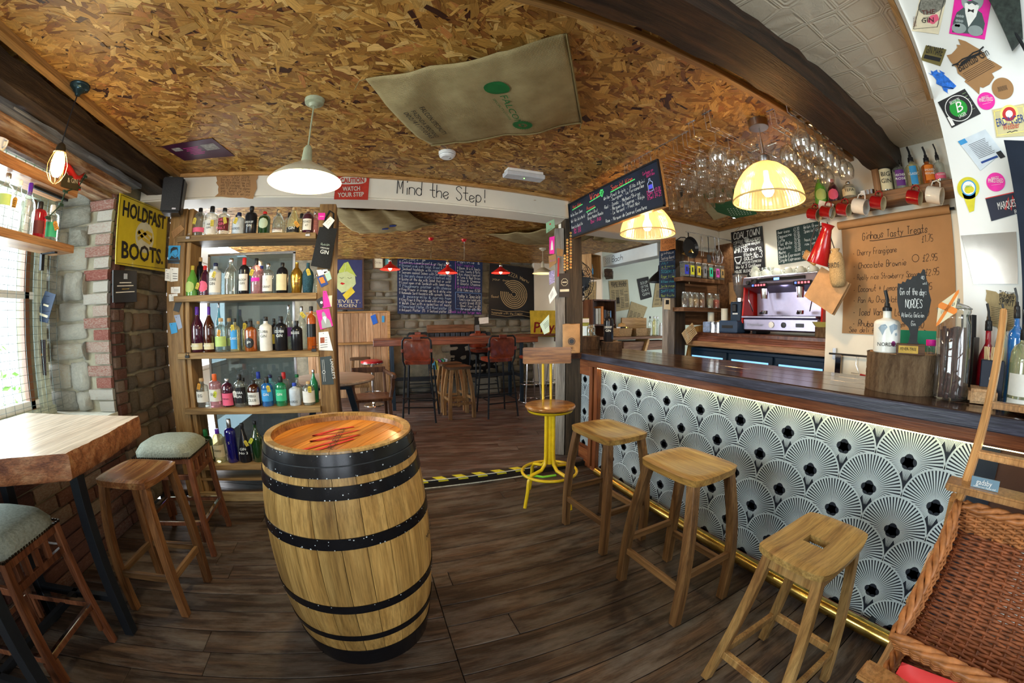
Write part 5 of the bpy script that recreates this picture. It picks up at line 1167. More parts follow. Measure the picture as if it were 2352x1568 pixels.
def framed(name,label,cat,quad,plane,fill,frame,fw=.03,**k):
    t,f=pin_card(name,label,cat,quad,plane,fill,thick=.02,**k);a,b=fw/f.w,fw/f.h
    for x0,y0,x1,y1 in ((0,0,1,b),(0,1-b,1,1),(0,b,a,1-b),(1-a,b,1,1-b)):
        q=[f.at(x0,y0,.0),f.at(x0,y1,.0),f.at(x1,y1,.0),f.at(x1,y0,.0)];n_=f.n*.012;obj('frame_side',MB().hexa([tuple(p) for p in q]+[tuple(p+n_) for p in q]),frame,t)
    return t,f
t,f=framed('poster','framed dark blue poster of a green-hatted woman with closed eyes, on the far wall','poster',((735,592),(836,594),(835,712),(735,710)),PB,flat('poster_blue',(.04,.045,.13),.6),wood('frame_brown',(.06,.03,.015),(.14,.07,.04),(.2,.11,.06),'z',.5),.028)
LG=flat('poster_lime',(.5,.6,.1),.6);SKN=flat('poster_face',(.55,.62,.3),.6)
poly2(f,t,'face',[(.36,.42),(.42,.3),(.62,.26),(.8,.34),(.82,.5),(.7,.62),(.5,.68),(.38,.58)],SKN);poly2(f,t,'hat',[(.4,.3),(.55,.1),(.64,.07),(.72,.2),(.84,.36),(.62,.26)],LG,.0016)
poly2(f,t,'lips',[(.46,.5),(.5,.475),(.56,.49),(.58,.5),(.52,.525)],LM['r'] if 'r' in LM else RED,.002);disc(f,t,'hair_curl',.4,.27,.03,BLACK,.002)
for x in (.5,.68): loop2(f,t,'closed_eye',[(x-.05,.38),(x,.4),(x+.05,.38)],BLKINK,.006,.0024)
poly2(f,t,'packet',[(.52,.72),(.72,.56),(.8,.66),(.6,.82)],LM['y'],.0018);loop2(f,t,'hat_lines',[(.6,.1),(.56,.28)],WHT,.003,.0026)
printed(f,t,'ARTEVELT.',.08,.875,.058,LM['c'],w=.84);printed(f,t,'CITROEN',.2,.955,.055,LM['c'],w=.62)
t,f=framed('wooden_sign','small wooden framed print hanging left of the big chalkboard','sign',((856,591),(881,592),(881,618),(857,618)),PB,CREAM,MATS['frame_brown'],.02);hand(f,t,'Cola',.15,.5,.035,LM['dr'],.14)
t,f=pin_card('postcard','teal and white postcard beside the small framed print','card',((884,594),(900,595),(900,612),(884,612)),PB,flat('teal_card',(.15,.45,.5),.6))
# big menu chalkboard
VIO=flat('violet_chalk',(.45,.1,.6),.8);BLC=flat('blue_chalk',(.2,.4,.8),.8)
t,f=pin_card('menu_chalkboard','large dark blue chalkboard menu in many handwritten lines on the far wall','chalkboard',((913,580),(1108,595),(1106,722),(913,720)),PB,flat('blue_chalkboard',(.008,.02,.07),.6,var=.5,sc=4),thick=.02)
lines=['Please order at the','    Bar. Lunch 12 - 3pm','♥ Cockles, Laverbread & grilled bacon','♥ Dressed crab with Salad, bread & butter','♥ Smoked haddock with roast potato','♥ Swansea smoked Salmon with Scrambled egg','♥ Grilled goats cheese crostini & beetroot salad','♥ Quiche of the day with Salad (hot or cold)','♥ Local open crab Sandwich with lemon mayo','♥ Ploughmans platter with cheese','♥ King Prawns in creamy garlic & white wine','♥ Homemade Sard-foccacia with spinach, tomato','  & mozzarella & parma ham','♥ King Prawn & Chorizo bread with crusty bread','♥ Welsh Cawl with a selection of meats','♥ Cheese/meat Platter £15 ♥ Mixed platter £15','♥ Antipasti Platter £15  ♥ Seafood platter £20']
for i,s_ in enumerate(lines): hand(f,t,s_,.02,.06+.056*i,.046,WHT if i % 3 else flat('pale_blue_chalk',(.5,.65,.8),.8),.13,w=.60 if i > 1 else .3)
for i,s_ in enumerate(['Paninis &','Wraps','♥ Bacon, Brie & Tomato','♥ Tuna, tomato & Melts','♥ Brie, cheese & beetroot','♥ Tuna & Red Onion','♥ Ham & Cheese','♥ Goats Cheese','All served with Salad & Coleslaw','£7.50 (Take away £5.50)','',"Today's Specials",'- Tuna niçoise salad with','  crusty bread £8.50','- Bowl Cawl with','  bread £6.95']):
    if s_: hand(f,t,s_,.69,.1+.053*i,.045 if i != 11 else .06,VIO if i in (1,8) else WHT,.13,w=.28)
hand(f,t,'Check out our burger menu',.6,.95,.05,VIO,.15,w=.38);loop2(f,t,'violet_border',[(.67,.08),(.675,.3),(.67,.55)],VIO,.006);loop2(f,t,'chalk_box',[(.67,.6),(.98,.6),(.98,.88),(.67,.88)],BLC,.006,closed=True);loop2(f,t,'wavy_line',[(.02+.02*i,.165+.006*(i % 2)) for i in range(22)],VIO,.006)
# pizza board
t,f=pin_card('pizza_chalkboard','black chalkboard with a drawn pizza wheel of menu rings on the far wall','chalkboard',((1125,605),(1225,617),(1226,732),(1122,730)),PB,BLACK,thick=.02)
TAN=flat('tan_chalk',(.5,.38,.2),.8)
for r in (.05,.085,.12,.155,.19,.225,.26):
    n=int(r*230)
    mb=MB();cc=f.at(.55,.53,.002);U,V=f.u.normalized(),f.v.normalized()
    for i in range(n):
        a0=2*math.pi*i/n;a1=a0+2*math.pi/n*.72
        if 3.3 < a0 < 3.9: continue
        for ra in (r-.009,): mb.add([tuple(cc+(U*math.cos(a)+V*math.sin(a))*q) for a,q in ((a0,ra),(a1,ra),(a1,r+.009),(a0,r+.009))],[(0,1,2,3)])
    obj('ring_lettering',mb,TAN,t)['kind']='stuff'
hand(f,t,'PIZZA Menu',.35,.17,.07,TAN,.12,w=.55,tilt=.25);hand(f,t,'homemade with the FINEST',.06,.91,.04,TAN,.12,w=.7);loop2(f,t,'ribbon_line',[(.05,.93),(.4,.95),(.7,.9),(.96,.93)],TAN,.006);loop2(f,t,'ribbon_line',[(.05,.84),(.4,.86),(.7,.83),(.96,.85)],TAN,.006)
hand(f,t,'your own',.06,.3,.045,TAN,.12);hand(f,t,'Good',.04,.62,.04,TAN,.12)
for nm,lb,q,m_ in (('notice','white notice pinned right of the big chalkboard',((1099,730),(1122,728),(1122,742),(1100,744)),WHITE),('gin_mat','dark brand card hanging beside the white notice',((1090,727),(1101,727),(1101,746),(1090,746)),BLACK),('gin_mat','folded grey card under the dark one beside the white notice',((1090,748),(1100,744),(1102,760),(1091,768)),flat('grey_card',(.2,.22,.25),.5))):
    pin_card(nm,lb,'card',q,PB,m_)
# fireplace
fp=struct('fireplace',MB().box((1.73,6.96,.6),(1.0,.02,.8)),flat('opening_black',(.006,.006,.007),.95))  # near-black sheets stand for the dark fireplace opening
obj('lintel_board',MB().box((1.25+.02,6.79,1.22),(.86,.08,.14)).bv(.006),wood('red_brown_lintel',(.06,.025,.012),(.17,.075,.035),(.26,.13,.07),'x',.6),fp)
for k in range(12): obj('brick',MB().box((.93+.095*k,6.79,1.09),(.08,.06,.11)).bv(.008),flat('blue_brick',(.03,.04,.06),.6,var=.5,sc=8),fp)
obj('hearth_stone',MB().box((1.55,6.62,.2),(1.1,.4,.28)).mesh(bevel=.03,seg=2),RUBB,fp);obj('opening_back',MB().box((1.72,6.845,.64),(.9,.04,.68)),MATS['opening_black'],fp)
b=thing('wicker_basket','wicker basket of colourful magazines on the hearth under the high table','basket',(1.0,6.35,.34));WK=flat('wicker_tan',(.32,.19,.08),.6,var=.4,sc=60)
mb=MB()
for k in range(9): mb.tube([(.17*math.cos(i*.2618)*(1+.03*((i+k) % 2)),.12*math.sin(i*.2618)*(1+.03*((i+k) % 2)),.01+k*.025) for i in range(24)],.012,5,True)
obj('weave',mb.sm(),WK,b)['kind']='stuff'
for k in range(5): tag(obj('magazine',MB().box((.9+.045*k,6.35,.57+.01*k),(.03,.18,.24),rotm('Y',-8+4*k)),flat('magazine_%d' % k,((.1,.4,.6),(.7,.6,.1),(.5,.1,.4),(.1,.5,.3),(.7,.7,.7))[k],.5)),'magazine standing in the wicker basket, %s cover' % ('blue','yellow','purple','green','white')[k],'magazine','magazines in the hearth basket')
# ledge, yellow sign, chrome stools
lg=thing('wall_ledge','narrow wooden ledge along the right end of the far wall','shelf',(2.9,6.6,1.08));obj('board',MB().box((0,0,0),(1.0,.26,.04)).bv(.004),TBW,lg)
for x in (-.4,.4): obj('bracket',MB().box((x,.03,-.08),(.03,.16,.12)),TBW,lg)
t,f=pin_card('enamel_sign','worn yellow enamel sign with dark red letters standing on the ledge','sign',((1217,713),(1285,713),(1285,774),(1219,772)),('y',6.62),flat('yellow_enamel_sign',(.58,.43,.04),.4,var=.35,sc=8),thick=.006);printed(f,t,"Player's",.07,.85,.2,flat('oxblood_print',(.2,.01,.01),.5),weight=.004,shear=.1)
for x,lb in ((2.3,'chrome-framed bar stool at the right end of the high table'),(2.75,'chrome-framed bar stool half hidden by the grey post')):
    s=thing('bar_stool',lb,'stool',(x,5.55,STEP));obj('seat',MB().lathe([(0,.70),(.17,.70),(.18,.72),(.17,.745),(0,.75)],30).sm(40),LEATH,s)
    for k in range(4):
        a=R_(45+90*k);obj('leg',MB().tube([(.12*math.cos(a),.12*math.sin(a),.7),(.19*math.cos(a),.19*math.sin(a),.0)],.011,8).sm(50),CHROME,s)
    for z,r in ((.02,.19),(.3,.165)): obj('ring',MB().tube([(r*math.cos(i*.2618),r*math.sin(i*.2618),z) for i in range(24)],.009,6,True).sm(),CHROME,s)
# lamps of the far room
def shade(prof,n=40): return MB().lathe(prof,n,cap=False).sm(50)
def point(name,loc,power,col,r=.03,parent=None):
    l=bpy.data.lights.new(name,'POINT');l.energy=power;l.color=col;l.shadow_soft_size=r;o=bpy.data.objects.new(name,l);o.location=loc;COL.objects.link(o)
    if parent: o.parent=parent
    return o
WARM=(1,.62,.28)
YL=5.0;lp=thing('triple_pendant_lamp','brass bar pendant with three red conical shades hanging over the high table','lamp',tuple(P(1028,600,'y',YL)))
o_=Vector(lp.location);a,b=P(875,591,'y',YL)-o_,P(1172,605,'y',YL)-o_;obj('brass_bar',MB().tube([tuple(a),tuple(b)],.009,8).sm(50),BRASS,lp)
REDS=flat('red_shade',(.55,.01,.012),.3,coat=.3)
for px,py in ((896,619),(1028,627),(1150,627)):
    q=P(px,py,'y',YL)-o_;t_=(q.x-a.x)/(b.x-a.x);zb=a.z+(b.z-a.z)*t_
    sh_=obj('shade',shade([(.13,0),(.128,.004),(.03,.075),(.02,.085),(.02,.11)],36),REDS,lp,tuple(q));obj('stem',MB().lathe([(.006,.1),(.006,zb-q.z)],8),BRASS,lp,tuple(q));obj('ball',MB().lathe([(.001,zb-q.z-.07),(.02,zb-q.z-.055),(.024,zb-q.z-.04),(.02,zb-q.z-.025),(.001,zb-q.z-.01)],16).sm(),CHROME,lp,tuple(q))
    obj('bulb',MB().lathe([(.001,-.012),(.018,0),(.024,.02),(.018,.045),(.01,.06)],16).sm(),emit('warm_bulb',(1,.75,.4),25),lp,tuple(q));point('bulb_light',tuple(q+o_+Vector((0,0,-.02))),9,WARM)
for px,py in ((990,548),(1066,551)):
    q=P(px,py,'y',YL)-o_;top=ZF-o_.z;obj('ceiling_rose',MB().lathe([(.0,top-.04),(.02,top-.04),(.035,top-.02),(.04,top)],20).sm(40),REDS,lp,(q.x,0,0))
    obj('chain',MB().tube([(q.x,0,top-.03),(q.x+.003,0,(top+a.z)/2),(q.x,0,a.z+(b.z-a.z)*((q.x-a.x)/(b.x-a.x)))],.006,6),CHROME,lp)
def pendant(name,label,x,y,zr,R,H,mat,top,rose,cordr=.004,prof=None,power=15,bulb=True,ring=None):
    l=thing(name,label,'lamp',(x,y,top));pr=prof or [(1,0),(.985,.02),(.9,.2),(.7,.45),(.42,.72),(.2,.92),(.14,1)]
    obj('lamp_shade',shade([(r*R,zr-top+h*H) for r,h in pr],64),mat,l)
    obj('ceiling_rose',MB().lathe([(0,-.045),(.02,-.045),(.03,-.03),(.05,-.025),(.055,0)],24).sm(40),rose,l);obj('cord',MB().tube([(0,0,-.04),(0,0,zr-top+H+.07)],cordr,8),rose,l)
    obj('holder',MB().lathe([(.012,zr-top+H+.085),(.022,zr-top+H+.07),(.026,zr-top+H+.02),(.03,zr-top+H-.01),(.02,zr-top+H-.05)],20).sm(40),rose,l)
    if ring: obj('rim_ring',MB().tube([(R*1.0*math.cos(i*.1309),R*math.sin(i*.1309),zr-top) for i in range(48)],.006,6,True).sm(),ring,l)
    return l
CRS=flat('cream_enamel_shade',(.55,.52,.4),.3)
q=P(1247,628,'y',5.3);pendant('pendant_lamp','small cream pendant lamp behind the grey post in the far room',q.x,5.3,q.z,.16,.1,CRS,ZF,CRS)
point('far_lamp',(q.x,5.3,q.z+.01),4,WARM)
# hessian sacks on the ceilings
def hess():
    m,nt,b=base_mat('hessian');b.inputs['Roughness'].default_value=.95;b.inputs['Specular IOR Level'].default_value=.1
    v=coords(nt,(1,1,1),'UV',False);w1=nt.nodes.new('ShaderNodeTexWave');w1.inputs['Scale'].default_value=55;w1.inputs['Distortion'].default_value=1.2;nt.links.new(v,w1.inputs[0])
    w2=nt.nodes.new('ShaderNodeTexWave');w2.bands_direction='Y';w2.inputs['Scale'].default_value=55;w2.inputs['Distortion'].default_value=1.2;nt.links.new(v,w2.inputs[0])
    mu=nt.nodes.new('ShaderNodeMath');mu.operation='ADD';nt.links.new(w1.outputs[1],mu.inputs[0]);nt.links.new(w2.outputs[1],mu.inputs[1]);h=nt.nodes.new('ShaderNodeMath');h.operation='MULTIPLY';h.inputs[1].default_value=.5;nt.links.new(mu.outputs[0],h.inputs[0])
    n=noise(nt,v,6,4);c=ramp(nt,n,[(.3,(.30,.23,.11)),(.7,(.46,.38,.2))]);d=ramp(nt,h.outputs[0],[(.1,(.55,.5,.42)),(.6,(1,1,1))])
    mm=nt.nodes.new('ShaderNodeMix');mm.data_type='RGBA';mm.blend_type='MULTIPLY';mm.inputs[0].default_value=.9;nt.links.new(c,mm.inputs[6]);nt.links.new(d,mm.inputs[7]);nt.links.new(mm.outputs[2],b.inputs['Base Color']);bump(nt,b,h.outputs[0],.5,.003);return m
HESS=hess()
def sack(label,corners,zc,sag,folds,seed=0,lift=.012,name='hessian_sack'):
    c=[Vector((x,y,zc)) for x,y in corners];o_=sum(c,Vector())/4;t=thing(name,label,'sack',tuple(o_));n,m=40,28;r=random.Random(seed);ph=[(r.uniform(0,6),r.uniform(2,5),r.uniform(-2,2)) for _ in range(4)]
    def Z(u,v):
        e=math.sin(math.pi*min(max(u,0),1))**.6*.55+.45*math.sin(math.pi*min(max(v,0),1))**.6;pin=min(1,4*min(math.hypot(u-a,v-b) for a in (0,1) for b in (0,1)))
        return -lift-(sag*e*.75+sum(folds*math.sin(p+u*k*2.2+v*q) for p,k,q in ph)*.35*(.3+.7*e)+folds*.9*abs(math.sin(u*9+v*1.5)))*pin
    def S_(u,v): 
        p=(c[0]*(1-u)+c[1]*u)*(1-v)+(c[3]*(1-u)+c[2]*u)*v;p=p+(o_-p)*.05*math.sin(math.pi*u)*(1-math.sin(math.pi*v));return p-o_+Vector((0,0,min(Z(u,v),-.003)))
    vs=[tuple(S_(i/n,j/m)) for j in range(m+1) for i in range(n+1)];fs=[(j*(n+1)+i,j*(n+1)+i+1,(j+1)*(n+1)+i+1,(j+1)*(n+1)+i) for j in range(m) for i in range(n)]
    me=MB().add(vs,fs).sm();uv=me.uv_layers.new(name='uv')
    L=(c[1]-c[0]).length;W=(c[3]-c[0]).length
    for l in me.loops: i=l.vertex_index;uv.data[l.index].uv=((i % (n+1))/n*L,(i//(n+1))/m*W)
    so=obj('sackcloth',me,HESS,t);md=so.modifiers.new('s','SOLIDIFY');md.thickness=.004;md.offset=1
    obj('seam_hem',MB().tube([tuple(S_(i/40,1)+Vector((0,0,-.003))) for i in range(41)],.006,6).tube([tuple(S_(1,i/30)+Vector((0,0,-.003))) for i in range(31)],.005,6).sm(),HESS,t)
    f=Face(S_(0,0),S_(1,0),S_(0,1));f.n=Vector((0,0,-1))
    U,V=c[1]-c[0],c[3]-c[0]
    def warp(p):
        p=Vector(p)+o_;
        u=v=.5
        for _ in range(6):
            q=S_(u,v)+o_;du=(S_(u+.01,v)-S_(u,v))/.01;dv=(S_(u,v+.01)-S_(u,v))/.01;d=p-q;det=du.x*dv.y-du.y*dv.x
            u += (d.x*dv.y-d.y*dv.x)/det;v += (du.x*d.y-du.y*d.x)/det;u=min(max(u,0),1);v=min(max(v,0),1)
        return S_(u,v)+Vector((0,0,-.0042))
    obj('twine_end',MB().tube([tuple(S_(0,0)),tuple(S_(0,0)+Vector((-.03,.02,-.0))),tuple(S_(0,0)+Vector((-.05,.07,-.02)))],.0025,5).tube([tuple(S_(1,1)),tuple(S_(1,1)+Vector((.0,.03,-.03))),tuple(S_(1,1)+Vector((.02,.05,-.01)))],.0025,5),HESS,t)
    return t,f,warp,S_
GPR=flat('green_sack_print',(.01,.13,.03),.8);
cs=[(p.x,p.y) for p in (P(837,196,'z',2.48),P(1303,96,'z',2.47),P(1338,300,'z',2.46),P(990,348,'z',2.47))]
t,f,wp,S_=sack('large hessian coffee sack with green printed emblem pinned under the near ceiling',cs,ZC-.002,.075,.016,3)
o_=Vector(t.location)
def sackface(pa,pb,up):  # text line from pixel a to pixel b; up = pixel above the line start
    a,b,c_=(P(*q,'z',ZC-.07)-o_ for q in (pa,pb,up));return Face(c_,c_+(b-a),a)
for s_,a,b,u_,h in (('FALCON',(1147,215),(1186,279),(1160,212),.038),('SPECIALTY COFFEE',(1131,222),(1170,272),(1137,220),.013),('FALCON SPECIALITY',(962,245),(1018,310),(975,243),.028),('FAZENDA SANTANO',(943,252),(1000,314),(956,249),.026),('002/4177/0343',(925,257),(988,316),(940,253),.03)):
    ff=sackface(a,b,u_);printed(ff,t,s_,0,1,h,GPR if h == .038 or h == .013 else BLKINK,w=1,warp=wp)
for (px,py),ra,rb_ in (((1141,198),.062,.045),):
    c_=P(px,py,'z',ZC-.07)-o_;obj('green_bean_print',MB().add([tuple(wp(c_+Vector((ra*math.cos(i*.2244+.5),rb_*math.sin(i*.2244+.5)*1.1,0)))) for i in range(28)],[tuple(range(28))]),GPR,t)
c_=P(1200,283,'z',ZC-.07)-o_;k_=24;mb=MB()
ring_o=[tuple(wp(c_+Vector(((.052+.006*(i % 2))*math.cos(i*2*math.pi/48),(.052+.006*(i % 2))*math.sin(i*2*math.pi/48),0)))) for i in range(48)];ring_i=[tuple(wp(c_+Vector((.026*math.cos(i*2*math.pi/48),.026*math.sin(i*2*math.pi/48),0)))) for i in range(48)]
obj('green_seal_print',MB().add(ring_o+ring_i,[(i,(i+1) % 48,48+(i+1) % 48,48+i) for i in range(48)]),GPR,t);obj('seal_frog',MB().add([tuple(wp(c_+Vector((.012*math.cos(i*.5)*(1+.4*math.sin(i)),.014*math.sin(i*.5),0)))) for i in range(12)],[tuple(range(12))]),GPR,t)
cs=[(p.x,p.y) for p in (P(776,487,'z',2.43),P(860,489,'z',2.44),P(1003,510,'z',2.44),P(862,537,'z',2.40))]
t,f,wp,S_=sack('hessian sack with blue square print on the far room ceiling behind the beam',[(-.55,3.5),(.25,3.7),(.62,4.2),(-.25,4.75)],ZF-.002,.07,.02,5);o_=Vector(t.location)
for q,s_ in (((902,515),.035),((885,520),.035)): 
    c_=P(*q,'z',ZF-.05)-o_;obj('blue_square_print',MB().add([tuple(wp(c_+Vector((a*s_,b*s_,0)))) for a,b in ((-1,-1),(1,-1),(1,1),(-1,1))],[(0,1,2,3)]),NAVY,t)
t,f,wp,S_=sack('plain hessian sack on the far room ceiling next to the grey post',[(1.35,4.6),(2.0,3.7),(2.7,4.1),(2.2,5.0)],ZF-.002,.07,.02,8)
t,f,wp,S_=sack('hessian sack behind the hanging wine board in the far room',[(2.4,3.75),(3.0,3.6),(3.25,4.1),(2.75,4.4)],ZF-.002,.06,.02,11)
# ON THE BAR, FAR END
ZB=1.0705
BARK=stone('tree_bark',[(.25,(.04,.018,.008)),(.42,(.2,.11,.05)),(.6,(.42,.27,.14))],k=5,sc=(2.2,2.2,.6))
CUTW=wood('cut_log_end',(.25,.12,.05),(.42,.24,.11),(.55,.36,.2),'x',.5,.5)
def log(label,x,y,z,r,h,sx=1,name='log_slice'):
    t=thing(name,label,'log',(x,y,z));mb=MB();n,m=132,14;vs=[];ph=[random.uniform(0,6) for _ in range(8)]
    for j in range(m+1):
        for i in range(n):
            a=2*math.pi*i/n;R=r*(1+.03*math.sin(2*a+ph[0])+.02*math.sin(3*a+ph[1]))+.004*abs(math.sin(15*a+ph[2]+2*math.sin(j*.9+ph[3])))+.0035*abs(math.sin(26*a+ph[4]+3*math.sin(j*.7)))+random.uniform(-.0015,.0015)
            vs.append((R*math.cos(a)*sx,R*math.sin(a),h*j/m))
    obj('bark',mb.add(vs,[(j*n+i,j*n+(i+1) % n,(j+1)*n+(i+1) % n,(j+1)*n+i) for j in range(m) for i in range(n)]).sm(),BARK,t)
    obj('cut_face',MB().lathe([(0,h),(r*.99,h),(r*1.0,h-.002)],60).mesh(),CUTW,t).scale=(sx,1,1)
    obj('cut_base',MB().lathe([(0,.001),(r*.98,.001)],40).mesh(),CUTW,t).scale=(sx,1,1);return t
q=P(1345,800,'z',ZB);log('taller log slice stand on the far end of the bar, holding the mug and leaflets',q.x+.035,q.y-.02,ZB,.095,.125)
L1=(q.x+.035,q.y-.02)
q=P(1392,803,'z',ZB);log('shorter log slice stand on the bar under the black gin bottle',q.x+.05,q.y-.02,ZB,.1,.078);L2=(q.x+.05,q.y-.02)
KB=flat('kraft_bag_paper',(.42,.24,.11),.7,var=.25,sc=12,bmp=.5)
def paper_bag(name,label,x,y,z,w,d,h,rz,mat,top=.45,openb=False):
    t=thing(name,label,'bag',(x,y,z),rz);n,m=20,14;vs=[]
    for j in range(m+1):
        v=j/m
        for i in range(n):
            a=2*math.pi*i/n;k=(abs(math.cos(a))**5+abs(math.sin(a))**5)**.2;dd=d*(1-(1-top)*max(0,v-.45)/.55) if not openb else d
            vs.append((math.cos(a)/k*w/2*(1+random.uniform(-.02,.02)),math.sin(a)/k*dd/2*(1+random.uniform(-.03,.03)),h*v*(1+(.0 if j < m else random.uniform(-.02,.02)))))
    fs=[(j*n+i,j*n+(i+1) % n,(j+1)*n+(i+1) % n,(j+1)*n+i) for j in range(m) for i in range(n)]+[tuple(range(n-1,-1,-1))]+([] if openb else [tuple(m*n+i for i in range(n))])
    obj('bag_body',MB().add(vs,fs).sm(50),mat,t);return t
q=P(1298,796,'z',ZB);t=paper_bag('coffee_bag','brown paper coffee bag with round black seal at the bar end by the post',1.80+.0,3.24+.12,ZB,.155,.085,.25,R_(-25),KB,.15)
t.location=(1.64,3.0,ZB);f=Face((-.077,-.046,.25),(.077,-.046,.25),(-.077,-.046,0));f.lift=.003;f.n=Vector((0,-1,0))
disc(f,t,'round_seal',.5,.6,.032,BLACK);disc(f,t,'seal_ring',.5,.6,.026,KRAFT,.004);disc(f,t,'seal_middle',.5,.6,.022,BLACK,.005);printed(f,t,'COFFEE',.5,.615,.008,WHT,'CENTER');disc(f,t,'small_seal',.5,.84,.016,KRAFT,.004);loop2(f,t,'cross_mark',[(.44,.8),(.56,.88)],BLKINK,.003,.005);loop2(f,t,'cross_mark',[(.56,.8),(.44,.88)],BLKINK,.003,.005);printed(f,t,'COALTOWN',.5,.95,.008,BLKINK,'CENTER')
def wallbottle(label,px,py0,top,wpx,x=None,z=None,**k):
    pass
bz=ZB+.078;b=bottle('matt black gin bottle with white lettering on the shorter log stand',L2[0]-.03,L2[1]+.01,bz,.048,Pz(L2,1390,714)-bz,'sho','black','k',txt='LONDON DRY|GIN',tc=WHT,lh=(.3,.5),tsize=.022,face=-125,capf=.06)
lz=ZB+.125;mg=thing('jar_mug','glass jar mug with handle holding corks on the taller log stand','mug',(L1[0]-.0,L1[1]-.03,lz),R_(-120))
obj('glass_jar',MB().lathe([(.0,.003),(.036,.003),(.04,.012),(.04,.085),(.034,.095),(.034,.115),(.037,.118)],28,cap=False).sm(50),G_('clear',(.86,.9,.86),.08),mg)
obj('handle',MB().tube([(.038,0,.025),(.06,0,.03),(.07,0,.055),(.06,0,.085),(.037,0,.09)],.005,8).sm(),MATS['bottle_glass_clear'],mg)
for i in range(7): tag(obj('cork',MB().lathe([(.0105,-.019),(.0105,.019)],12),CORK,None,(mg.location.x+random.uniform(-.014,.014),mg.location.y+random.uniform(-.014,.014),lz+.022+.0125*i),(random.random()*3,random.random()*3,0)),'%s wine cork from the bottom of the heap in the jar mug' % ORD[i],'cork','corks in the jar mug')
lf=thing('leaflet_stand','upright yellow-green leaflets in a clear holder behind the jar mug','leaflet',(L1[0]-.02,L1[1]+.05,lz),R_(-28));obj('leaflets',MB().box((0,0,.09),(.075,.008,.18),rotm('X',-8)),flat('leaflet_lime',(.38,.4,.06),.5),lf);obj('header',MB().box((0,-.018,.155),(.075,.004,.04),rotm('X',-8)),WHITE,lf);obj('holder',MB().box((0,-.012,.05),(.085,.04,.1)),MATS['bottle_glass_clear'],lf)
mc=thing('menu_card','dark triangular tent card behind the jar mug','card',(L1[0]+.05,L1[1]+.07,lz),R_(-40));obj('card',MB().hexa([(-.05,-.04,0),(.06,-.04,0),(.06,.04,0),(-.05,.04,0),(-.05,-.004,.15),(-.03,-.004,.15),(-.03,.004,.15),(-.05,.004,.15)]),BLACK,mc)
# things fixed on post at the end of the bar
def postcards():
    PA=('y',3.13)
    L=[('tin_sign','small green enamel sign with red heart at the top of the grey post','sign',((1254,512),(1273,503),(1275,522),(1255,536)),3.10,flat('sage_green_sign',(.25,.42,.25),.5)),
     ('art_card','magenta gorilla card pinned on the grey post','card',((1262,545),(1274,542),(1273,583),(1262,583)),3.125,PINK),('paper_cutout','brown scalloped paper with purple writing on the grey post','paper',((1260,588),(1277,583),(1279,603),(1262,616)),3.115,KRAFT),
     ('kraft_tag','small round-cornered tag printed with a padlock beside the scalloped paper','tag',((1279,570),(1294,573),(1292,589),(1279,587)),3.09,KRAFT),('sticker_card','colourful patterned oval on the grey post','sticker',((1261,624),(1274,620),(1274,648),(1262,654)),3.12,flat('confetti_print',(.35,.3,.5),.6,var=.9,sc=90)),
     ('octagon_card','dark brown card with octagonal emblem and cream strip on the post at the bar','card',((1284,628),(1309,627),(1308,682),(1284,682)),3.085,flat('dark_brown_card',(.03,.018,.012),.5)),('receipt','white paper slip hung askew on the grey post','paper',((1260,679),(1272,656),(1280,676),(1263,698)),3.115,WHITE),
     ('certificate','pale green certificate leaning out from the grey post','paper',((1240,745),(1261,722),(1262,762),(1250,768)),3.2,flat('pale_green_paper',(.55,.66,.52),.6)),('red_ribbon_tag','narrow red beaded ribbon hanging on the dark post','tag',((1281,592),(1285,592),(1284,634),(1280,636)),3.085,MATS['cap_red'])]
    for nm,lb,ct,q,y,m_ in L:
        pa,pb=((1.583,3.19),(1.652,3.135)) if y > 3.1 or 'tin' in nm else ((1.66,3.13),(1.80,3.07))
        t,f=card(nm,lb,ct,*[on2(*c_,pa,pb) for c_ in q],m_,thick=.003)
        if 'gorilla' in lb: poly2(f,t,'figure',[(.25,.8),(.35,.4),(.5,.2),(.65,.4),(.75,.8)],WHITE)
        if 'octagon' in lb:
            patch(f,t,'cream_strip',.08,.68,.92,.78,CREAM);loop2(f,t,'octagon_line',[(.5+.3*math.cos(i*.785+.39),.38+.16*math.sin(i*.785+.39)) for i in range(8)],CREAM,.003,closed=True);patch(f,t,'words',.3,.36,.7,.4,CREAM)
        if 'heart' in lb: disc(f,t,'red_heart',.5,.3,.008,MATS['cap_red']);hand(f,t,'gin',.2,.85,.02,BLKINK,.15)
        if 'purple' in lb: hand(f,t,'the gin',.1,.5,.014,VIO,.16,w=.8)
        if 'slip' in lb or 'certificate' in lb:
            for i in range(4): patch(f,t,'print_line',.25,.3+.12*i,.75,.33+.12*i,BLKINK)
postcards()
ck=thing('cork_string','string panel of wine corks hanging in two columns beside the hanging wine board','corks',tuple(P(1304,575,'y',3.05)),R_(-30));o_=Vector(ck.location)
for col,(xx,y0,y1) in enumerate(((1311,532,624),(1303,548,624),(1297,584,624))):
    n=int((y1-y0)/6.6)
    for i in range(n):
        c_=P(xx,y0+6.6*i+3,'y',3.05)-o_;c_=Matrix.Rotation(R_(30),3,'Z') @ c_;obj('cork_end',MB().lathe([(.0,-.004),(.0105,-.004),(.0105,.004),(0,.004)],12,Matrix.Translation(c_) @ Matrix.Rotation(PI2,4,'X')).mesh(),flat('cork_end_%d' % (i % 3),((.55,.3,.08),(.62,.4,.14),(.42,.17,.05))[i % 3],.8),ck)
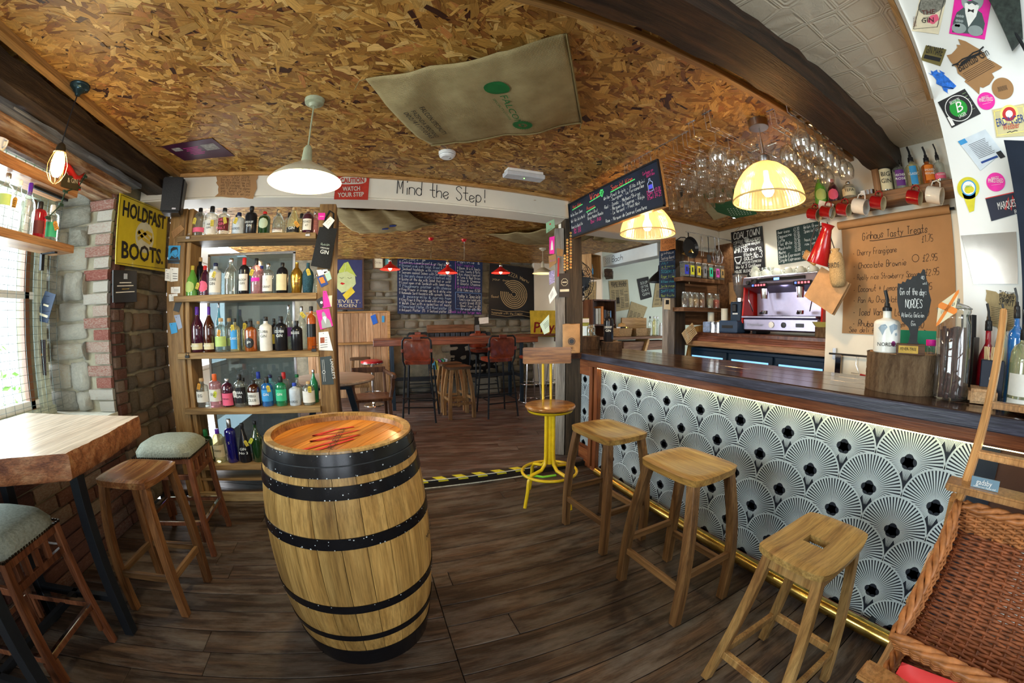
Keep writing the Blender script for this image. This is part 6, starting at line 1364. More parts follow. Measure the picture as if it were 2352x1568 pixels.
# signs on the inner post
def slate(name,label,quad,lines,cols,mat=None,y=3.13,cat='sign',**k):
    t,f=pin_card(name,label,cat,quad,('y',y),mat or flat('slate_blue',(.02,.04,.09),.6),thick=.006,**k)
    for i,(s_,c_) in enumerate(zip(lines,cols)): hand(f,t,s_,.08,(i+.82)/len(lines),f.h/len(lines)*.52,c_,.14,w=.84)
    return t,f
CY=flat('cyan_chalk',(.1,.6,.8),.7);YG=flat('lime_chalk',(.55,.75,.1),.7);RC=flat('red_chalk',(.9,.12,.06),.7);PC=flat('pink_chalk',(.9,.05,.3),.7)
slate('poster','orange ladies night poster at the top of the post behind the bar',((1517,550),(1551,545),(1551,574),(1517,577)),['LADIES','NIGHT'],[BLKINK,BLKINK],flat('orange_poster',(.62,.26,.09),.6),cat='poster')
t,f=slate('chalk_sign','blue slate tasting board titled in white under the orange poster',((1514,577),(1550,571),(1550,595),(1514,600)),['ginhaus','Tasting Board'],[WHT,WHT])
slate('chalk_sign','dark slate reading July in cyan on the inner post',((1514,601),(1550,597),(1550,616),(1514,617)),['JULY','is @ party'],[CY,YG])
slate('chalk_sign','uppermost of the three small hanging blue slates',((1514,618),(1551,617),(1551,638),(1514,640)),['SIDERIT','Ginger & Lime'],[CY,YG]);slate('chalk_sign','middle one of the three small hanging blue slates',((1514,641),(1551,639),(1551,660),(1514,662)),['Williams chase','Seville orange'],[CY,YG]);slate('chalk_sign','lowest of the three small hanging blue slates',((1514,663),(1551,661),(1551,683),(1514,684)),['SAFFIRE','Red fruits'],[CY,YG])
t,f=pin_card('flyer','small cream flyer with engraving under the blue slates','flyer',((1526,685),(1539,685),(1539,711),(1525,710)),('y',3.145),CREAM);patch(f,t,'engraving',.2,.15,.8,.55,BLKINK)
bp=P(1580,565,'y',3.05);b=thing('brass_bell','brass bell on a curled bracket at the post behind the bar','bell',tuple(bp));k_=.072
obj('bell_cup',MB().lathe([(1.0*k_,-.085),(.98*k_,-.08),(.8*k_,-.06),(.62*k_,-.03),(.55*k_,.01),(.45*k_,.03),(.15*k_,.042),(0.05*k_,.044)],32,cap=False).sm(60),BRASS,b);obj('bracket',MB().tube([(0,0,.04),(0,0,.07),(-.02,.02,.1),(-.06,.05,.1),(-.1,.1,.06)],.006,6).sm(),IRON,b);obj('clapper_rope',MB().tube([(0,0,-.03),(0,0,-.2),(.0,0,-.42)],.004,6),CORK,b);obj('clapper',MB().lathe([(0,-.1),(.014,-.09),(.014,-.075),(0,-.06)],12),BRASS,b)
# KITCHEN SEEN OVER THE BAR
KW=('y',5.19)
NEWS=flat('newsprint',(.34,.27,.14),.8,var=.2,sc=30)
def news(label,quad,plane=KW,title=None):
    t,f=pin_card('newspaper_page',label,'newspaper',quad,plane,NEWS,thick=.002)
    if title:
        for i,s_ in enumerate(title): printed(f,t,s_,.5,.14+.08*i,.05*f.w/.35,BLKINK,'CENTER',w=.8)
    for c_ in range(4):
        for r_ in range(12):
            if random.random() < .8: patch(f,t,'print_line',.07+.225*c_,.32+.05*r_,.25+.225*c_,.335+.05*r_,BLKINK)
    patch(f,t,'photo',.3,.55,.47,.75,flat('newsprint_photo',(.06,.05,.035),.8));return t,f
news('old newspaper front page on the pale green kitchen wall, left one',((1398,645),(1442,642),(1447,710),(1404,717)),KW,['PERRY BEGINS','THE BLOCKADE'])
news('tilted newspaper page with big engravings, low on the kitchen wall',((1450,692),(1487,705),(1463,768),(1434,755)))
news('newspaper page partly behind the post with blue slates',((1506,650),(1560,650),(1560,700),(1498,706)))
news('narrow newspaper beside the black fan',((1343,650),(1369,646),(1367,715),(1341,712)),('x',3.40))
t,f=pin_card('poster','black poster with soup of the day lettering on the kitchen wall','poster',((1463,641),(1489,635),(1497,682),(1472,689)),KW,BLACK)
for i,s_ in enumerate(['SOUP','OF THE','DAY','GIN']): printed(f,t,s_,.5,.3+.18*i,.05,flat('pale_grey_print',(.5,.55,.5),.6),'CENTER',w=.62)
bx=thing('wine_crate','small wooden wine crate mounted at the lintel, open side showing a bottle','crate',tuple(P(1358,613,'y',4.35)),R_(25));PLY=wood('crate_ply',(.3,.14,.05),(.48,.27,.1),(.58,.37,.16),'z',.5,.6)
for c_,d_ in (((-.11,0,0),(.012,.16,.32)),((.11,0,0),(.012,.16,.32)),((0,0,.155),(.22,.16,.012)),((0,0,-.155),(.22,.16,.012)),((0,.075,0),(.22,.012,.32))): obj('side',MB().box(c_,d_).bv(.002),PLY,bx)
q=bx.location;bottle('clear bottle with blue band standing in the wall crate',q.x-.01,q.y,q.z-.149,.035,.25,'sho','clear','s',lab='b',lh=(.2,.5),capf=.1)
timber('bracket_timber',((3.06,4.5,2.02),(3.5,5.1,2.06)),.12,.12,DRKY,.008,10)
fn=thing('wall_fan','large black metal fan on the wall behind the bar end','fan',tuple(P(1326,645,'y',4.0)),R_(20));cg=MB()
for k in range(30): a=k*math.pi*2/30;cg.tube([(.05*math.cos(a),-.1,.05*math.sin(a)),(.2*math.cos(a),-.09,.2*math.sin(a)),(.26*math.cos(a),-.0,.26*math.sin(a)),(.1*math.cos(a),.09,.1*math.sin(a))],.0025,4)
for r,y in ((.26,0),(.2,-.09),(.12,-.098)): cg.tube([(r*math.cos(i*.2618),y,r*math.sin(i*.2618)) for i in range(24)],.004,5,True)
obj('cage',cg,IRON,fn)['kind']='stuff'
for k in range(4): obj('blade',MB().box((.12,0,0),(.2,.012,.12),(Matrix.Rotation(k*PI2,3,'Y') @ Matrix.Rotation(R_(25),3,'X'))),IRON,fn)
for k,ch in enumerate(fn.children):
    if ch.name.startswith('blade'): ch.rotation_euler=(0,k*PI2,0)
obj('hub',MB().lathe([(0,-.12),(.05,-.1),(.05,.0)],16,Matrix.Rotation(PI2,4,'X')).sm(),STEEL,fn);obj('wall_arm',MB().tube([(0,.05,0),(.2,.12,-.12),(.35,.12,-.02)],.025,8),IRON,fn)
bc=thing('bookcase','dark bookcase of files and books behind the bar end','bookcase',(3.2,4.95,STEP));obj('back',MB().box((0,.14,.8),(.42,.02,1.6)),DW,bc)
for x in (-.2,.2): obj('side',MB().box((x,0,.8),(.02,.28,1.6)),DW,bc)
for z in (.9,1.22,1.59): obj('shelf',MB().box((0,0,z),(.4,.28,.02)),DW,bc)
for z in (1.232,):
    for k in range(7):
        h=random.uniform(.2,.27);col=random.choice(((.6,.2,.04),(.55,.55,.5),(.1,.2,.35),(.05,.05,.06),(.4,.38,.3)));tag(obj('file_book',MB().box((3.03+.048*k,4.93,STEP+z+h/2-.04+.04),(.04,.2,h)).bv(.002),flat('book_%d_%d_%d' % tuple(int(c*10) for c in col),col,.6)),'%s book from the post side in the dark bookcase' % ORD[k],'book','books and files in the bookcase')
ds=thing('deli_shelf','rough wooden deli shelf with brackets on the kitchen wall','shelf',(4.0,4.85,1.16));RW=wood('rustic_shelf_wood',(.08,.035,.02),(.2,.1,.055),(.32,.18,.1),'x',.6,.8,.4)
a,b=P(1405,777,'y',4.6),P(1530,785,'y',4.6);ds.location=((a.x+b.x)/2,4.75,a.z);Lx=b.x-a.x+.3;obj('board',MB().box((0,0,0),(Lx,.4,.04)).bv(.004),RW,ds);obj('lower_board',MB().box((.2,.05,-.13),(Lx*.7,.3,.14)).bv(.004),RW,ds)
for k in (-.35,.1): obj('bracket',MB().box((k*Lx,0,-.12),(.04,.3,.2),rotm('Y',20)),PINE,ds)
sz=a.z+.021
def deli(px,y=4.62): return P(px,775,'y',y)
for px,w_,lb in ((1437,.2,'small wicker tray basket of dark jars on the deli shelf'),(1478,.26,'square wicker basket on the deli shelf beside the bottles')):
    c_=deli(px);t=thing('wicker_basket',lb,'basket',(c_.x,4.72,sz));mb=MB()
    for k in range(6):
        kk=1+.03*k;hw,hd=w_/2*kk,.09*kk;mb.tube([(hw,hd,.012+.02*k),(-hw,hd,.012+.02*k),(-hw,-hd,.012+.02*k),(hw,-hd,.012+.02*k)],.011,6,True)
    obj('weave',mb,WK,t)['kind']='stuff';obj('base',MB().box((0,0,.006),(w_,.18,.01)),WK,t)
for k,px in enumerate((1428,1437,1446)):
    c_=deli(px);t=thing('jam_jar','small dark preserve jar with %s lid in the wicker tray' % ('white','black','brass')[k],'jar',(c_.x,4.70,sz+.0125),group='preserve jars in the wicker tray');obj('glass_body',MB().lathe([(.0,0),(.03,0),(.032,.1),(.026,.11)],16).sm(50),BM['brown'](),t);obj('lid',MB().lathe([(.03,.11),(.03,.13),(0,.131)],16),(WHITE,BLACK,BRASS)[k],t)
br=thing('bread_roll','bread roll in the wicker tray on the deli shelf','bread',(deli(1441).x,4.76,sz+.16));obj('crust',MB().lathe([(0,-.04),(.05,-.03),(.065,0),(.05,.03),(0,.045)],18).sm(),flat('crust',(.5,.28,.1),.7),br)
obj('wooden_back_tray',MB().box((deli(1478).x,4.86,sz+.14),(.5,.03,.28)).bv(.004),PINE);tag(bpy.data.objects['wooden_back_tray'],'upright wooden tray behind the square basket on the deli shelf','tray')
for k,(px,st,bd,cp,lb) in enumerate(((1491,'sho','clear','k','clear sauce bottle with black cap on the deli shelf'),(1501,'slim','pale','s','pepper grinder-like steel topped bottle on the deli shelf'),(1508,'slim','clear','s','tall steel topped cruet on the deli shelf'),(1516,'jug','white','w','squat white pot bottle at the right end of the deli shelf'))):
    c_=deli(px);bottle(lb,c_.x,4.6,sz,.03 if k < 3 else .045,.3 if k < 3 else .2,st,bd,cp)
q=P(1516,640,'y',4.3);pendant('kitchen_lamp','black dome kitchen lamp half behind the post with slates',q.x,4.3,q.z-.05,.19,.17,BLACK,ZF,BLACK)
# BACK BAR
SHX=wood('back_bar_shelf',(.05,.022,.01),(.15,.07,.03),(.25,.13,.06),'x',.5,.7)
bb=thing('back_shelves','open dark wooden shelves of tea tins and jars in the corner behind the bar','shelf',(3.6,3.05,1.2))
YK=3.0
def kz(px,py): return P(px,py,'y',YK)
for (a,b) in (((1566,634),(1661,654)),((1567,706),(1661,716))):
    A,B=kz(*a),kz(*b);zz=(A.z+B.z)/2;o_=Vector(bb.location);obj('shelf_board',MB().box(tuple(Vector(((A.x+min(B.x,3.98))/2,YK+.1,zz))-o_),(min(B.x,3.98)-A.x,.24,.045)).bv(.003),SHX,bb)
    if a[1] < 700: Z1=zz+.0235;XA=A.x
    else: Z2=zz+.0235
obj('side_post',MB().box((3.93-3.6,.08,.1),(.05,.24,2.0)).bv(.003),SHX,bb);obj('back_board',MB().box((.0,.22,.55),(.75,.02,.9)),SHX,bb)
TC=((.03,.05,.6),(.6,.62,.03),(.7,.55,.03),(.2,.2,.22),(.03,.5,.3),(.55,.08,.4),(.35,.22,.08))
for k,px in enumerate((1572,1585,1600,1614,1628,1643,1654)):
    c_=kz(px,625);t=thing('tea_caddy','clear tea jar with %s label on the upper back shelf' % ('blue','lime yellow','golden yellow','grey','turquoise','magenta','kraft brown')[k],'jar',(c_.x,YK,Z1),group='tea jars on the upper back shelf')
    obj('glass_body',MB().box((0,0,.075),(.075,.075,.15)).bv(.006),G_('clear',(.86,.9,.86),.08),t);obj('contents',MB().box((0,0,.05),(.066,.066,.09)),flat('tea_leaves',(.12,.08,.05),.9),t);obj('label',MB().box((0,-.0395,.075),(.056,.002,.1)),flat('tea_label_%d' % k,TC[k],.5),t);obj('lid',MB().box((0,0,.158),(.078,.078,.018)).bv(.004),STEEL,t);obj('label_print',MB().box((0,-.041,.08),(.02,.001,.05)),BLKINK,t)
for k,px in enumerate((1574,1585,1597,1611,1630,1645)):
    c_=kz(px,695);t=thing('clip_jar','clip-top glass jar on the lower back shelf, holding %s' % ('dark beans','pale biscuits','oats','brown sugar','shells and herbs','red berries')[k],'jar',(c_.x,YK,Z2),group='clip-top jars on the lower back shelf');r=.042
    obj('glass_body',MB().lathe([(.0,.0),(r,.0),(r,.12),(r*.85,.135),(r*.85,.15)],18).sm(50),MATS['bottle_glass_clear'],t);obj('contents',MB().lathe([(.0,.004),(r*.9,.004),(r*.9,.09),(0,.1)],14).sm(),flat('jar_fill_%d' % k,((.05,.02,.01),(.5,.42,.3),(.42,.28,.14),(.25,.1,.04),(.4,.35,.25),(.5,.06,.04))[k],.9),t);obj('lid',MB().lathe([(r*.9,.15),(r*.9,.16),(0,.168)],18),MATS['bottle_glass_clear'],t);obj('clip_wire',MB().tube([(0,-r*.95,.08),(0,-r*1.15,.13),(0,-r*.9,.16)],.002,4),STEEL,t)
rl=thing('utensil_rail','steel rail above the tea jars for hanging utensils','rail',(3.6,YK,Z1+.50));obj('rail',MB().tube([(-.5,0,0),(.33,0,0)],.006,8),STEEL,rl)
for px,kind,lb in ((1583,'ladle','black pan hanging among the utensils'),(1613,'tongs','steel tongs hanging among the utensils'),(1628,'spatula','black fish slice hanging among the utensils'),(1643,'whisk','small wire whisk hanging among the utensils'),(1652,'whisk','large balloon whisk hanging by the wall corner')):
    c_=kz(px,580);t=thing(kind if kind != 'ladle' else 'frying_pan',lb,'utensil',(c_.x,YK,Z1+.494))
    if kind == 'whisk':
        obj('handle',MB().lathe([(.008,-.12),(.009,0)],10),STEEL,t)
        for k in range(5):
            a=k*math.pi/5;obj('wire',MB().tube([(.008*math.cos(a),.008*math.sin(a),-.12),(.045*math.cos(a),.045*math.sin(a),-.22),(.03*math.cos(a),.03*math.sin(a),-.29),(0,0,-.305),(-.03*math.cos(a),-.03*math.sin(a),-.29),(-.045*math.cos(a),-.045*math.sin(a),-.22),(-.008*math.cos(a),-.008*math.sin(a),-.12)],.0018,4),STEEL,t)
    elif kind == 'ladle': obj('pan',MB().lathe([(0,0),(.1,0),(.12,.035)],24,Matrix.Translation((0,0,-.17)) @ Matrix.Rotation(PI2,4,'X'),cap=False),BLACK,t);obj('handle',MB().tube([(0,0,0),(0,0,-.06)],.008,6),BLACK,t)
    elif kind == 'spatula': obj('blade',MB().box((0,0,-.26),(.07,.004,.09)),BLACK,t);obj('handle',MB().tube([(0,0,0),(0,0,-.22)],.006,6),BLACK,t)
    else: obj('arms',MB().tube([(0,0,0),(-.02,0,-.1),(-.015,0,-.24)],.004,6).tube([(0,0,0),(.02,0,-.1),(.015,0,-.24)],.004,6),STEEL,t)
# counter with slatted red wood front, fridges below
CT=thing('back_counter','back counter with sloping red slatted wood and thick oak edge','counter',(3.5,2.3,1.1))
obj('worktop',MB().box((.18,.02,.1),(.6,1.75,.04)).bv(.003),TBW,CT);obj('oak_edge',MB().box((-.22,.02,.0),(.1,1.8,.055)).bv(.006),wood('thick_oak_edge',(.2,.09,.04),(.36,.19,.09),(.48,.3,.16),'y',.4,.7,.3),CT)
for k in range(5):
    c_=(-.185+k*.028,.02,.036+k*.019);obj('slat',MB().box(c_,(.030,1.72,.014),rotm('Y',-34)).bv(.003),wood('red_slat',(.09,.03,.02),(.24,.09,.055),(.34,.15,.1),'y',.35,.7,.1),CT)
c_=P(1590,760,'x',3.35);obj('side_cheek',MB().hexa([(-.25,.87,-.25),(.4,.87,-.25),(.4,.9,-.25),(-.25,.9,-.25),(-.14,.87,.17),(.4,.87,.26),(.4,.9,.26),(-.14,.9,.17)]),wood('yellow_box_side',(.22,.1,.02),(.38,.2,.05),(.5,.3,.1),'z',.5),CT)
fg=thing('bottle_fridge','dark blue under-counter fridge with three lit glass doors behind the bar','fridge',(3.55,2.3,0));FB=flat('fridge_dark_blue',(.012,.03,.06),.35)
obj('body',MB().box((.02,.02,.53),(.42,1.74,1.04)).bv(.008),FB,fg);obj('top_rail',MB().box((-.2,.02,1.035),(.03,1.74,.03)).bv(.003),FB,fg)
for k in range(3):
    y=-.56+.58*k;d_=obj('door',MB().box((-.205,y+.02,.54),(.025,.55,.96)).bv(.004),FB,fg);obj('lit_pane',MB().box((-.2205,y+.02,.54),(.004,.46,.84)),emit('fridge_light',(.2,.5,.9),1.1),d_)
    for j in range(6): obj('bottle_inside',MB().lathe([(0,.76),(.026,.76),(.026,.86),(.01,.89),(.01,.93)],12,Matrix.Translation((-.236,y-.16+.07*j,0))).sm(50),(BM['teal'](),BM['blue'](),WHITE)[(j+k) % 3],d_)
    obj('handle',MB().box((-.235,y+.2,.8),(.02,.02,.2)),STEEL,d_)
lgt=log('bark log slice under the yellow dish on the back counter',3.5,1.60,1.222,.085,.09,1.1);dsh=thing('dish','shallow yellow oven dish on the bark log slice','dish',(3.5,1.60,1.3125));obj('bowl',MB().lathe([(.0,0),(.09,0),(.12,.04),(.125,.045),(.115,.043),(.085,.008),(0,.006)],30).sm(50),flat('yellow_glaze',(.45,.38,.1),.2),dsh)
# espresso machine
XM=3.62;MS=flat('machine_steel',(.34,.32,.42),.38,1,var=.08);CTZ=1.2205
em=thing('espresso_machine','two-group steel espresso machine with red end cheeks on the back counter','coffee machine',(XM,2.08,CTZ))
def eb(nm,c_,d_,m_,bv=.006,rot=None,par=None): return obj(nm,MB().box(c_,d_,rot).mesh(bevel=bv),m_,par or em)
for y in (-.38,.38): eb('foot',(.1,y,.018),(.3,.05,.036),BLACK)
eb('base_panel',(0,0,.1),(.34,.88,.13),MS,.015);eb('drip_grid_tray',(-.02,0,.175),(.38,.86,.02),MS,.004)
for k in range(14): eb('grid_slot',(-.12,-.39+.06*k,.186),(.14,.045,.003),BLACK,0)
eb('splash_back',(.13,0,.33),(.1,.86,.31),MS,.01);eb('group_housing',(.0,0,.50),(.36,.88,.11),MS,.02,rotm('Y',12));eb('cup_rail',(.02,0,.575),(.36,.86,.02),STEEL,.004)
eb('black_button_strip',(-.19,0,.54),(.012,.62,.03),BLACK,.002,rotm('Y',12));eb('display',(-.198,.0,.54),(.006,.06,.022),emit('blue_display',(.1,.25,1),4),0)
for y in (-.28,.22):
    eb('keypad',(-.183,y,.49),(.012,.2,.04),BLACK,.003,rotm('Y',12))
    for k in range(5): eb('key',(-.193,y-.07+.035*k,.49),(.008,.018,.018),emit('key_light_%d' % (k == 4),(.1,.2,1) if k == 4 else (1,.15,.2),1.2),0)
for y in (-.2,.22):
    obj('group_head',MB().lathe([(0,.36),(.035,.36),(.04,.4),(.045,.46),(0,.46)],20,Matrix.Translation((-.08,y,0))).sm(40),CHROME,em);obj('portafilter',MB().lathe([(0,.325),(.034,.325),(.037,.36),(0,.36)],20,Matrix.Translation((-.08,y,-.12))).sm(40),CHROME,em);obj('portafilter_handle',MB().tube([(-.11,y,.22),(-.2,y-.04,.215),(-.26,y-.06,.21)],[.012,.014,.01],10).sm(),BLACK,em)
for y in (-.46,.46): eb('red_cheek',(.03,y,.33),(.34,.022,.5),flat('red_lacquer',(.6,.015,.01),.2,coat=.5),.02,rotm('Y',8))
for y in (.34,.25): obj('steam_knob',MB().lathe([(0,0),(.02,0),(.024,.02),(.02,.035),(0,.035)],16,Matrix.Translation((-.19,y,.52)) @ Matrix.Rotation(-PI2,4,'Y')).sm(50),BLACK,em)
obj('steam_wand',MB().tube([(-.14,.38,.46),(-.16,.37,.35),(-.14,.33,.23)],.006,8).sm(),CHROME,em);obj('steam_wand',MB().tube([(-.14,-.38,.46),(-.16,-.37,.35),(-.14,-.33,.23)],.006,8).sm(),CHROME,em)
obj('pressure_gauge',MB().lathe([(0,.0),(.03,.0),(.03,.01),(0,.012)],24,Matrix.Translation((-.17,.08,.1)) @ Matrix.Rotation(-PI2,4,'Y')).sm(50),WHITE,em);obj('gauge',MB().lathe([(0,.0),(.026,.0),(.026,.01),(0,.012)],24,Matrix.Translation((-.17,-.06,.1)) @ Matrix.Rotation(-PI2,4,'Y')).sm(50),BLACK,em);eb('power_switches',(-.172,-.24,.1),(.006,.09,.035),BLACK,.003)
f=Face((-.1705,.4,.125),(-.1705,.14,.125),(-.1705,.4,.08));f.n=Vector((-1,0,0));printed(f,em,'Expobar',.05,.9,.035,flat('chrome_letter',(.3,.3,.34),.3,.6),w=.8,shear=.2)
CUP=flat('cup_white',(.75,.77,.68),.2,coat=.3)
def cup(label,loc,r=.04,h=.06,rot=(0,0,0),group=None,mat=None,handle=True,name='cup'):
    t=thing(name,label,'cup',loc,group=group,rot=rot);obj('bowl',MB().lathe([(r*.55,0),(r*.6,.002),(r*.9,h*.4),(r,h),(r*.94,h),(r*.84,h*.4),(r*.5,.006),(0,.006)],24).sm(60),mat or CUP,t)
    if handle: obj('handle',MB().tube([(r*.9,0,h*.8),(r*1.45,0,h*.75),(r*1.4,0,h*.4),(r*.85,0,h*.3)],.004,8).sm(),mat or CUP,t)
    return t
for j in range(2):
    for k in range(6): cup('%s white cup from the grinder end, in the %s row on the espresso machine' % (ORD[k],'front' if not j else 'rear'),(XM-.07+.12*j,2.08+.34-.135*k+(.03*j),CTZ+.655),.05,.062,(math.pi,0,R_(160)),'white cups on the espresso machine')
cup('tilted white mug at the grinder end of the machine top',(XM-.05,2.47,CTZ+.63),.045,.08,(R_(60),0,R_(-20)),None)
for k in range(3): gt=thing('glass_tumbler','%s glass tumbler from the grinder end on the machine top' % ORD[k],'glass',(XM+.06,2.40-.05*k,CTZ+.586),group='tumblers on the espresso machine');obj('glass_body',MB().lathe([(0,.002),(.028,.002),(.036,.11)],16,cap=False).sm(),MATS['bottle_glass_clear'],gt)
point('cup_fill_light',(XM-.1,2.1,CTZ+.82),2.6,(.95,1,.95),.06);point('group_fill_light',(XM-.12,2.05,CTZ+.42),.35,(.7,.65,1),.05)  # added point lamps without fittings, brightening the cups and group heads
# grinder
gr=thing('coffee_grinder','tall blue-black coffee grinder with bean hopper left of the espresso machine','grinder',(3.6,2.66,CTZ));
obj('body',MB().box((0,0,.17),(.2,.15,.34)).bv(.012),FB,gr);obj('neck',MB().lathe([(.05,.34),(.05,.38),(.035,.4)],20),STEEL,gr);obj('hopper',MB().lathe([(.04,.39),(.075,.47),(.085,.6),(.085,.63)],24,cap=False).sm(50),G_('smoked',(.5,.45,.42),.25),gr);obj('beans',MB().lathe([(.036,.4),(.07,.47),(.075,.52),(0,.53)],20).sm(),flat('coffee_beans',(.05,.015,.01),.5,var=.6,sc=90),gr);obj('lid',MB().lathe([(.088,.63),(.088,.645),(0,.65)],24),BLACK,gr);obj('spout',MB().box((-.11,0,.27),(.05,.05,.09)).bv(.01),BLACK,gr);obj('screen',MB().box((-.102,0,.1),(.004,.09,.045)),emit('grinder_screen',(.75,.6,1),1.2),gr);obj('label_plate',MB().box((-.102,0,.21),(.004,.07,.015)),WHITE,gr)
kx=thing('knock_box','low blue-grey knock box with a slot on the back counter','box',(3.44,2.66,1.222));obj('body',MB().box((0,0,.07),(.16,.25,.13)).bv(.012),flat('blue_grey_plastic',(.03,.06,.12),.4),kx);obj('slot',MB().box((-.081,0,.07),(.004,.15,.03)).bv(.001),BLACK,kx)
PCM=flat('paper_cup',(.75,.72,.6),.6)
for px,y,n,lb in ((1633,2.98,13,'tallest stack by the shelves'),(1664,2.8,8,'short stack before the paper bag'),(1690,2.72,11,'stack beside the grinder')):
    c_=P(px,740,'x',3.55)
    for k in range(n): cup('%s paper cup from the bottom in the %s' % (ORD[k],lb),(3.55,c_.y,1.222+.024*k),.04,.1,(0,0,0),'takeaway cups, '+lb,PCM,False,'paper_cup')
for k,dx in enumerate((0,.05)): t=thing('steel_jug','steel milk jug at the foot of the paper cup stacks' if not k else 'second steel milk jug right of the first at the cup stacks','jug',(3.44,2.93-.09*k,1.222));obj('jug_body',MB().lathe([(0,0),(.04,0),(.036,.08),(.038,.12),(.036,.12),(.03,.005)],20,cap=False).sm(60),CHROME,t)
bg=paper_bag('paper_carrier','open brown paper bag hanging on the coffee wall behind the cups',3.85,2.9,1.55,.2,.12,.26,R_(80),KB,1,True);obj('handle',MB().tube([(-.05,-.05,.25),(-.05,-.05,.33),(.05,-.05,.33),(.05,-.05,.25)],.003,5),KRAFT,bg)
tn=thing('condiment_tin','blue and white tin holding packets on the lower back shelf end','tin',(3.45,3.0,1.222));obj('tin_body',MB().box((0,0,.06),(.12,.1,.12)).bv(.01),flat('tin_blue_white',(.3,.4,.62),.4,var=.5,sc=30),tn)
hb=thing('hamper_lid','pale wicker hamper lid leaning at the left of the back counter','basket',(3.2,3.03,1.15));mb=MB()
for k in range(14): mb.tube([(-.14,.0,.015*k+.01),(-.05,-.006*(-1)**k,.015*k+.01),(.05,.006*(-1)**k,.015*k+.01),(.14,.0,.015*k+.01)],.008,5)
obj('weave',mb,flat('pale_wicker',(.5,.38,.22),.7,var=.4,sc=70),hb)['kind']='stuff';hb.rotation_euler=(0,R_(-35),0);hb.scale=(.7,1,.7)
# chalkboards on the coffee wall
PK=('x',3.992)
t,f=pin_card('chalkboard','tall black chalkboard of coffee roaster lettering hanging on the coffee wall','chalkboard',((1680,534),(1751,519),(1759,648),(1686,652)),PK,BLACK,thick=.012)
for s_,x,y,h,w_ in (('COALTOWN',.08,.15,.12,.84),('COFFEE  ROASTERS',.06,.25,.055,.88),('SPECIALITY MICRO ROASTERY',.06,.31,.035,.86),('WHATSBrewing',.06,.42,.1,.88),('Black',.38,.5,.06,.28),('GOLD',.38,.58,.06,.3),('No.3',.7,.56,.12,.26),('PURE AFRICAN ESPRESSO',.12,.64,.035,.8),('World 3 Coffees',.1,.72,.06,.8),('HOUSE BLEND   EST',.06,.8,.045,.8),('MEXICO',.06,.87,.04,.3),('ETHIOPIA',.06,.93,.04,.35)): hand(f,t,s_,x,y,h*.62,WHT,.16,w=w_)
loop2(f,t,'drawn_cup',[(.08,.5),(.1,.57),(.15,.61),(.22,.61),(.28,.57),(.3,.5)],WHT,.008,closed=True);disc(f,t,'drawn_badge',.5,.2,.035,flat('chalk_grey',(.3,.32,.32),.8))
obj('hanging_string',MB().tube([tuple(f.at(.15,0)),tuple(f.at(.5,-.12)),tuple(f.at(.85,0))],.003,5),CORK,t)
t,f=pin_card('chalkboard','black coffee price chalkboard above the espresso machine','chalkboard',((1784,529),(1880,508),(1880,594),(1789,608)),PK,flat('green_black_board',(.012,.03,.028),.6,var=.4,sc=4),thick=.012)
for i,(s_,p_) in enumerate((('Americano','£2.30'),('Cappuccino','£2.30'),('Latte','£2.30'),('Flat White','£2.30'),('Macchiato','£2.30'),('Mocha','£2.00'),('Double Espresso','£2.30'),('Single Espresso','£2.00'))): 
    hand(f,t,s_,.03,.13+.115*i,.034,WHT,.15,w=.055*len(s_)*.62);hand(f,t,p_,.42 if i < 6 else .58,.13+.115*i,.034,WHT,.13,w=.14)
for i,s_ in enumerate(('Welsh Brew Tea','Speciality Tea','','haus hot choc','nom nom Choc','','large','Small')):
    if s_: hand(f,t,s_,.66,.13+.115*i,.033,WHT,.13,w=.034*len(s_))
sp=P(1687,500,'z',ZC-.004);s=thing('spotlight','small recessed downlight in the strand board ceiling over the back bar','light',(sp.x,sp.y,ZC-.006));obj('bezel',MB().lathe([(.02,0),(.04,0),(.042,.006)],24,cap=False),CHROME,s);obj('lens',MB().lathe([(0,.001),(.022,.001)],16),emit('spot_lens',(.9,1,.85),30),s)
l=bpy.data.lights.new('spot','SPOT');l.energy=26;l.spot_size=R_(110);l.color=(1,.93,.8);l.shadow_soft_size=.02;o=bpy.data.objects.new('spot',l);o.location=(sp.x,sp.y,ZC-.015);COL.objects.link(o)
# HANGING THINGS
def ribbed_glass():
    m,nt,b=base_mat('ribbed_glass_shade');o=nt.nodes['Material Output'];nt.nodes.remove(b)
    g=nt.nodes.new('ShaderNodeBsdfGlossy');g.inputs['Roughness'].default_value=.12;tr=nt.nodes.new('ShaderNodeBsdfTranslucent');tr.inputs[0].default_value=(.5,.34,.15,1);df=nt.nodes.new('ShaderNodeBsdfDiffuse');df.inputs[0].default_value=(.6,.5,.33,1);tp=nt.nodes.new('ShaderNodeBsdfTransparent');tp.inputs[0].default_value=(1,.85,.6,1)
    def mx(f,a,b_): n=nt.nodes.new('ShaderNodeMixShader');n.inputs[0].default_value=f;nt.links.new(a,n.inputs[1]);nt.links.new(b_,n.inputs[2]);return n.outputs[0]
    nt.links.new(mx(.12,mx(.3,mx(.25,tr.outputs[0],df.outputs[0]),tp.outputs[0]),g.outputs[0]),o.inputs[0]);MATS['ribbed']=m;return m
RIB=ribbed_glass()
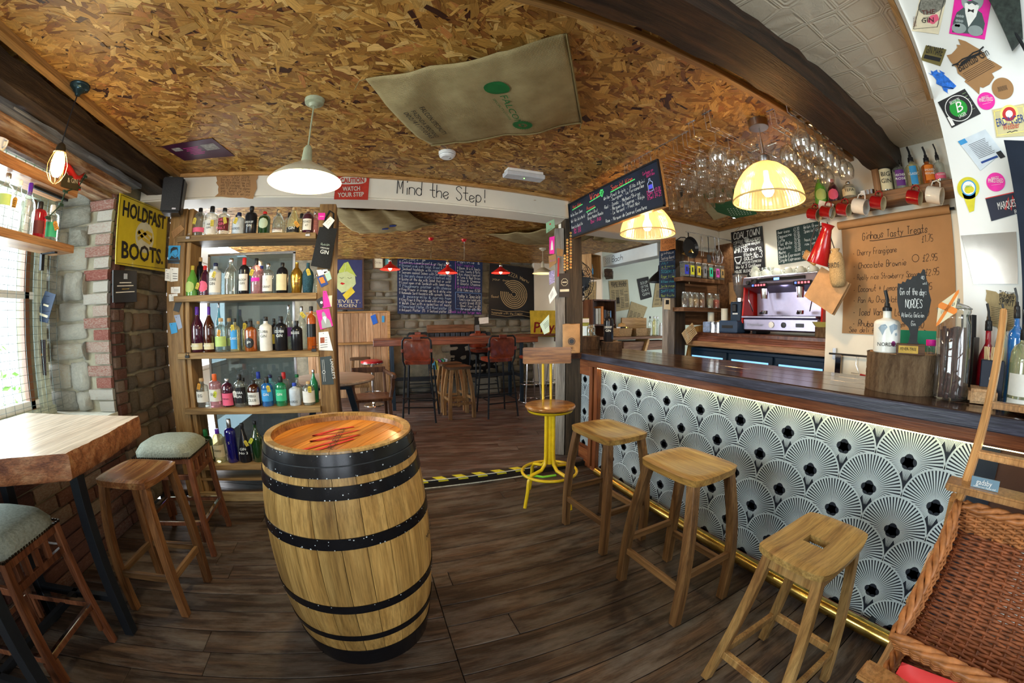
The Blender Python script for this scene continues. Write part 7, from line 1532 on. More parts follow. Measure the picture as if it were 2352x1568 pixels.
def dome(label,x,y,zr,power):
    top=ZC;R=.205;H=.235;l=pendant('pendant_lamp',label,x,y,zr,R,H,RIB,top,STEEL)
    for c_ in list(l.children): bpy.data.objects.remove(c_)
    mb=MB();n=120;pr=[(1.02,0),(1.03,.01),(1.0,.03),(.985,.12),(.93,.3),(.82,.5),(.65,.7),(.43,.86),(.2,.96),(.13,1)];vs=[]
    for i,(r,h) in enumerate(pr):
        for j in range(n): k=R*r+(.0042 if j % 2 else 0)*(1 if 1 < i < 9 else 0);a=2*math.pi*j/n;vs.append((k*math.cos(a),k*math.sin(a),zr-top+h*H))
    obj('lamp_shade',mb.add(vs,[(i*n+j,i*n+(j+1) % n,(i+1)*n+(j+1) % n,(i+1)*n+j) for i in range(9) for j in range(n)]).mesh(),RIB,l)
    obj('rim_ring',MB().tube([(R*1.025*math.cos(i*.1309),R*1.025*math.sin(i*.1309),zr-top) for i in range(48)],.005,6,True).sm(),flat('amber_rim',(.55,.38,.15),.2),l)
    obj('ceiling_rose',MB().lathe([(0,-.052),(.058,-.052),(.06,-.05),(.06,0)],36).sm(40),flat('brushed_dark_steel',(.3,.25,.22),.3,1),l);obj('cord',MB().tube([(0,0,-.05),(0,0,zr-top+H+.12)],.004,8),STEEL,l)
    obj('stem',MB().lathe([(.008,zr-top+H+.14),(.01,zr-top+H+.03)],12),STEEL,l);obj('gallery',MB().lathe([(.03,zr-top+H-.01),(.034,zr-top+H+.01),(.034,zr-top+H+.03),(.015,zr-top+H+.045)],24).sm(40),STEEL,l)
    zb=zr-top+.055;obj('bulb',MB().lathe([(.0,-.034),(.02,-.028),(.034,-.006),(.036,.012),(.028,.035),(.016,.06),(.014,.12)],20,Matrix.Translation((0,0,zb))).sm(),emit('bulb_white',(1,.8,.5),30),l)
    point('bulb_light',(x,y,zr+.04),power,WARM,.04);point('bulb_light',(x,y,zr-.03),power*.5,WARM,.03);return l
dome('large ribbed glass dome pendant nearer the end wall over the bar',1.955,1.20,2.03,20)
dome('ribbed glass dome pendant further along the bar under the chalk wine board',1.90,2.24,2.01,18)
l=pendant('pendant_lamp','cream enamel pendant lamp shining over the barrel',-.39,1.90,2.055,.187,.115,flat('cream_enamel',(.62,.6,.46),.3),ZC,flat('sage_cream_fitting',(.35,.38,.26),.4))
obj('bulb',MB().lathe([(.0,-.04),(.025,-.03),(.036,-.005),(.032,.02),(.016,.05),(.014,.1)],20,Matrix.Translation((0,0,2.075-ZC))).sm(),emit('bulb_cream',(1,.85,.5),40),l)
point('bulb_light',(-.39,1.90,2.03),30,(1,.78,.42),.04)
c=thing('cage_lamp','glowing bulb in a brass wire cage on a black cord by the window','lamp',(-1.585,1.545,ZC))
obj('ceiling_rose',MB().lathe([(0,-.06),(.012,-.058),(.018,-.045),(.03,-.035),(.032,-.028),(.052,-.02),(.056,-.008),(.054,0)],32).sm(50),flat('blued_steel',(.03,.06,.07),.25,.6),c)
obj('cord',MB().tube([(0,0,-.055),(-.02,.0,-.3)],.0035,6),BLACK,c);zz=-.3
obj('holder',MB().lathe([(.006,.0),(.02,-.012),(.026,-.03),(.026,-.055)],20,Matrix.Translation((-.02,0,zz))).sm(40),flat('bronze_holder',(.05,.04,.025),.4,.5),c)
obj('bulb',MB().lathe([(.0,-.17),(.016,-.165),(.03,-.14),(.034,-.11),(.026,-.07),(.016,-.05)],20,Matrix.Translation((-.02,0,zz))).sm(),emit('cage_bulb',(1,.72,.35),45),c)
cgb=flat('brass_cage',(.7,.45,.2),.25,.8)
for k in range(8):
    a=k*math.pi/4;obj('cage_wire',MB().tube([(-.02+r*math.cos(a),r*math.sin(a),zz+z) for r,z in ((.03,-.052),(.04,-.075),(.05,-.11),(.046,-.15),(.028,-.185),(.008,-.2))],.0018,5),cgb,c)
obj('cage_ring',MB().tube([(-.02+.032*math.cos(i*.2618),.032*math.sin(i*.2618),zz-.052) for i in range(24)],.003,6,True),cgb,c);point('bulb_light',(-1.605,1.545,ZC-.43),10,(1,.65,.3),.04)
# smoke alarm, emergency light, ceiling poster
q=P(1027,355,'z',ZC-.02);s=thing('smoke_alarm','round white smoke alarm on the ceiling beside the big sack','alarm',(q.x,q.y,ZC-.003));obj('body',MB().lathe([(0,-.042),(.04,-.042),(.052,-.034),(.055,-.024),(.058,-.02),(.06,0)],40).sm(30),WHITE,s)
for r,z in ((.0555,-.026),(.0565,-.019)): obj('vent_slot',MB().lathe([(r+.001,z),(r+.001,z+.002)],40,cap=False),BLACK,s)
obj('test_button',MB().lathe([(0,-.045),(.008,-.044),(.009,-.042)],14,Matrix.Translation((.02,0,0))),STEEL,s)
A,B,D=P(1155,400,'z',ZC-.035),P(1242,412,'z',ZC-.035),P(1165,381,'z',ZC-.01);d=(B-A);ang=math.atan2(d.y,d.x);mid=(A+B)/2
s=thing('emergency_light','white bulkhead emergency light on the near ceiling by the beam','light',(mid.x-.0,mid.y-.04,ZC-.003),ang);obj('base',MB().box((0,0,-.012),(d.length*.92,.085,.024)).bv(.003),WHITE,s);obj('diffuser',MB().box((0,0,-.042),(d.length,.1,.036)).bv(.006),flat('frosted_plastic',(.55,.56,.58),.25),s);obj('green_led',MB().box((0,.0,-.0615),(.006,.006,.003)),emit('green_led',(.2,1,.1),8),s)
t,f=card('ceiling_poster','dark purple printed menu stuck to the ceiling near the window wall','poster',*[P(*q,'z',ZC-.006) for q in ((371,336),(487,317),(540,358),(424,369))],flat('plum_poster',(.05,.006,.03),.4),thick=.001)
for i in range(6): patch(f,t,'print_line',.3+.03*(i % 2),.3+.08*i,.6-.04*(i % 2),.32+.08*i,PINK)
patch(f,t,'photograph',.1,.2,.26,.4,flat('grey_photo',(.3,.28,.27),.6,var=.6,sc=40));patch(f,t,'photograph',.66,.25,.92,.6,MATS['grey_photo'])
# hanging wine chalkboard
XH=1.69;q4=[P(*q,'x',XH) for q in ((1307,469),(1513,365),(1530,469),(1313,548))]
t,f=card('hanging_chalkboard','long dark chalkboard wine list in coloured chalk hanging by chains over the bar','chalkboard',*q4,flat('wine_board_blue',(.008,.014,.03),.5,var=.5,sc=4),thick=.006)
o_=Vector(t.location);n_=f.n
for x0,y0,x1,y1 in ((0,0,1,.035),(0,.965,1,1),(0,0,.008,1),(.992,0,1,1)): q=[f.at(x0,y0,-.006),f.at(x0,y1,-.006),f.at(x1,y1,-.006),f.at(x1,y0,-.006)];obj('frame_side',MB().hexa([tuple(p) for p in q]+[tuple(p+n_*.014) for p in q]),BLACK,t)
obj('wooden_back',MB().hexa([tuple(f.at(a,b,k)) for k in (-.03,-.0065) for a,b in ((0,0),(0,1),(1,1),(1,0))]),PINEY,t)
for s_,x,y,h,c_,w_ in (('Haus Wine',.06,.2,.032,RC,.12),('White-Sauv Zeme',.02,.4,.026,WHT,.17),('Red - Gel y Garlo Merlot',.02,.57,.026,WHT,.2),('Rosé-La Bastille',.02,.74,.026,WHT,.16),('125ml - £2.50',.05,.82,.022,PC,.1),('175ml - £3.50',.05,.9,.022,PC,.1),
    ('Wine',.3,.2,.055,RC,.12),('Prosecco',.25,.42,.03,RC,.1),('Santovi Brut',.25,.56,.026,WHT,.13),('Borgo Maleto Rosato',.25,.68,.026,WHT,.19),('125ml - £4.00',.28,.8,.026,PC,.13),
    ('Special Wine',.55,.2,.035,RC,.22),('White-Pinot Grigio - Villa Albini',.46,.36,.026,WHT,.41),('- Sauvignon - La Forcanelles',.52,.45,.026,WHT,.34),('Red - Zonda - Malbec/Shiraz',.46,.58,.026,WHT,.36),('- Marques de Caceres - Rioja',.52,.68,.026,WHT,.33),('- Le Versant - Pinot Noir',.52,.78,.026,WHT,.29),('Rosé - Marques de Caceres Excellens',.46,.92,.026,WHT,.4),('125ml £3.00',.87,.66,.028,PC,.12),('175ml £4.25',.87,.76,.028,PC,.12),('Corkage on',.86,.2,.022,PC,.09),('Bottles',.89,.28,.022,PC,.07)): hand(f,t,s_.replace('é','e'),x,y,h,c_,.15,w=w_)
GC=flat('green_chalk',(.1,.8,.2),.7)
for x0,y0,x1,y1 in ((.05,.225,.2,.2),(.29,.235,.43,.2),(.24,.46,.36,.43),(.54,.24,.79,.2)): loop2(f,t,'green_underline',[(x0,y0),(x1,y1)],GC,.008)
for a,b in ((.44,.09),(.455,.1),(.43,.13),(.445,.14),(.46,.14),(.437,.18),(.452,.18),(.445,.22)): disc(f,t,'drawn_grape',a,b,.012,GC,n=12)
loop2(f,t,'drawn_bottle',[(.905,.33),(.905,.38),(.89,.42),(.89,.6),(.93,.6),(.93,.42),(.915,.38),(.915,.33)],flat('pale_blue_line',(.5,.6,.9),.7),.005,closed=True);patch(f,t,'drawn_label',.895,.46,.925,.55,flat('blue_chalk_fill',(.1,.1,.9),.7))
for u in (.04,.94):
    a=f.at(u,.02);obj('chain',MB().tube([tuple(a),tuple(a+Vector((.004,0,(ZC-o_.z-a.z)*.5))),(a.x,a.y,ZC-o_.z-.002)],.004,6),CHROME,t);obj('ceiling_plate',MB().box((a.x,a.y,ZC-o_.z-.003),(.07,.05,.005)),BRASS,t)
# glass racks and hanging glasses
GL=glass('wine_glass',(.9,.9,.87),.04,.05,(.6,.55,.45),.15);ZR=2.425
def rack(label,y0,x0,x1,rows=1,sp=.085):
    t=thing('glass_rack',label,'rack',((x0+x1)/2,y0,ZR));L=(x1-x0)/2
    for k in range(rows):
        for s in (-1,1):
            yy=k*sp+s*.017;obj('rail',MB().tube([(-L,yy,ZC-ZR-.004),(-L,yy,.0),(L,yy,.0),(L,yy,ZC-ZR-.004)],.0025,6),CHROME,t)
    for x in (-L,L): obj('ceiling_bar',MB().box((x,(rows-1)*sp/2,ZC-ZR-.003),(.012,(rows-1)*sp+.075,.005)),CHROME,t)
    return t
def wglass(kind):
    if kind == 'balloon': pr=[(.034,0),(.033,-.002),(.006,-.008),(.0035,-.02),(.0035,-.085),(.008,-.093),(.035,-.108),(.05,-.135),(.053,-.16),(.048,-.19),(.042,-.205)]
    elif kind == 'wine': pr=[(.032,0),(.031,-.002),(.006,-.008),(.0032,-.02),(.0032,-.085),(.008,-.092),(.03,-.11),(.038,-.135),(.037,-.16),(.031,-.19)]
    else: pr=[(.03,0),(.029,-.002),(.005,-.008),(.003,-.02),(.003,-.075),(.006,-.085),(.018,-.11),(.024,-.15),(.023,-.21)]
    return MB().lathe(pr[::-1],28,cap=False).sm(70)
WG={k: wglass(k) for k in ('balloon','wine','flute')}
for m_ in WG.values(): m_.materials.append(GL)
def hangers(y,x0,x1,n,kind,label,group):
    for i in range(n):
        lab_=label % ORD[i]
        o=bpy.data.objects.new('wine_glass',WG[kind]);COL.objects.link(o);o.location=(x0+(x1-x0)*i/max(n-1,1),y+random.uniform(-.003,.003),ZR+.0055);o.rotation_euler=(R_(random.uniform(-1.5,1.5)),R_(random.uniform(-1.5,1.5)),0);tag(o,lab_,'glass',group)
rack('chrome glass rack along the blackened beam',.905,1.82,2.5);hangers(.905,1.87,2.46,7,'balloon','%s balloon glass from the room end, in the rack along the blackened beam','glasses in the rack by the beam')
rack('chrome glass rack just beyond the near dome lamp',1.06,1.90,2.55);hangers(1.06,2.0,2.5,6,'balloon','%s balloon glass from the room end, in the rack level with the larger dome lamp','glasses in the rack level with the near dome lamp')
rack('chrome glass rack second from the far dome lamp',1.33,1.64,2.3);hangers(1.33,1.69,2.26,6,'balloon','%s large wine glass from the room end, in the middle rack over the bar','glasses in the middle rack over the bar')
rack('chrome glass rack next to the many-railed one',1.47,1.65,2.3);hangers(1.47,1.7,2.26,6,'wine','%s wine glass from the room end, in the single rack beside the many-railed one','glasses beside the many-railed rack')
rack('wide many-railed chrome glass rack behind the wine chalkboard',1.60,1.72,2.38,8,.09)
for k in range(8): hangers(1.60+.09*k,1.84+.03*(k % 2),2.34,(6,5,6,5,5,6,5,4)[k],'flute' if k in (1,4,5) else 'wine','%s '+'%s glass from the room end on the %s rail of the wide rack' % ('flute' if k in (1,4,5) else 'stemmed',ORD[k]),'glasses in the many-railed rack')
# flag cloth on the ceiling of the back bar
t,f=card('beer_flag','green and white beer flag with oval emblem pinned under the back bar ceiling','flag',*[P(*q,'z',ZC-.02) for q in ((1585,440),(1715,425),(1760,470),(1640,505))],flat('flag_cream',(.4,.36,.22),.8),thick=.002)
poly2(f,t,'green_field',[(.15,.1),(.6,.0),(.95,.1),(1,.9),(.5,1),(.2,.7)],flat('flag_green',(.015,.09,.03),.8));disc(f,t,'oval_emblem',.38,.3,.1,KRAFT,.002,sx=1.3)
for i in range(40): disc(f,t,'white_dot',.45+.06*(i % 8),.62+.06*(i//8),.009,WHT,.002,n=6)
t,f=card('beer_flag','dark round-emblem cloth on the ceiling left of the green flag','flag',*[P(*q,'z',ZC-.02) for q in ((1550,432),(1612,420),(1600,450),(1555,462))],BLACK,thick=.002);disc(f,t,'ring_emblem',.5,.5,.06,KRAFT)
# MUG SHELF AND PAPER MENU
XM2=2.72
ms=thing('mug_shelf','rough oak shelf on the right wall carrying bottles above a row of hanging mugs','shelf',(2.8,.85,2.12));o_=Vector(ms.location)
A,B=P(1857,480,'x',XM2),P(2190,432,'x',XM2);C_,D_=P(1870,466,'x',XM2),P(2185,415,'x',XM2);MZ=(C_.z+D_.z)/2+.0
OKS=wood('mug_shelf_oak',(.13,.05,.018),(.28,.13,.05),(.38,.2,.09),'y',.5,.7,.3)
obj('board',MB().box(tuple(Vector((2.81,(A.y+.27)/2,MZ-.035))-o_),(.18,A.y-.27,.07)).bv(.006),OKS,ms)
obj('end_post',MB().box(tuple(Vector((2.82,(P(1992,400,'x',2.75).y+P(2028,400,'x',2.75).y)/2,(MZ+2.5)/2))-o_),(.14,.05,2.5-MZ)).bv(.004),wood('mug_post_oak',(.13,.05,.018),(.26,.12,.04),(.34,.18,.08),'z',.5,.7,.3),ms)
MUGW=flat('enamel_white',(.7,.68,.62),.2,coat=.4);MUGR=flat('enamel_dark_red',(.27,.006,.008),.18,coat=.4);INN=flat('enamel_inside_cream',(.6,.52,.33),.3)
for k,(px,py,c_,lb) in enumerate(((1870,492,'r','first red enamel mug hanging at the jug end of the shelf'),(1900,487,'r','second red enamel mug from the jug end of the shelf'),(1938,481,'r','third red enamel mug from the jug end, beside a white one'),(1976,474,'w','white mug hanging between red mugs in the middle of the shelf'),(2016,465,'r','red enamel mug hanging just beyond the middle white mug'),(2100,453,'r','red enamel mug hanging alone beside the end white mug'),(2147,448,'w','larger white mug hanging at the bottle end of the shelf'))):
    c0=P(px,py,'x',XM2-.04);r=.043 if c_ == 'r' else .05;h=.085 if c_ == 'r' else .095
    d=Vector((-.1,-.9,-.3)).normalized();up=Vector((0,0,1));X=(up-d*up.dot(d)).normalized();Y=d.cross(X);M=Matrix((X,Y,d)).transposed().to_4x4();M.translation=c0-d*h/2
    t=thing('mug',lb,'mug',(0,0,0),group='mugs hanging under the shelf');t.matrix_world=M;m_=MUGR if c_ == 'r' else MUGW
    obj('body',MB().lathe([(0,0),(r*.92,0),(r,.006),(r,h-.002),(r+.002,h)],32,cap=False).sm(50),m_,t);obj('inside',MB().lathe([(r+.002,h),(r-.003,h-.001),(r-.004,.006),(0,.005)],32,cap=False).sm(50),INN if c_ == 'r' else MUGW,t)
    obj('handle',MB().tube([(r,0,h*.78),(r*1.5,0,h*.74),(r*1.72,0,h*.5),(r*1.5,0,h*.24),(r,0,h*.18)],.0045,8).sm(),m_,t)
    hk=c0+Vector((.0,0,r*1.45));obj('hook',MB().tube([tuple(Vector((2.73,hk.y,MZ-.02))),tuple(Vector((2.69,hk.y,hk.z+.02))),tuple(hk)],.003,6),IRON,ms).location=-o_
def mb_(label,px,top,w_,**k):
    c0=P(px,440,'x',2.80);e=P(px+w_/2,440,'x',2.80);T=P(px,top,'x',2.80);pr=k.pop('pour',False);H=T.z-MZ-(.085 if pr else 0)
    return bottle(label,2.80,c0.y,MZ+.0008,abs(c0.y-e.y),H,group='bottles on the mug shelf',face=-160,pour=pr,**k)
mb_('clear bottle with black BIG GIN label and pourer on the mug shelf',2038,338,30,style='sho',body='clear',cap='k',lab='c',lh=(.08,.7),txt='BIG|GIN',tsize=.03,pour=True)
mb_('bottle with purple heather rose label and pourer on the mug shelf',2072,340,32,style='slim',body='clear',cap='k',lab='pu',lh=(.12,.66),arc=38,txt='HEATHER|ROSE',tc=WHT,tsize=.016,pour=True)
mb_('bottle with bright blue classic label and pourer on the mug shelf',2104,333,32,style='slim',body='pale',cap='k',lab='b',lh=(.08,.7),arc=30,txt='CLASSIC',tc=WHT,tsize=.016,pour=True)
mb_('bottle with orange highland label and pourer on the mug shelf',2140,333,32,style='slim',body='amber',cap='k',lab='o',lh=(.15,.72),arc=38,txt='SMOKED|HIGHLAND',tc=WHT,tsize=.014,pour=True)
mb_('clear bottle with pink band and pourer beside the white pier',2166,326,26,style='sho',body='clear',cap='k',lab='p',lh=(.15,.36),txt='PICKERING',tsize=.01,tc=WHT,pour=True)
for px,bd,lb_,cp,lab in ((1885,'green','lg','y','green bottle with lime label above the red mugs'),(1914,'purple','p','r','dark bottle with pink label beside the green one above the red mugs')): mb_(lab,px,402 if px < 1900 else 412,29,style='bell',body=bd,cap=cp,lab=lb_,lh=(.1,.55),round_l=True,capf=.2)
mb_('clear bottle with brown paper label behind the hanging glasses on the mug shelf',1950,418,30,style='jug',body='clear',cap='s',lab='c',lh=(.2,.6),txt='TEPA')
for k in range(3): tag(obj('small_jar',MB().lathe([(0,0),(.022,0),(.022,.03),(.024,.03),(.024,.045),(0,.046)],16).sm(40),STEEL if k else WHITE,None,(2.80,P(1985+9*k,450,'x',2.8).y,MZ+.001)),'%s small lidded jar from the glasses side, beside the shelf post' % ORD[k],'jar','small jars on the mug shelf')
# paper menu on the wall
t,f=card('paper_menu','large sheet of brown kraft paper handwritten with cakes and prices on the right wall','menu',*[P(*q,'x',2.893) for q in ((1933,524),(2183,487),(2193,778),(1934,765))],KRAFT,thick=.002)
obj('paper_roll',MB().tube([tuple(f.at(-.02,-.02,.02)),tuple(f.at(1.0,-.02,.02))],.028,20).sm(50),KRAFT,t);obj('roll_rod',MB().tube([tuple(f.at(-.03,-.02,.02)),tuple(f.at(1.04,-.02,.02))],.009,10),IRON,t)
INK=flat('marker_ink',(.03,.015,.01),.7)
for s_,x,y,w_,h in (('Ginhaus Tasty Treats',.2,.14,.6,.05),('- Cherry Frangipane',.1,.28,.42,.04),('£1.75',.74,.22,.1,.04),('- Chocolate Brownie',.1,.40,.5,.04),('£2.95',.74,.38,.13,.04),('- Really nice Strawberry Sponge',.1,.505,.62,.035),('£2.95',.76,.5,.12,.04),('- Coconut + Lemon Muffin £2.75',.1,.615,.72,.04),('- Pan Au Chocolat/Croissant',.1,.715,.66,.038),('- Iced Vanilla Latte £2.80',.1,.83,.7,.045),('- Rhubarb & cream £3.00',.1,.93,.66,.04),('See deli for',.07,.985,.3,.035)): hand(f,t,s_,x,y,h,INK,.12,w=w_)
loop2(f,t,'flourish',[(.27,.155),(.3,.16),(.5,.158),(.72,.15),(.75,.14),(.73,.13)],INK,.005);loop2(f,t,'arrow',[(.5,.97),(.8,.965),(.76,.95)],INK,.005);disc(f,t,'gf_ring',.68,.35,.025,INK,.0012,n=24);disc(f,t,'gf_inside',.68,.35,.021,KRAFT,.0018,n=24);hand(f,t,'GF',.665,.36,.018,INK,.12)
# red jug, sacks and bags hanging at the end of the shelf
def hang(px,py,x=2.62): return P(px,py,'x',x)
a,b=hang(1900,522),hang(1880,605);d=(b-a).normalized();L=(b-a).length;M=d.to_track_quat('Z','Y').to_matrix().to_4x4();M.translation=a
t=thing('enamel_jug','long dark red enamel jug hanging upside down from the end of the mug shelf','jug',(0,0,0));t.matrix_world=M
obj('body',MB().lathe([(.052,-.02),(.046,-.015),(.036,.01),(.04,.04),(.085,L),(.083,L+.004),(0,L)],40,cap=False).sm(50),MUGR,t);obj('handle',MB().tube([(0,.04,.0),(0,.09,.03),(0,.1,.12),(0,.075,.2),(0,.06,.21)],.006,8).sm(),BLACK,t)
fw=Face(Vector((-.0,0,0)),Vector((1,0,0)),Vector((0,0,-1)))
hs=thing('hessian_bottle_bag','narrow hessian drawstring bag with dark lettering hanging beside the red jug','bag',tuple(hang(1926,660)));o2=Vector(hs.location);tp=hang(1918,572)-o2;L=tp.length
M=Matrix.Rotation(math.atan2(-(tp.y),tp.z),4,'X');obj('bag_body',MB().lathe([(0,0),(.04,.005),(.052,.03),(.056,L*.3),(.054,L*.7),(.04,L*.88),(.022,L*.93),(.034,L)],24,M).sm(),HESS if False else flat('hessian_plain',(.36,.25,.12),.9,var=.35,sc=120,bmp=.5),hs)
obj('drawstring',MB().tube([tuple(M @ Vector((0,0,L*.93))),tuple(hang(1908,545)-o2),tuple(hang(1900,510)-o2)],.004,6),BLACK,hs);fx=M @ Vector((-.058,0,L*.55));ff=Face(fx+Vector((0,.045,.02)),fx+Vector((0,-.045,.02)),fx+Vector((0,.045,-.02)));ff.n=Vector((-1,0,0));printed(ff,hs,'BIRDS',.05,.9,.035,BLKINK,w=.9)
for k,(qd,lb) in enumerate((((( 1888,613),(1952,650),(1912,722),(1848,680)),'uppermost of the flat brown paper bags hanging below the red jug'),(((1893,618),(1956,652),(1917,724),(1856,686)),'rear brown paper bag of the hanging bundle below the red jug'))):
    t,f=card('paper_bag_bundle',lb,'bag',*[P(*q,'x',2.66+.03*k) for q in qd],KB,thick=.012)
tag(obj('blue_leaflet',MB().box((0,0,0),(.004,.12,.09)),SKY,None,tuple(P(1895,478,'x',2.7)),(R_(25),0,0)),'white and blue leaflet tucked behind the first red mugs','leaflet');bpy.data.objects['blue_leaflet'].data.materials[0]=WHITE
q=P(1878,590,'x',2.75);t=thing('hanging_paddle','brown handled copper tool hanging behind the red jug','utensil',tuple(q));obj('paddle',MB().box((0,.06,-.0),(.02,.13,.07),rotm('X',35)).bv(.01),PINE,t);obj('hook_loop',MB().tube([(0,.0,.0),(0,-.03,.08),(.02,-.03,MZ-.05-q.z)],.004,5),IRON,t)
# rail with tools low on the wall
rl=thing('tool_rail','short black rail with hooks and steel tools low on the right wall','rail',tuple(P(1950,815,'x',2.87)));obj('bar',MB().tube([(0,.16,0),(0,-.3,0)],.007,8),IRON,rl)
for y in (.12,-.25): obj('bracket',MB().box((.012,y,0),(.025,.025,.08)),STEEL,rl)
obj('steel_blade',MB().box((-.01,.08,-.1),(.006,.05,.2)).bv(.004),CHROME,rl);obj('hook',MB().tube([(0,-.06,0),(-.01,-.06,-.06),(-.01,-.09,-.12),(-.01,-.03,-.12)],.003,6),CHROME,rl);obj('red_handle',MB().tube([(-.01,-.1,-.13),(-.01,-.2,-.14)],.012,8),MUGR,rl)
# BAR TOP, NEAR END
def onbar(px,py,z=ZB): p=P(px,py,'z',z);return p
q=(1.985,.49);log('large bark-covered log slice near the end of the bar top',q[0],q[1],ZB,.16,.165);LZ=ZB+.165
def place_top(px,d): 
    r=ray(px,800);k=d/math.hypot(r.x,r.y);return r.x*k,r.y*k
x,y=place_top(2036,1.98);b=bottle('white ceramic gin bottle with grey world map on the large log slice',x,y,LZ,.062,Pz((x,y),2030,712)-LZ,'sho','white',None,txt='NORDES',lh=(.12,.2),face=-165,tsize=.016,pour=True)
for pts in ([(-.045,.12),(-.03,.135),(-.01,.14),(.0,.125),(-.012,.11),(-.022,.085),(-.03,.1)],[(.008,.13),(.03,.142),(.05,.135),(.048,.115),(.03,.11),(.02,.09),(.012,.11)],[(.035,.095),(.045,.1),(.05,.088),(.04,.082)]):
    R=.0633;mbx=MB().add([(R*math.sin(a/R),-R*math.cos(a/R),z*.86) for a,z in pts],[tuple(range(len(pts)))]);obj('grey_map',mbx,flat('grey_blue_map',(.28,.36,.42),.4),b)
R=.0635;obj('purple_seal',MB().add([(R*math.sin((.03+.011*math.cos(i*.5236))/R),-R*math.cos((.03+.011*math.cos(i*.5236))/R),.04+.011*math.sin(i*.5236)) for i in range(12)],[tuple(range(12))]),flat('plum_seal',(.25,.02,.15),.4),b)
x,y=place_top(2097,1.90);gb=thing('goblet_chalkboard','black goblet-shaped chalkboard sign announcing the gin of the day on the log slice','sign',(x,y,LZ));hz_=Pz((x,y),2120,618)-LZ
az=math.atan2(y,x);gb.rotation_euler=(0,0,az-PI2)
sc=hz_/5.0;out=[(-.55,.5),(-.32,.75),(-.25,1.2),(-.32,1.6),(-.75,1.95),(-.98,2.5),(-1.08,3.1),(-1.05,3.7),(-1.0,4.2),(-.8,4.15),(-.7,4.3),(-.5,4.25),(-.4,4.45),(-.2,4.4),(0,4.6),(.2,4.6),(.3,4.8),(.5,4.75),(.62,5.0),(.78,4.95),(.85,4.4),(1.0,4.1),(.95,3.7),(1.1,3.2),(.98,2.6),(.8,2.1),(.35,1.65),(.25,1.25),(.28,.8),(.5,.5)]
out=[(x_*sc*.98+random.uniform(-.002,.002),z_*sc) for x_,z_ in out];M=Matrix.Rotation(PI2,4,'X');M.translation=(0,.004,0);obj('board',MB().prism([p for p in out],.008,M).mesh(),CHALK if False else flat('black_slate',(.012,.013,.014),.5,var=.4,sc=20),gb)
f=Face((-1.1*sc,-.0045,5*sc),(1.1*sc,-.0045,5*sc),(-1.1*sc,-.0045,0));f.n=Vector((0,-1,0))
for s_,x_,y_,h,w_ in (('Gin of the day:',.1,.3,.026,.76),('NORDES',.25,.45,.032,.5),('Atlantic Galician',.14,.56,.018,.66),('Gin',.42,.66,.018,.14),('40%',.72,.12,.014,.14),('vol',.76,.18,.012,.12)): hand(f,gb,s_,x_,y_,h,WHT,.13,w=w_)
obj('wooden_block',MB().box((-.01,0,.022),(.125,.055,.044)).bv(.002),wood('dark_block',(.04,.015,.008),(.1,.045,.02),(.16,.08,.04),'x',.4),gb);obj('brass_plate',MB().box((-.02,-.0285,.022),(.085,.002,.03)),BRASS,gb);f=Face((-.06,-.0297,.037),(.02,-.0297,.037),(-.06,-.0297,.007));f.n=Vector((0,-1,0));printed(f,gb,'FEVER-TREE',.06,.62,.012,BLKINK,w=.86)
x,y=place_top(2138,2.02);t=thing('spice_jar','small glass jar with pink lid behind the goblet sign','jar',(x,y,ZB));obj('glass_body',MB().lathe([(0,0),(.022,0),(.022,.19),(.02,.2)],18).sm(40),MATS['bottle_glass_clear'],t);obj('contents',MB().lathe([(0,.003),(.019,.003),(.019,.17),(0,.175)],14),flat('pale_spice',(.4,.3,.3),.8,var=.4,sc=90),t);obj('lid',MB().lathe([(.023,.2),(.023,.225),(0,.226)],18),PINK,t)
x,y=place_top(2095,2.25);t=thing('green_card','green printed card leaning on the wall side of the goblet sign','card',(x,y,ZB),az);obj('card',MB().box((0,0,.13),(.004,.24,.26),rotm('Y',-8)),flat('green_print',(.02,.25,.13),.4),t);obj('dark_stand',MB().box((.02,0,.02),(.06,.2,.04)),BLACK,t)
# tall jar
x,y=place_top(2190,1.93);tj=thing('tall_glass_jar','tall lidded glass jar packed with dark vanilla-like pods on the bar top','jar',(x,y,ZB));hj=Pz((x,y),2190,684)-ZB;rj=.074
obj('glass_body',MB().lathe([(rj*.8,.0),(rj*.97,.006),(rj,.03),(rj,hj*.74),(rj*.9,hj*.79),(rj*.88,hj*.82),(rj,hj*.86),(rj*1.0,hj*.885)],44,cap=False).sm(60),glass('jar_glass',(.93,.95,.93),.02,.03),tj);obj('glass_base',MB().lathe([(0,.002),(rj*.8,.0)],30,cap=False),MATS['jar_glass'],tj)
obj('lid',MB().lathe([(rj*1.04,hj*.885),(rj*1.06,hj*.895),(rj*.85,hj*.92),(rj*.4,hj*.945),(rj*.3,hj*.955),(rj*.33,hj*.97),(rj*.33,hj*.992),(0,hj)],36).sm(50),G_('lid_smoke',(.45,.45,.38),.3),tj)
POD=flat('dark_pods',(.05,.012,.01),.6,var=.6,sc=60,bmp=.4)
for k in range(26):
    a=random.random()*6.28;r0=random.uniform(.2,.82)*rj;pts=[]
    a2=a+random.uniform(-1,1)
    for i in range(7): t_=i/6;aa=a+(a2-a)*t_;rr=r0*(1-.1*math.sin(3*t_));pts.append((rr*math.cos(aa),rr*math.sin(aa),.008+t_*hj*random.uniform(.66,.7) if i else .008))
    obj('pod',MB().tube(pts,random.uniform(.006,.010),6).sm(),POD,tj)
pc=Vector((x,y,ZB+hj*.84))-Vector((x,y,0)).normalized()*(rj+.01);U=Vector((y,-x,0)).normalized()
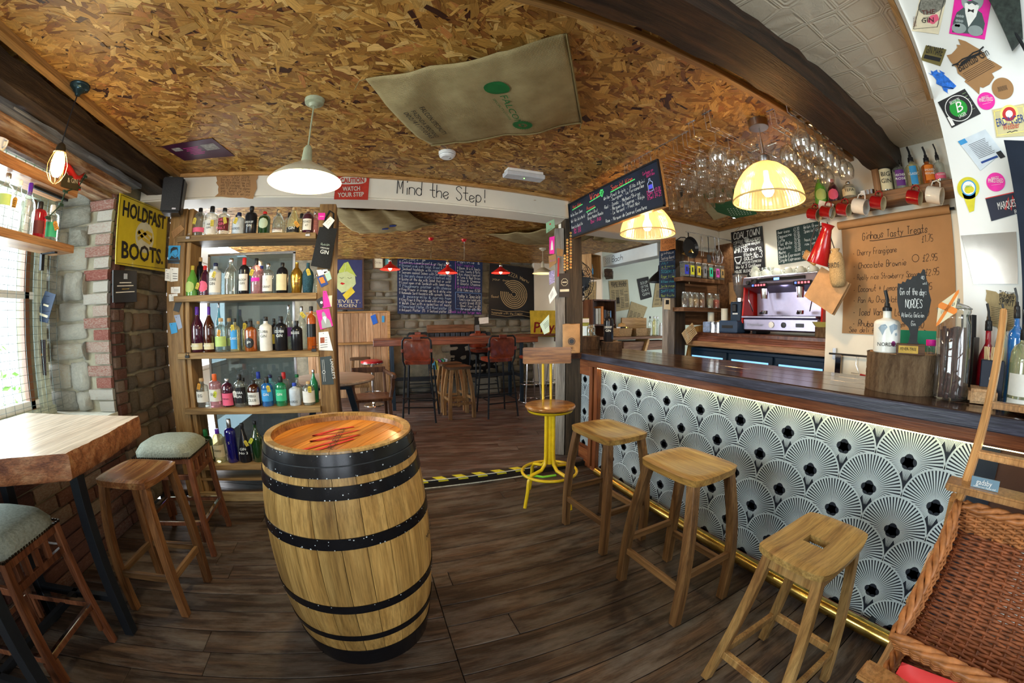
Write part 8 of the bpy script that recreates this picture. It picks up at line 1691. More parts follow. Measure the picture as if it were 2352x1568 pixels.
t,f=card('price_ticket','small union-flag patterned ticket clipped tilted on the neck of the tall jar','ticket',pc-U*.065+Vector((0,0,.035)),pc+U*.02+Vector((0,0,.09)),pc+U*.0+Vector((0,0,.0)),pc-U*.075+Vector((0,0,-.05)),flat('cream_ticket',(.65,.58,.38),.5),thick=.001)
for a in ([(0,0),(.15,0),(1,.85),(1,1),(.85,1),(0,.15)],[(1,0),(1,.15),(.15,1),(0,1),(0,.85),(.85,0)]): poly2(f,t,'orange_stripe',a[::-1],LM['o'],.0012)
hand(f,t,'Vanilla',.15,.55,.014,BLKINK,.14,w=.7)
# boxes, stirrers, bottles by the wall
x,y=2.16,.215;t=thing('straw_box','black box of black straws behind the tall jar','box',(x,y,ZB),R_(-10));obj('box',MB().box((0,0,.12),(.10,.09,.24)).bv(.003),BLACK,t)
for k in range(14): obj('straw',MB().tube([(-.035+.012*(k % 6),-.03+.025*(k//6),.2),(-.036+.012*(k % 6)+random.uniform(-.004,.004),-.03+.025*(k//6),.335)],.0035,6),BLACK,t)
x,y=2.0,.085;t=thing('stirrer_box','black box with round emblem holding wooden stirrers on the bar end','box',(x,y,ZB),R_(95));obj('box',MB().box((0,0,.08),(.10,.075,.16)).bv(.003),flat('black_blue_box',(.012,.016,.03),.4),t);obj('emblem',MB().lathe([(0,0),(.012,0)],20,Matrix.Translation((.0,.0385,.09)) @ Matrix.Rotation(-PI2,4,'X')),WHT,t)
for k in range(16): obj('stirrer',MB().box((-.04+.005*k,random.uniform(-.02,.02),.15),(.006,.0015,.12),rotm('Y',random.uniform(-14,14))),flat('birch_stirrer',(.5,.36,.18),.7),t)
wk=thing('wood_offcut','pale sawn log offcut on the bar between the boxes and bottles','log',(1.93,.115,ZB),R_(8));obj('block',MB().box((0,0,.03),(.13,.12,.055)).mesh(bevel=.01,seg=2),CUTW,wk)
BB=((2.18,.12,'bottle with ruby red liquid and black pourer by the white pier','round','red',.045,.30),(2.2,.05,'clear bottle with twisted label and steel pourer right of the ruby bottle','jug','clear',.045,.30),(2.12,-.01,'blue glass bottle with tall pourer at the bar end','sho','blue',.04,.36),(1.98,-.045,'squat pale green bottle with black collar behind the stand post','jug','pale',.06,.27),(2.05,-.1,'bright green bottle at the right end of the bar','tall','green',.05,.36),(2.1,-.2,'dark green bottle at the cut-off end of the bar','tall','dgreen',.05,.34))
for x,y,lb,st_,bd,r,h in BB: bottle(lb,x,y,ZB,r,h,st_,bd,'k',lab='w' if bd in ('clear','pale') else None,lh=(.15,.45),face=-170,pour=True)
t=thing('steel_tray','curved steel tray edge at the cut-off end of the bar','tray',(1.82,-.12,ZB));obj('tray',MB().lathe([(.0,.004),(.12,.004),(.15,.03),(.155,.035)],40).sm(60),CHROME,t)
# STICKERS ON THE WHITE PIER
XQ=XS-.0015;PX=('x',XQ)
def stick(name,label,cat,quad,mat,**k):
    return card(name,label,cat,*[P(*q,'x',XQ) for q in quad],mat,thick=.002,**k)
t,f=stick('certificate','cream certificate with engraved portrait and red seal high on the white pier','paper',((2115,-12),(2177,-20),(2156,79),(2094,71)),CREAM)
disc(f,t,'portrait',.52,.3,.07,flat('engraving_grey',(.2,.2,.17),.7,var=.6,sc=60),sx=1.1);disc(f,t,'red_seal',.72,.74,.03,MATS['cap_red'] if 0 else LM['p'],wob=.15);loop2(f,t,'border',[(.06,.04),(.94,.04),(.94,.96),(.06,.96)],BLKINK,.004,closed=True);printed(f,t,'THE',.5,.6,.03,LM['dr'],'CENTER');printed(f,t,'GIN',.55,.82,.03,BLKINK,'CENTER');printed(f,t,'EXPRESSO YOU',.16,.9,.02,LM['dr'],rot=PI2,w=.4)
for k in range(3): patch(f,t,'print_line',.3,.66+.04*k,.6,.672+.04*k,BLKINK)
t,f=stick('poster','magenta poster of a grey bearded gorilla gentleman in a dressing gown','poster',((2196,-30),(2280,-22),(2262,91),(2180,77)),PINK)
GY=flat('figure_grey',(.3,.36,.36),.6);GD=flat('figure_dark_grey',(.07,.1,.1),.6)
poly2(f,t,'robe',[(.08,.97),(.06,.75),(.12,.55),(.3,.42),(.45,.38),(.6,.42),(.8,.5),(.92,.7),(.9,.93)],GD,.001);poly2(f,t,'beard',[(.3,.34),(.36,.55),(.5,.82),(.66,.58),(.7,.36),(.5,.3)],WHT,.0018);disc(f,t,'head',.5,.26,.065,GY,.0016,sx=.9);poly2(f,t,'moustache',[(.34,.31),(.5,.26),(.68,.31),(.6,.36),(.5,.32),(.42,.36)],GD,.0024);disc(f,t,'monocle',.42,.21,.02,PINK,.0026);disc(f,t,'monocle_glass',.42,.21,.013,GY,.003);poly2(f,t,'bow_tie',[(.42,.44),(.5,.47),(.58,.44),(.58,.52),(.5,.49),(.42,.52)],BLACK,.0026)
for a in (.25,.7): disc(f,t,'hand',a,.87,.03,GY,.002,sx=1.3)
for k in range(8): disc(f,t,'robe_ring',.16+.07*(k % 3),.62+.1*(k//3),.008,GY,.002,n=12)
t,f=stick('label_plate','square bronze printed label tilted on the white pier below the certificate','sticker',((2127,104),(2174,114),(2160,152),(2115,138)),flat('bronze_print',(.16,.13,.04),.4));printed(f,t,'GIN MARE',.1,.5,.05,BLKINK,w=.8);patch(f,t,'panel',.1,.6,.9,.85,BLKINK)
t,f=stick('burlap_label','ragged brown paper label reading bathtub gin, turned diamond-wise','label',((2208,92),(2304,155),(2242,213),(2174,132)),KRAFT,edge=.035)
f2=Face(f.at(.12,.5),f.at(.72,.05),f.at(.3,.98));f2.n=f.n;f2=Face(P(2200,160,'x',XQ)-Vector(t.location)+f.n*.003,P(2268,120,'x',XQ)-Vector(t.location)+f.n*.003,P(2222,195,'x',XQ)-Vector(t.location)+f.n*.003);f2.n=f.n
printed(f2,t,'Bathtub Gin',.0,.2,.045,BLKINK,w=1,shear=.15)
for k in range(6): patch(f2,t,'print_line',.05,.35+.1*k,.95,.37+.1*k,BLKINK)
loop2(f2,t,'leaf_border',[(-.08,-.35+.02*(k % 2)) if k == 0 else (-.08+.18*k,-.35+.06*(k % 2)) for k in range(7)],BLKINK,.008)
poly2(f2,t,'engraving',[(.05,-.05),(.2,-.25),(.5,-.28),(.8,-.2),(.95,-.05),(.5,-.12)],BLKINK)
t,f=stick('blue_rosette','crumpled bright blue blob-shaped sticker','sticker',((2133,165),(2160,160),(2197,200),(2170,212)),flat('bright_blue_crumple',(.02,.16,.8),.5,var=.6,sc=50,bmp=.8),edge=.03)
t,f=stick('beer_label','black rectangular lager label with round green monogram emblem, tilted','label',((2154,235),(2216,204),(2253,261),(2186,294)),BLACK)
disc(f,t,'white_ring',.5,.5,.07,WHITE);disc(f,t,'black_ring',.5,.5,.066,BLACK,.0015);disc(f,t,'green_disc',.5,.5,.046,flat('lager_green',(.01,.3,.03),.4),.0022);printed(f,t,'B',.5,.64,.055,WHITE,'CENTER',shear=.25);printed(f,t,'BROOKLYN',.5,.3,.02,WHITE,'CENTER',w=.34);printed(f,t,'LAGER',.5,.83,.02,WHITE,'CENTER',w=.26);patch(f,t,'barcode',.03,.62,.14,.95,WHITE)
for k in range(6): patch(f,t,'print_line',.84,.12+.12*k,.97,.14+.12*k,flat('dull_green_print',(.2,.3,.15),.6))
t,f=stick('beer_mat','round brown beer mat with barcode','coaster',((2278,178),(2328,178),(2328,228),(2278,228)),KRAFT);t.children[0].hide_render=False
def roundsticker(name,label,c_,r,mat,cat='sticker'):
    p=P(*c_,'x',XQ);e=P(c_[0]+r,c_[1],'x',XQ);R=abs(e.y-p.y);g=P(c_[0],c_[1]+r,'x',XQ);Rz=abs(g.z-p.z)
    t=thing(name,label,cat,tuple(p));obj('disc',MB().lathe([(0,-.0),(1,0),(1,.002),(0,.002)],48,Matrix.Rotation(-PI2,4,'Y') @ Matrix.Diagonal((Rz,R,1,1))),mat,t);f=Face((-.0022,R,Rz),(-.0022,-R,Rz),(-.0022,R,-Rz));f.n=Vector((-1,0,0));return t,f
for ch in [t]+list(t.children): bpy.data.objects.remove(ch)
t,f=roundsticker('beer_mat','round brown beer mat with a barcode on the white pier',(2303,203),26,KRAFT,'coaster')
for k in range(9): patch(f,t,'barcode_bar',.28+.05*k,.4,.3+.05*k,.62,BLKINK)
for c_,r,lb in (((2265,232),21,'round magenta slogan sticker between the lager label and brown beer mat'),((2287,418),22,'round magenta slogan sticker above the black wine label')):
    t,f=roundsticker('round_sticker',lb,c_,r,PINK);printed(f,t,'PINKSTERED',.5,.55,.02,WHITE,'CENTER',w=.8,rot=R_(-8));printed(f,t,'PERFECTLY',.5,.36,.012,WHITE,'CENTER',w=.4);patch(f,t,'line',.25,.64,.75,.65,WHITE)
t,f=stick('beer_label','cream wheat beer label with red and gold crest','label',((2279,252),(2352,238),(2360,312),(2288,316)),flat('wheat_cream',(.62,.56,.3),.45));disc(f,t,'gold_crest',.5,.27,.045,BRASS);disc(f,t,'red_crest',.5,.27,.034,MATS['cap_red'],.0015);disc(f,t,'white_crest',.5,.27,.018,WHITE,.002);printed(f,t,'ERDINGER',.5,.64,.04,NAVY,'CENTER',w=.86);printed(f,t,'Weißbier',.5,.8,.03,MATS['cap_red'],'CENTER',shear=.3,w=.5);loop2(f,t,'signature',[(.35,.9),(.45,.87),(.5,.91),(.6,.87),(.68,.89)],BLKINK,.003);loop2(f,t,'gold_border',[(.05,.08),(.95,.08),(.95,.94),(.05,.94)],BRASS,.004,closed=True)
t,f=stick('bottle_label','pale blue and white back label full of small print, tilted','label',((2200,325),(2263,297),(2303,350),(2252,392)),flat('ice_blue_label',(.6,.68,.75),.45))
for k in range(11): patch(f,t,'print_line',.2,.22+.045*k,.8-.03*(k % 3),.232+.045*k,BLKINK)
patch(f,t,'blue_band',.18,.78,.75,.84,NAVY);patch(f,t,'blue_corner',0,0,.25,.14,MATS['label_blue']);patch(f,t,'barcode',.78,.7,.95,.9,BLKINK)
t,f=roundsticker('lemonade_lid','yellow drop-shaped lemon can lid stuck on the white pier',(2224,432),26,flat('lemon_yellow',(.6,.55,.02),.35),'sticker');obj('tab',MB().prism([(-.035,-.02),(.035,-.02),(.012,-.11),(-.012,-.115)],.002,Matrix.Rotation(-PI2,4,'Z') @ Matrix.Rotation(PI2,4,'X')),MATS['lemon_yellow'],t)
disc(f,t,'blue_badge',.52,.5,.038,SKY,.001);disc(f,t,'white_badge',.52,.5,.032,WHITE,.0016);disc(f,t,'lemon',.48,.58,.018,MATS['lemon_yellow'],.002);disc(f,t,'lemon',.62,.58,.015,MATS['lemon_yellow'],.0022);printed(f,t,'LIMONATA',.52,.48,.012,MATS['label_green'],'CENTER',w=.3)
t,f=stick('wine_label','black and red wine label half behind the tall dark frame','label',((2263,455),(2345,437),(2345,488),(2277,508)),flat('wine_label_navy',(.008,.01,.03),.4));printed(f,t,'MARQUES DE',.26,.6,.035,WHITE,w=.66);loop2(f,t,'red_scribble',[(.45,.65),(.62,.2),(.6,.7),(.75,.15),(.74,.65),(.88,.1)],REDINK,.01,.002);patch(f,t,'red_edge',0,0,1,.04,REDINK);printed(f,t,'RIOJA',.66,.9,.02,WHITE)
t,f=stick('steel_sheet','bent stainless steel sheet fixed to the white pier above the bar bottles','panel',((2207,541),(2334,532),(2338,652),(2236,652)),flat('mirror_steel_sheet',(.4,.36,.32),.18,1))
t,f=stick('newspaper_cutting','burnt-edged newspaper cutting about calming spirit on the white pier','newspaper',((2266,666),(2335,676),(2333,760),(2265,745)),NEWS,edge=.02);
for i,s_ in enumerate(('TV CALMS','THE GIPSY','SPIRIT')): printed(f,t,s_,.66,.14+.11*i,.03,BLKINK,'CENTER',w=.5)
for k in range(10):
    for c_ in range(2): patch(f,t,'print_line',.15+.42*c_,.46+.05*k,.5+.42*c_,.47+.05*k,BLKINK)
t,f=card('framed_chalkboard','tall dark framed chalkboard at the right edge, leaning on the white pier','chalkboard',*[P(*q,'x',2.22) for q in ((2306,325),(2420,330),(2420,900),(2338,880))],CHALK,thick=.02)
t,f=card('picture','dark framed picture high at the right edge of the white pier','picture',*[P(*q,'x',2.27) for q in ((2266,-10),(2340,-30),(2350,90),(2325,118))],flat('dark_picture',(.02,.03,.025),.5,var=.9,sc=30),thick=.02)
t=thing('wall_bracket','dark metal bracket beside the dark picture at the right edge','bracket',tuple(P(2335,100,'x',2.27)));obj('arm',MB().tube([(0,0,.1),(-.02,-.02,0),(-.04,-.03,-.12)],.01,8),IRON,t)
# WICKER DISPLAY STAND
BEE=wood('beech_stand',(.28,.12,.035),(.45,.22,.075),(.55,.3,.12),'z',.35,.6,.1,coat=.3);BEEX=wood('beech_stand_rail',(.28,.12,.035),(.45,.22,.075),(.55,.3,.12),'y',.35,.6,.1,coat=.3)
sd=thing('display_stand','beech display stand with leaning posts and cross rails at the right edge','stand',(1.1,-.15,0))
def beam3(nm,a,b,w_,h,mat,par=sd,base=None): 
    a,b=Vector(a)-Vector(par.location),Vector(b)-Vector(par.location);M=(b-a).to_track_quat('Z','Y').to_matrix().to_4x4();M.translation=(a+b)/2;o=obj(nm,MB().box((0,0,0),(w_,h,(b-a).length)).mesh(bevel=.004,seg=2),mat,par);o.matrix_local=M;return o
top=P(2306,715,'x',1.52);midp=P(2262,1000,'x',1.30);low=P(2195,1170,'x',1.12)
dirn=(top-low).normalized()
beam3('post',low-dirn*.25,top,.022,.034,BEE);beam3('post',low-dirn*.25+Vector((0,-.42,0)),top+Vector((0,-.42,0)),.022,.034,BEE)
fr_=low-dirn*.25;beam3('front_leg',(fr_.x-.1,fr_.y,.001),(fr_.x+.1,fr_.y,fr_.z+.1),.022,.034,BEE);beam3('front_leg',(fr_.x-.1,fr_.y-.42,.001),(fr_.x+.1,fr_.y-.42,fr_.z+.1),.022,.034,BEE);beam3('rear_leg',(1.62,fr_.y,.001),(fr_.x+.22,fr_.y,fr_.z+.2),.022,.034,BEE);beam3('rear_leg',(1.62,fr_.y-.42,.001),(fr_.x+.22,fr_.y-.42,fr_.z+.2),.022,.034,BEE)
def onpost(t_): return low+(top-low)*t_
for nm,py,hh in (('cross_rail',930,.03),('cross_rail',1045,.03)):
    c0=min((onpost(i/60) for i in range(61)),key=lambda p: abs((P(2280,py,'x',p.x)-p).z));beam3(nm,c0+Vector((0,.0,0)),c0+Vector((0,-.42,0)),.03,.018,BEEX)
c0=min((onpost(i/60) for i in range(61)),key=lambda p: abs((P(2240,1112,'x',p.x)-p).z))
o=beam3('label_rail',c0+Vector((-.03,.045,0)),c0+Vector((-.03,-.46,0)),.07,.018,BEEX);
ld=dirn;pc=c0+Vector((-.03,.02,0))-Vector((.012,0,-.012));nU=Vector((0,-1,0));nV=-ld
pl=Face(pc+ld*.018+nU*.0-Vector(sd.location),pc+ld*.018+nU*.07-Vector(sd.location),pc-ld*.018-Vector(sd.location));nrm=nU.cross(nV).normalized();nrm=-nrm if nrm.x > 0 else nrm;pl.n=nrm
for v_ in range(2): pass
pq=[P(*q,'x',c0.x-.045)-Vector(sd.location) for q in ((2233,1092),(2297,1106),(2292,1131),(2229,1116))]
obj('name_plate',MB().add([tuple(p) for p in pq]+[tuple(p+Vector((.003,0,.0))) for p in pq],[(0,1,2,3),(7,6,5,4),(0,4,5,1),(1,5,6,2),(2,6,7,3),(3,7,4,0)]),flat('plate_blue_grey',(.2,.32,.42),.3,.5),sd)
f=Face(pq[0],pq[1],pq[3]);f.n=Vector((-1,0,0));f.lift=.002;printed(f,sd,'gadsby',.18,.62,.013,WHITE,w=.56);printed(f,sd,'maximum load 15kg per shelf',.1,.88,.004,WHITE,w=.8)
# baskets
WKR=flat('reddish_willow',(.33,.125,.04),.45,var=.5,sc=40);WKD=flat('dark_willow',(.21,.065,.025),.5,var=.6,sc=50)
def basket(label,BL,FL,yw,dep,name='wicker_basket'):
    """tilted tray: BL back-left rim, FL front-left rim corner, yw width towards -y, dep wall height"""
    BL,FL=Vector(BL),Vector(FL);t=thing(name,label,'basket',tuple(BL));o_=BL;ex=(FL-BL);L=ex.length;ex.normalize();ey=Vector((0,-1,0));ez=ex.cross(ey).normalized();ez=-ez if ez.z < 0 else ez
    def S_(u,v,d): k=1-.07*d;return ex*(L*(.5+(u-.5)*k))+ey*(yw*(.5+(v-.5)*k))-ez*(dep*d)
    # bottom: dense cane
    mb=MB();n=38
    for i in range(n):
        u=(i+.5)/n;mb.tube([tuple(S_(u,v/14,1)+ez*(.0035*(-1)**(i+v))) for v in range(15)],.0042,5)
    obj('base_weave',mb.sm(),WKD,t)['kind']='stuff'
    mb=MB()
    for j in range(15): mb.tube([tuple(S_(0,(j+.5)/15,1)-ez*.002),tuple(S_(1,(j+.5)/15,1)-ez*.002)],.0045,5)
    obj('base_stake',mb,WKD,t)['kind']='stuff'
    # walls
    mb=MB();rows=9;per=[]
    nu,nv=16,18
    loop=[(i/nu,0) for i in range(nu)]+[(1,j/nv) for j in range(nv)]+[(1-i/nu,1) for i in range(nu)]+[(0,1-j/nv) for j in range(nv)]
    for r in range(rows):
        d=.06+.9*(r+.5)/rows;pts=[]
        for k,(u,v) in enumerate(loop):
            c0=S_(u,v,d);cen=S_(.5,.5,d);out_=Vector(((c0-cen))).normalized();pts.append(tuple(c0+out_*.0045*(-1)**(k+r)))
        mb.tube(pts,.0046,5,True)
    obj('wall_weave',mb.sm(),WKR,t)['kind']='stuff'
    mb=MB()
    for (u,v) in loop[::1]: mb.tube([tuple(S_(u,v,0)),tuple(S_(u,v,1))],.0032,5)
    obj('wall_stake',mb,WKR,t)['kind']='stuff'
    for k in range(3):
        pts=[]
        for i,(u,v) in enumerate(loop): ph=i*1.1+k*2.09;c0=S_(u,v,0);cen=S_(.5,.5,0);out_=(c0-cen).normalized();pts.append(tuple(c0+out_*.009*math.cos(ph)+ez*(.009*math.sin(ph)+.004)))
        obj('rim_braid',MB().tube(pts,.0075,6,True).sm(),WKR,t)
    return t,S_,ez
BLc=P(2200,1158,'x',1.12);FLc=P(2052,1462,'x',.80)
t,S_,ez=basket('large shallow reddish willow basket tilted on the beech stand',BLc,FLc,.46,.075)
sr=FLc+Vector((-.01,.03,-.10));
beam3('front_board',sr+Vector((0,.0,0)),sr+Vector((0,-.5,0)),.06,.016,BEEX)
FL2=FLc+Vector((-.02,-.02,-.17));BL2=BLc+Vector((-.05,-.0,-.30));t2,S2,ez2=basket('second reddish willow basket below the large one on the stand',BL2,FL2,.42,.075)
t=thing('snack_bag','red bag of air popped snacks in the lower willow basket','bag',tuple(FL2+Vector((.04,-.02,-.02))),R_(10));n=12;vs=[];fs=[]
for sdd in (1,-1):
    for j in range(n+1):
        for i in range(n+1):
            u,v=-1+2*i/n,-1+2*j/n;vs.append((.02*sdd*(1-u*u)**.7*(1-v**4)**.7,-.09-.09*u,.055+.075*v))
m=n+1
for j in range(n):
    for i in range(n): a=j*m+i;fs += [(a,a+1,a+m+1,a+m),(m*m+a,m*m+a+m,m*m+a+m+1,m*m+a+1)]
obj('foil_bag',MB().add(vs,fs).sm(),flat('coral_red_foil',(.6,.04,.04),.35),t);f=Face((-.0225,-.03,.12),(-.0225,-.15,.12),(-.0225,-.03,.0));f.n=Vector((-1,0,0));printed(f,t,"WILLY'S",.1,.22,.016,WHITE,w=.7);printed(f,t,'AIR POPPED',.1,.4,.012,WHITE,w=.7)
# LEFT WALL THINGS
PW=('x',XL+.035)
YE=flat('yellow_enamel_plate',(.55,.45,.02),.35,var=.12,sc=10,coat=.3)
t,f=card('enamel_sign','yellow enamel sign of black letters around a knotted rope on the dark stone wall','sign',*[P(*q,'x',XL+.05) for q in ((275,443),(385,489),(378,624),(264,606))],YE,thick=.004)
printed(f,t,'HOLDFAST',.06,.3,.11,BLKINK,w=.88,weight=.004);printed(f,t,'BOOTS.',.08,.9,.12,BLKINK,w=.84,weight=.004);disc(f,t,'white_oval',.52,.53,.12,flat('pale_oval',(.5,.52,.42),.5),.001,sx=1.15);RP_=flat('rope_ochre',(.5,.38,.05),.6)
for pts in ([(.36,.5),(.45,.44),(.56,.5),(.66,.56),(.66,.46),(.56,.44),(.46,.52),(.38,.58)],[(.38,.46),(.5,.56),(.62,.6),(.68,.52)]): loop2(f,t,'rope_knot',pts,RP_,.028,.002)
loop2(f,t,'black_border',[(.02,.02),(.98,.02),(.98,.98),(.02,.98)],BLKINK,.004,closed=True)
t,f=card('novelty_sign','cream sign with smiling dark-haired woman and gin diet joke at the ceiling corner','sign',*[P(*q,'x',XL+.06) for q in ((270,335),(325,368),(318,431),(254,395))],CREAM,thick=.004)
poly2(f,t,'hair',[(.15,.5),(.12,.2),(.3,.06),(.5,.15),(.52,.45),(.42,.3)],BLACK);disc(f,t,'face',.33,.42,.05,flat('printed_skin',(.6,.35,.22),.6),.0016,sx=.8);loop2(f,t,'smile',[(.27,.52),(.33,.56),(.4,.52)],MATS['cap_red'],.008,.0024);disc(f,t,'lime_slice',.1,.5,.03,LM['lg'],.0012);poly2(f,t,'shoulders',[(.1,.95),(.2,.7),(.4,.7),(.55,.95)],flat('printed_tan',(.5,.4,.25),.6))
for k,s_ in enumerate(("I'm on the",'Gin & Tonic','Diet','So far I have','lost 2 days!')): printed(f,t,s_,.58 if k < 3 else .5,.22+.16*k,.028 if k != 1 else .035,BLKINK,w=.38 if k != 2 else .2)
t,f=card('wall_plaque','black award plaque with gold line of text below the yellow sign','plaque',*[P(*q,'x',XL+.05) for q in ((258,620),(312,622),(312,693),(258,695))],BLACK,thick=.01)
for k,w_ in enumerate((.5,.7,.3,.8)): patch(f,t,'gold_text' if k == 2 else 'text_line',.5-w_/2,.38+.1*k,.5+w_/2,.41+.1*k,BRASS if k == 2 else WHITE)
patch(f,t,'logo',.42,.1,.58,.28,STEEL)
sp_=P(390,447,'y',2.72);s=thing('wall_speaker','black box loudspeaker mounted under the ceiling at the shelf corner','speaker',(sp_.x,2.78,sp_.z),R_(18));obj('cabinet',MB().box((0,0,0),(.17,.15,.27),taper=.92).mesh(bevel=.015,seg=2),BLACK,s);obj('grille',MB().box((0,-.078,0),(.15,.006,.25)).bv(.003),flat('speaker_grille',(.02,.02,.022),.7,var=.6,sc=200),s);obj('badge',MB().box((.03,-.082,-.11),(.03,.002,.012)),STEEL,s);obj('bracket',MB().box((0,.09,.05),(.04,.06,.04)),IRON,s)
# window shelves
LSH=wood('window_shelf_wood',(.18,.07,.03),(.36,.17,.07),(.5,.28,.13),'y',.4,.6,.15)
ws=thing('window_shelf','lower wooden shelf with bottles across the window','shelf',(-2.03,1.3,1.84));obj('board',MB().box((0,0,0),(.2,1.6,.045)).bv(.003),LSH,ws);obj('end_bracket',MB().box((-.08,.7,-.06),(.02,.025,.12)).box((-.02,.7,-.026),(.12,.025,.006)),IRON,ws)
ws2=thing('window_shelf','upper wooden shelf over the window bottles near the lintel','shelf',(-2.03,1.3,2.175));obj('board',MB().box((0,0,0),(.2,1.56,.06)).bv(.003),LSH,ws2);obj('under_bar',MB().box((.02,.62,-.04),(.02,.3,.014)),IRON,ws2)
def wbtl(label,px,top,w_,**k):
    c0=P(px,490,'x',-1.985);e=P(px+w_/2,490,'x',-1.985);z=1.8632;T=P(px,top,'x',-1.985).z;return bottle(label,-1.985,c0.y,z,min(abs(e.y-c0.y),.045),min(T,2.14)-z,group='bottles on the window shelf',face=-65,**k)
wbtl('pale bottle with lime green label on the window shelf by the frame edge',6,393,30,style='sho',body='clear',cap='s',lab='lg',lh=(.4,.6))
wbtl('clear glowing bottle with ochre tag on the window shelf',36,410,30,style='std',body='clear',cap='w',tag_=(-10,.2,.62,'o'))
wbtl('tall clear bottle with blue-purple cap on the window shelf',62,417,28,style='tall',body='clear',cap='pu',capf=.22)
wbtl('ruby red bottle with dark cap on the window shelf',91,463,26,style='sho',body='red',cap='k',lab='dr',lh=(.1,.45),capf=.22)
wbtl('clear bottle with mint green label at the wall end of the window shelf',121,471,27,style='sho',body='clear',cap='w',lab='gg',lh=(.1,.5),capf=.25,tag_=(20,.9,.5,'o'))
t=thing('tea_cup','white floral teacup at the edge of the upper window shelf','cup',(-1.98,1.45,2.2055));obj('bowl',MB().lathe([(.02,0),(.024,.004),(.04,.03),(.048,.065),(.046,.065),(.03,.01),(0,.008)],26).sm(60),WHITE,t);obj('handle',MB().tube([(.045,0,.055),(.07,0,.05),(.065,0,.025),(.035,0,.02)],.004,8).sm(),WHITE,t);obj('flower_print',MB().lathe([(.0455,.03+.01),(.0475,.055)],8,arc=(R_(-100),R_(-60)),cap=False),flat('brown_flower',(.15,.07,.04),.5),t)
wr=thing('wire_rack','green-lit wire basket panel standing on the upper window shelf','rack',(-2.06,1.72,2.2055));mb=MB()
for k in range(9): mb.tube([(0,-.3+.075*k,0),(0,-.3+.075*k,.1)],.0018,4)
for k in range(4): mb.tube([(0,-.3,.005+.03*k),(0,.3,.005+.03*k)],.0018,4)
obj('wire_grid',mb,flat('green_wire',(.1,.3,.16),.4),wr)['kind']='stuff'
tb=thing('paper_tube','pale rolled tube lying behind the wire panel on the upper window shelf','tube',(-2.1,1.7,2.23));obj('roll',MB().tube([(0,-.25,0),(0,.25,0)],.022,16),flat('pale_tube',(.6,.62,.5),.6),tb)
gk=thing('red_lizard','red enamel climbing gecko ornament behind the cage lamp','ornament',(-1.925,1.98,2.26));RL=flat('gecko_red',(.6,.02,.015),.3,coat=.4)
obj('body',MB().tube([(0,-.10,.02),(0,-.06,.03),(0,-.02,.02),(0,.03,-.01),(0,.08,.0),(0,.12,.04)],[.018,.024,.022,.024,.014,.006],10).sm(),RL,gk)
for a,b in (((-.06,.02),(-.09,-.05)),((-.04,.03),(-.0,.08)),((.02,-.01),(-.01,-.08)),((.05,-.01),(.1,-.07))): obj('leg',MB().tube([(0,*a),(0,(a[0]+b[0])/2+.015,(a[1]+b[1])/2),(0,*b)],[.009,.008,.012],8).sm(),RL,gk)
t,f=card('gin_plaque','small dark wooden gin sign hung at the end of the upper window shelf','sign',*[P(*q,'x',-1.92) for q in ((140,400),(178,407),(178,438),(140,428))],flat('dark_bronze_sign',(.06,.045,.02),.5),thick=.008);printed(f,t,'& GIN',.3,.6,.028,CREAM,w=.6)
for q,lb,m_ in ((((105,668),(129,676),(110,742),(82,735)),'dark blue hanging gin booklet by the window frame',flat('ink_blue_card',(.02,.04,.09),.5)),(((79,780),(105,780),(107,862),(80,858)),'dark copper-printed card hanging lower on the window frame',flat('dark_copper_card',(.03,.02,.025),.5))):
    t,f=card('hanging_card',lb,'card',*[P(*c_,'y',2.40) for c_ in q],m_,thick=.004);patch(f,t,'print',.25,.4,.75,.46,CREAM if 'blue' in lb else MATS['barrel_rim_oak'])
    if 'blue' in lb: patch(f,t,'cream_band',.02,.72,.98,.8,CREAM)
wl_=thing('string_lights','dark green string of fairy light cable drooping over the brick corner','cable',(-1.93,2.3,2.3));pts=[P(*q,'x',-1.92)-Vector(wl_.location) for q in ((255,345),(222,353),(205,375),(195,405),(180,430),(150,440),(140,470),(110,500))];obj('cable',MB().tube([tuple(p) for p in pts],.004,5).sm(),flat('dark_green_cable',(.02,.05,.03),.5),wl_)
for p in pts[1:]: obj('light_clip',MB().box(tuple(p),(.012,.035,.014)),MATS['dark_green_cable'],wl_)
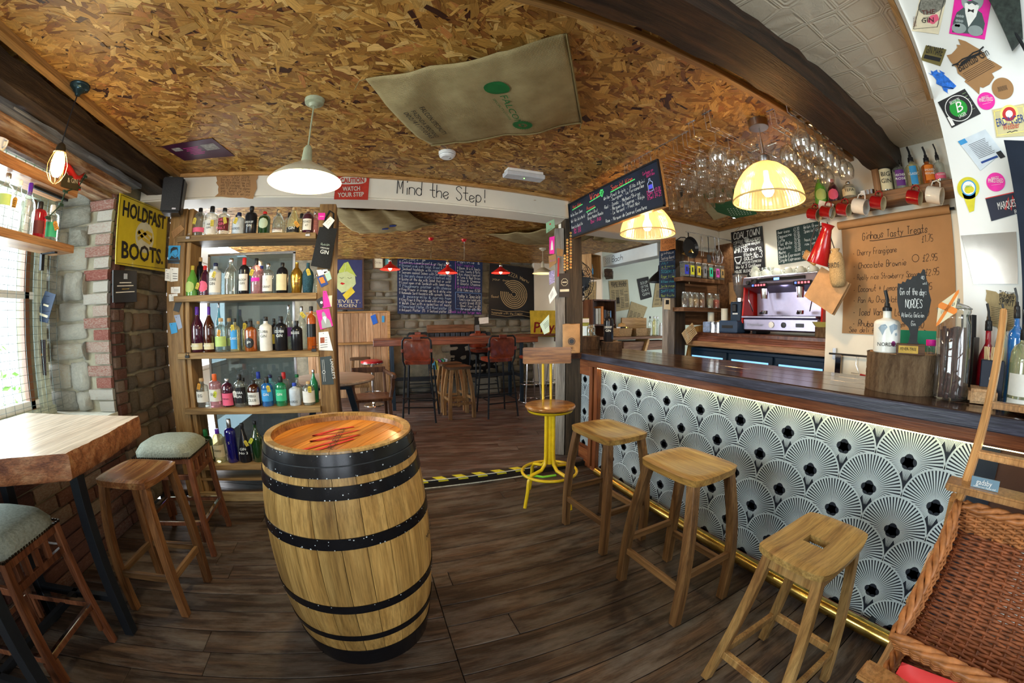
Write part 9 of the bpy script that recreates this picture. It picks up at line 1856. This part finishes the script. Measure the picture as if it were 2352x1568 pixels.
# SIGNS ON THE WHITE BEAM
def onbeam(px,py,lift=.004):
    d=ray(px,py);# plane y = 2.88+.09(x+1.57)
    k=(2.88+.09*1.57-lift)/(d.y-.09*d.x);return Vector((0,0,CAM_H))+d*k
t,f=card('kraft_notice','torn brown paper notice about bottled gin on the white beam','notice',*[onbeam(*q) for q in ((499,399),(590,402),(584,457),(497,451))],KRAFT,thick=.0015,edge=.02)
for k,s_ in enumerate(('BOTTLED GIN','Buy any of our Gins by','the bottle eternal, now just','add £10 corkage. We will','open it, provide the glasses','ice, lemon or lime','Sit back & enjoy')): hand(f,t,s_,.1 if k else .15,.17+.125*k,.022 if k else .03,INK,.13,w=.75 if k else .66)
t,f=card('caution_sign','red painted caution watch your step sign on the white beam','sign',*[onbeam(*q) for q in ((773,404),(849,402),(845,459),(767,458))],flat('sign_red',(.42,.03,.015),.45,var=.25,sc=20),thick=.004)
DC=flat('sign_cream',(.6,.56,.48),.5);rr_=[]
for i in range(24): a=2*math.pi*i/24;rr_.append((.5+.42*math.copysign(abs(math.cos(a))**.5,math.cos(a)),.22+.17*math.copysign(abs(math.sin(a))**.7,math.sin(a))))
poly2(f,t,'cream_oval',rr_[::-1],DC,.001);printed(f,t,'CAUTION',.5,.33,.042,MATS['sign_red'],'CENTER',w=.72,weight=.002);f3=Face(f.at(0,0),f.at(1,0),f.at(0,1));printed(f,t,'WATCH',.5,.67,.036,DC,'CENTER',w=.52,weight=.001);printed(f,t,'YOUR STEP',.5,.92,.036,DC,'CENTER',w=.78,weight=.001)
TEXTS[-3]=(*TEXTS[-3][:1],Matrix.Translation(f.n*.0012) @ TEXTS[-3][1],*TEXTS[-3][2:])
o_b=bpy.data.objects['wall_beam_face']
f=Face(onbeam(905,415,.0015),onbeam(1118,440,.0015),onbeam(905,462,.0015));f.n=Vector((.09,-1,0)).normalized();f.lift=.002
hand(f,o_b,'Mind the Step!',.03,.62,.115,BLKINK,.075,w=.96,slant=.08,tilt=.0)
finish_texts()
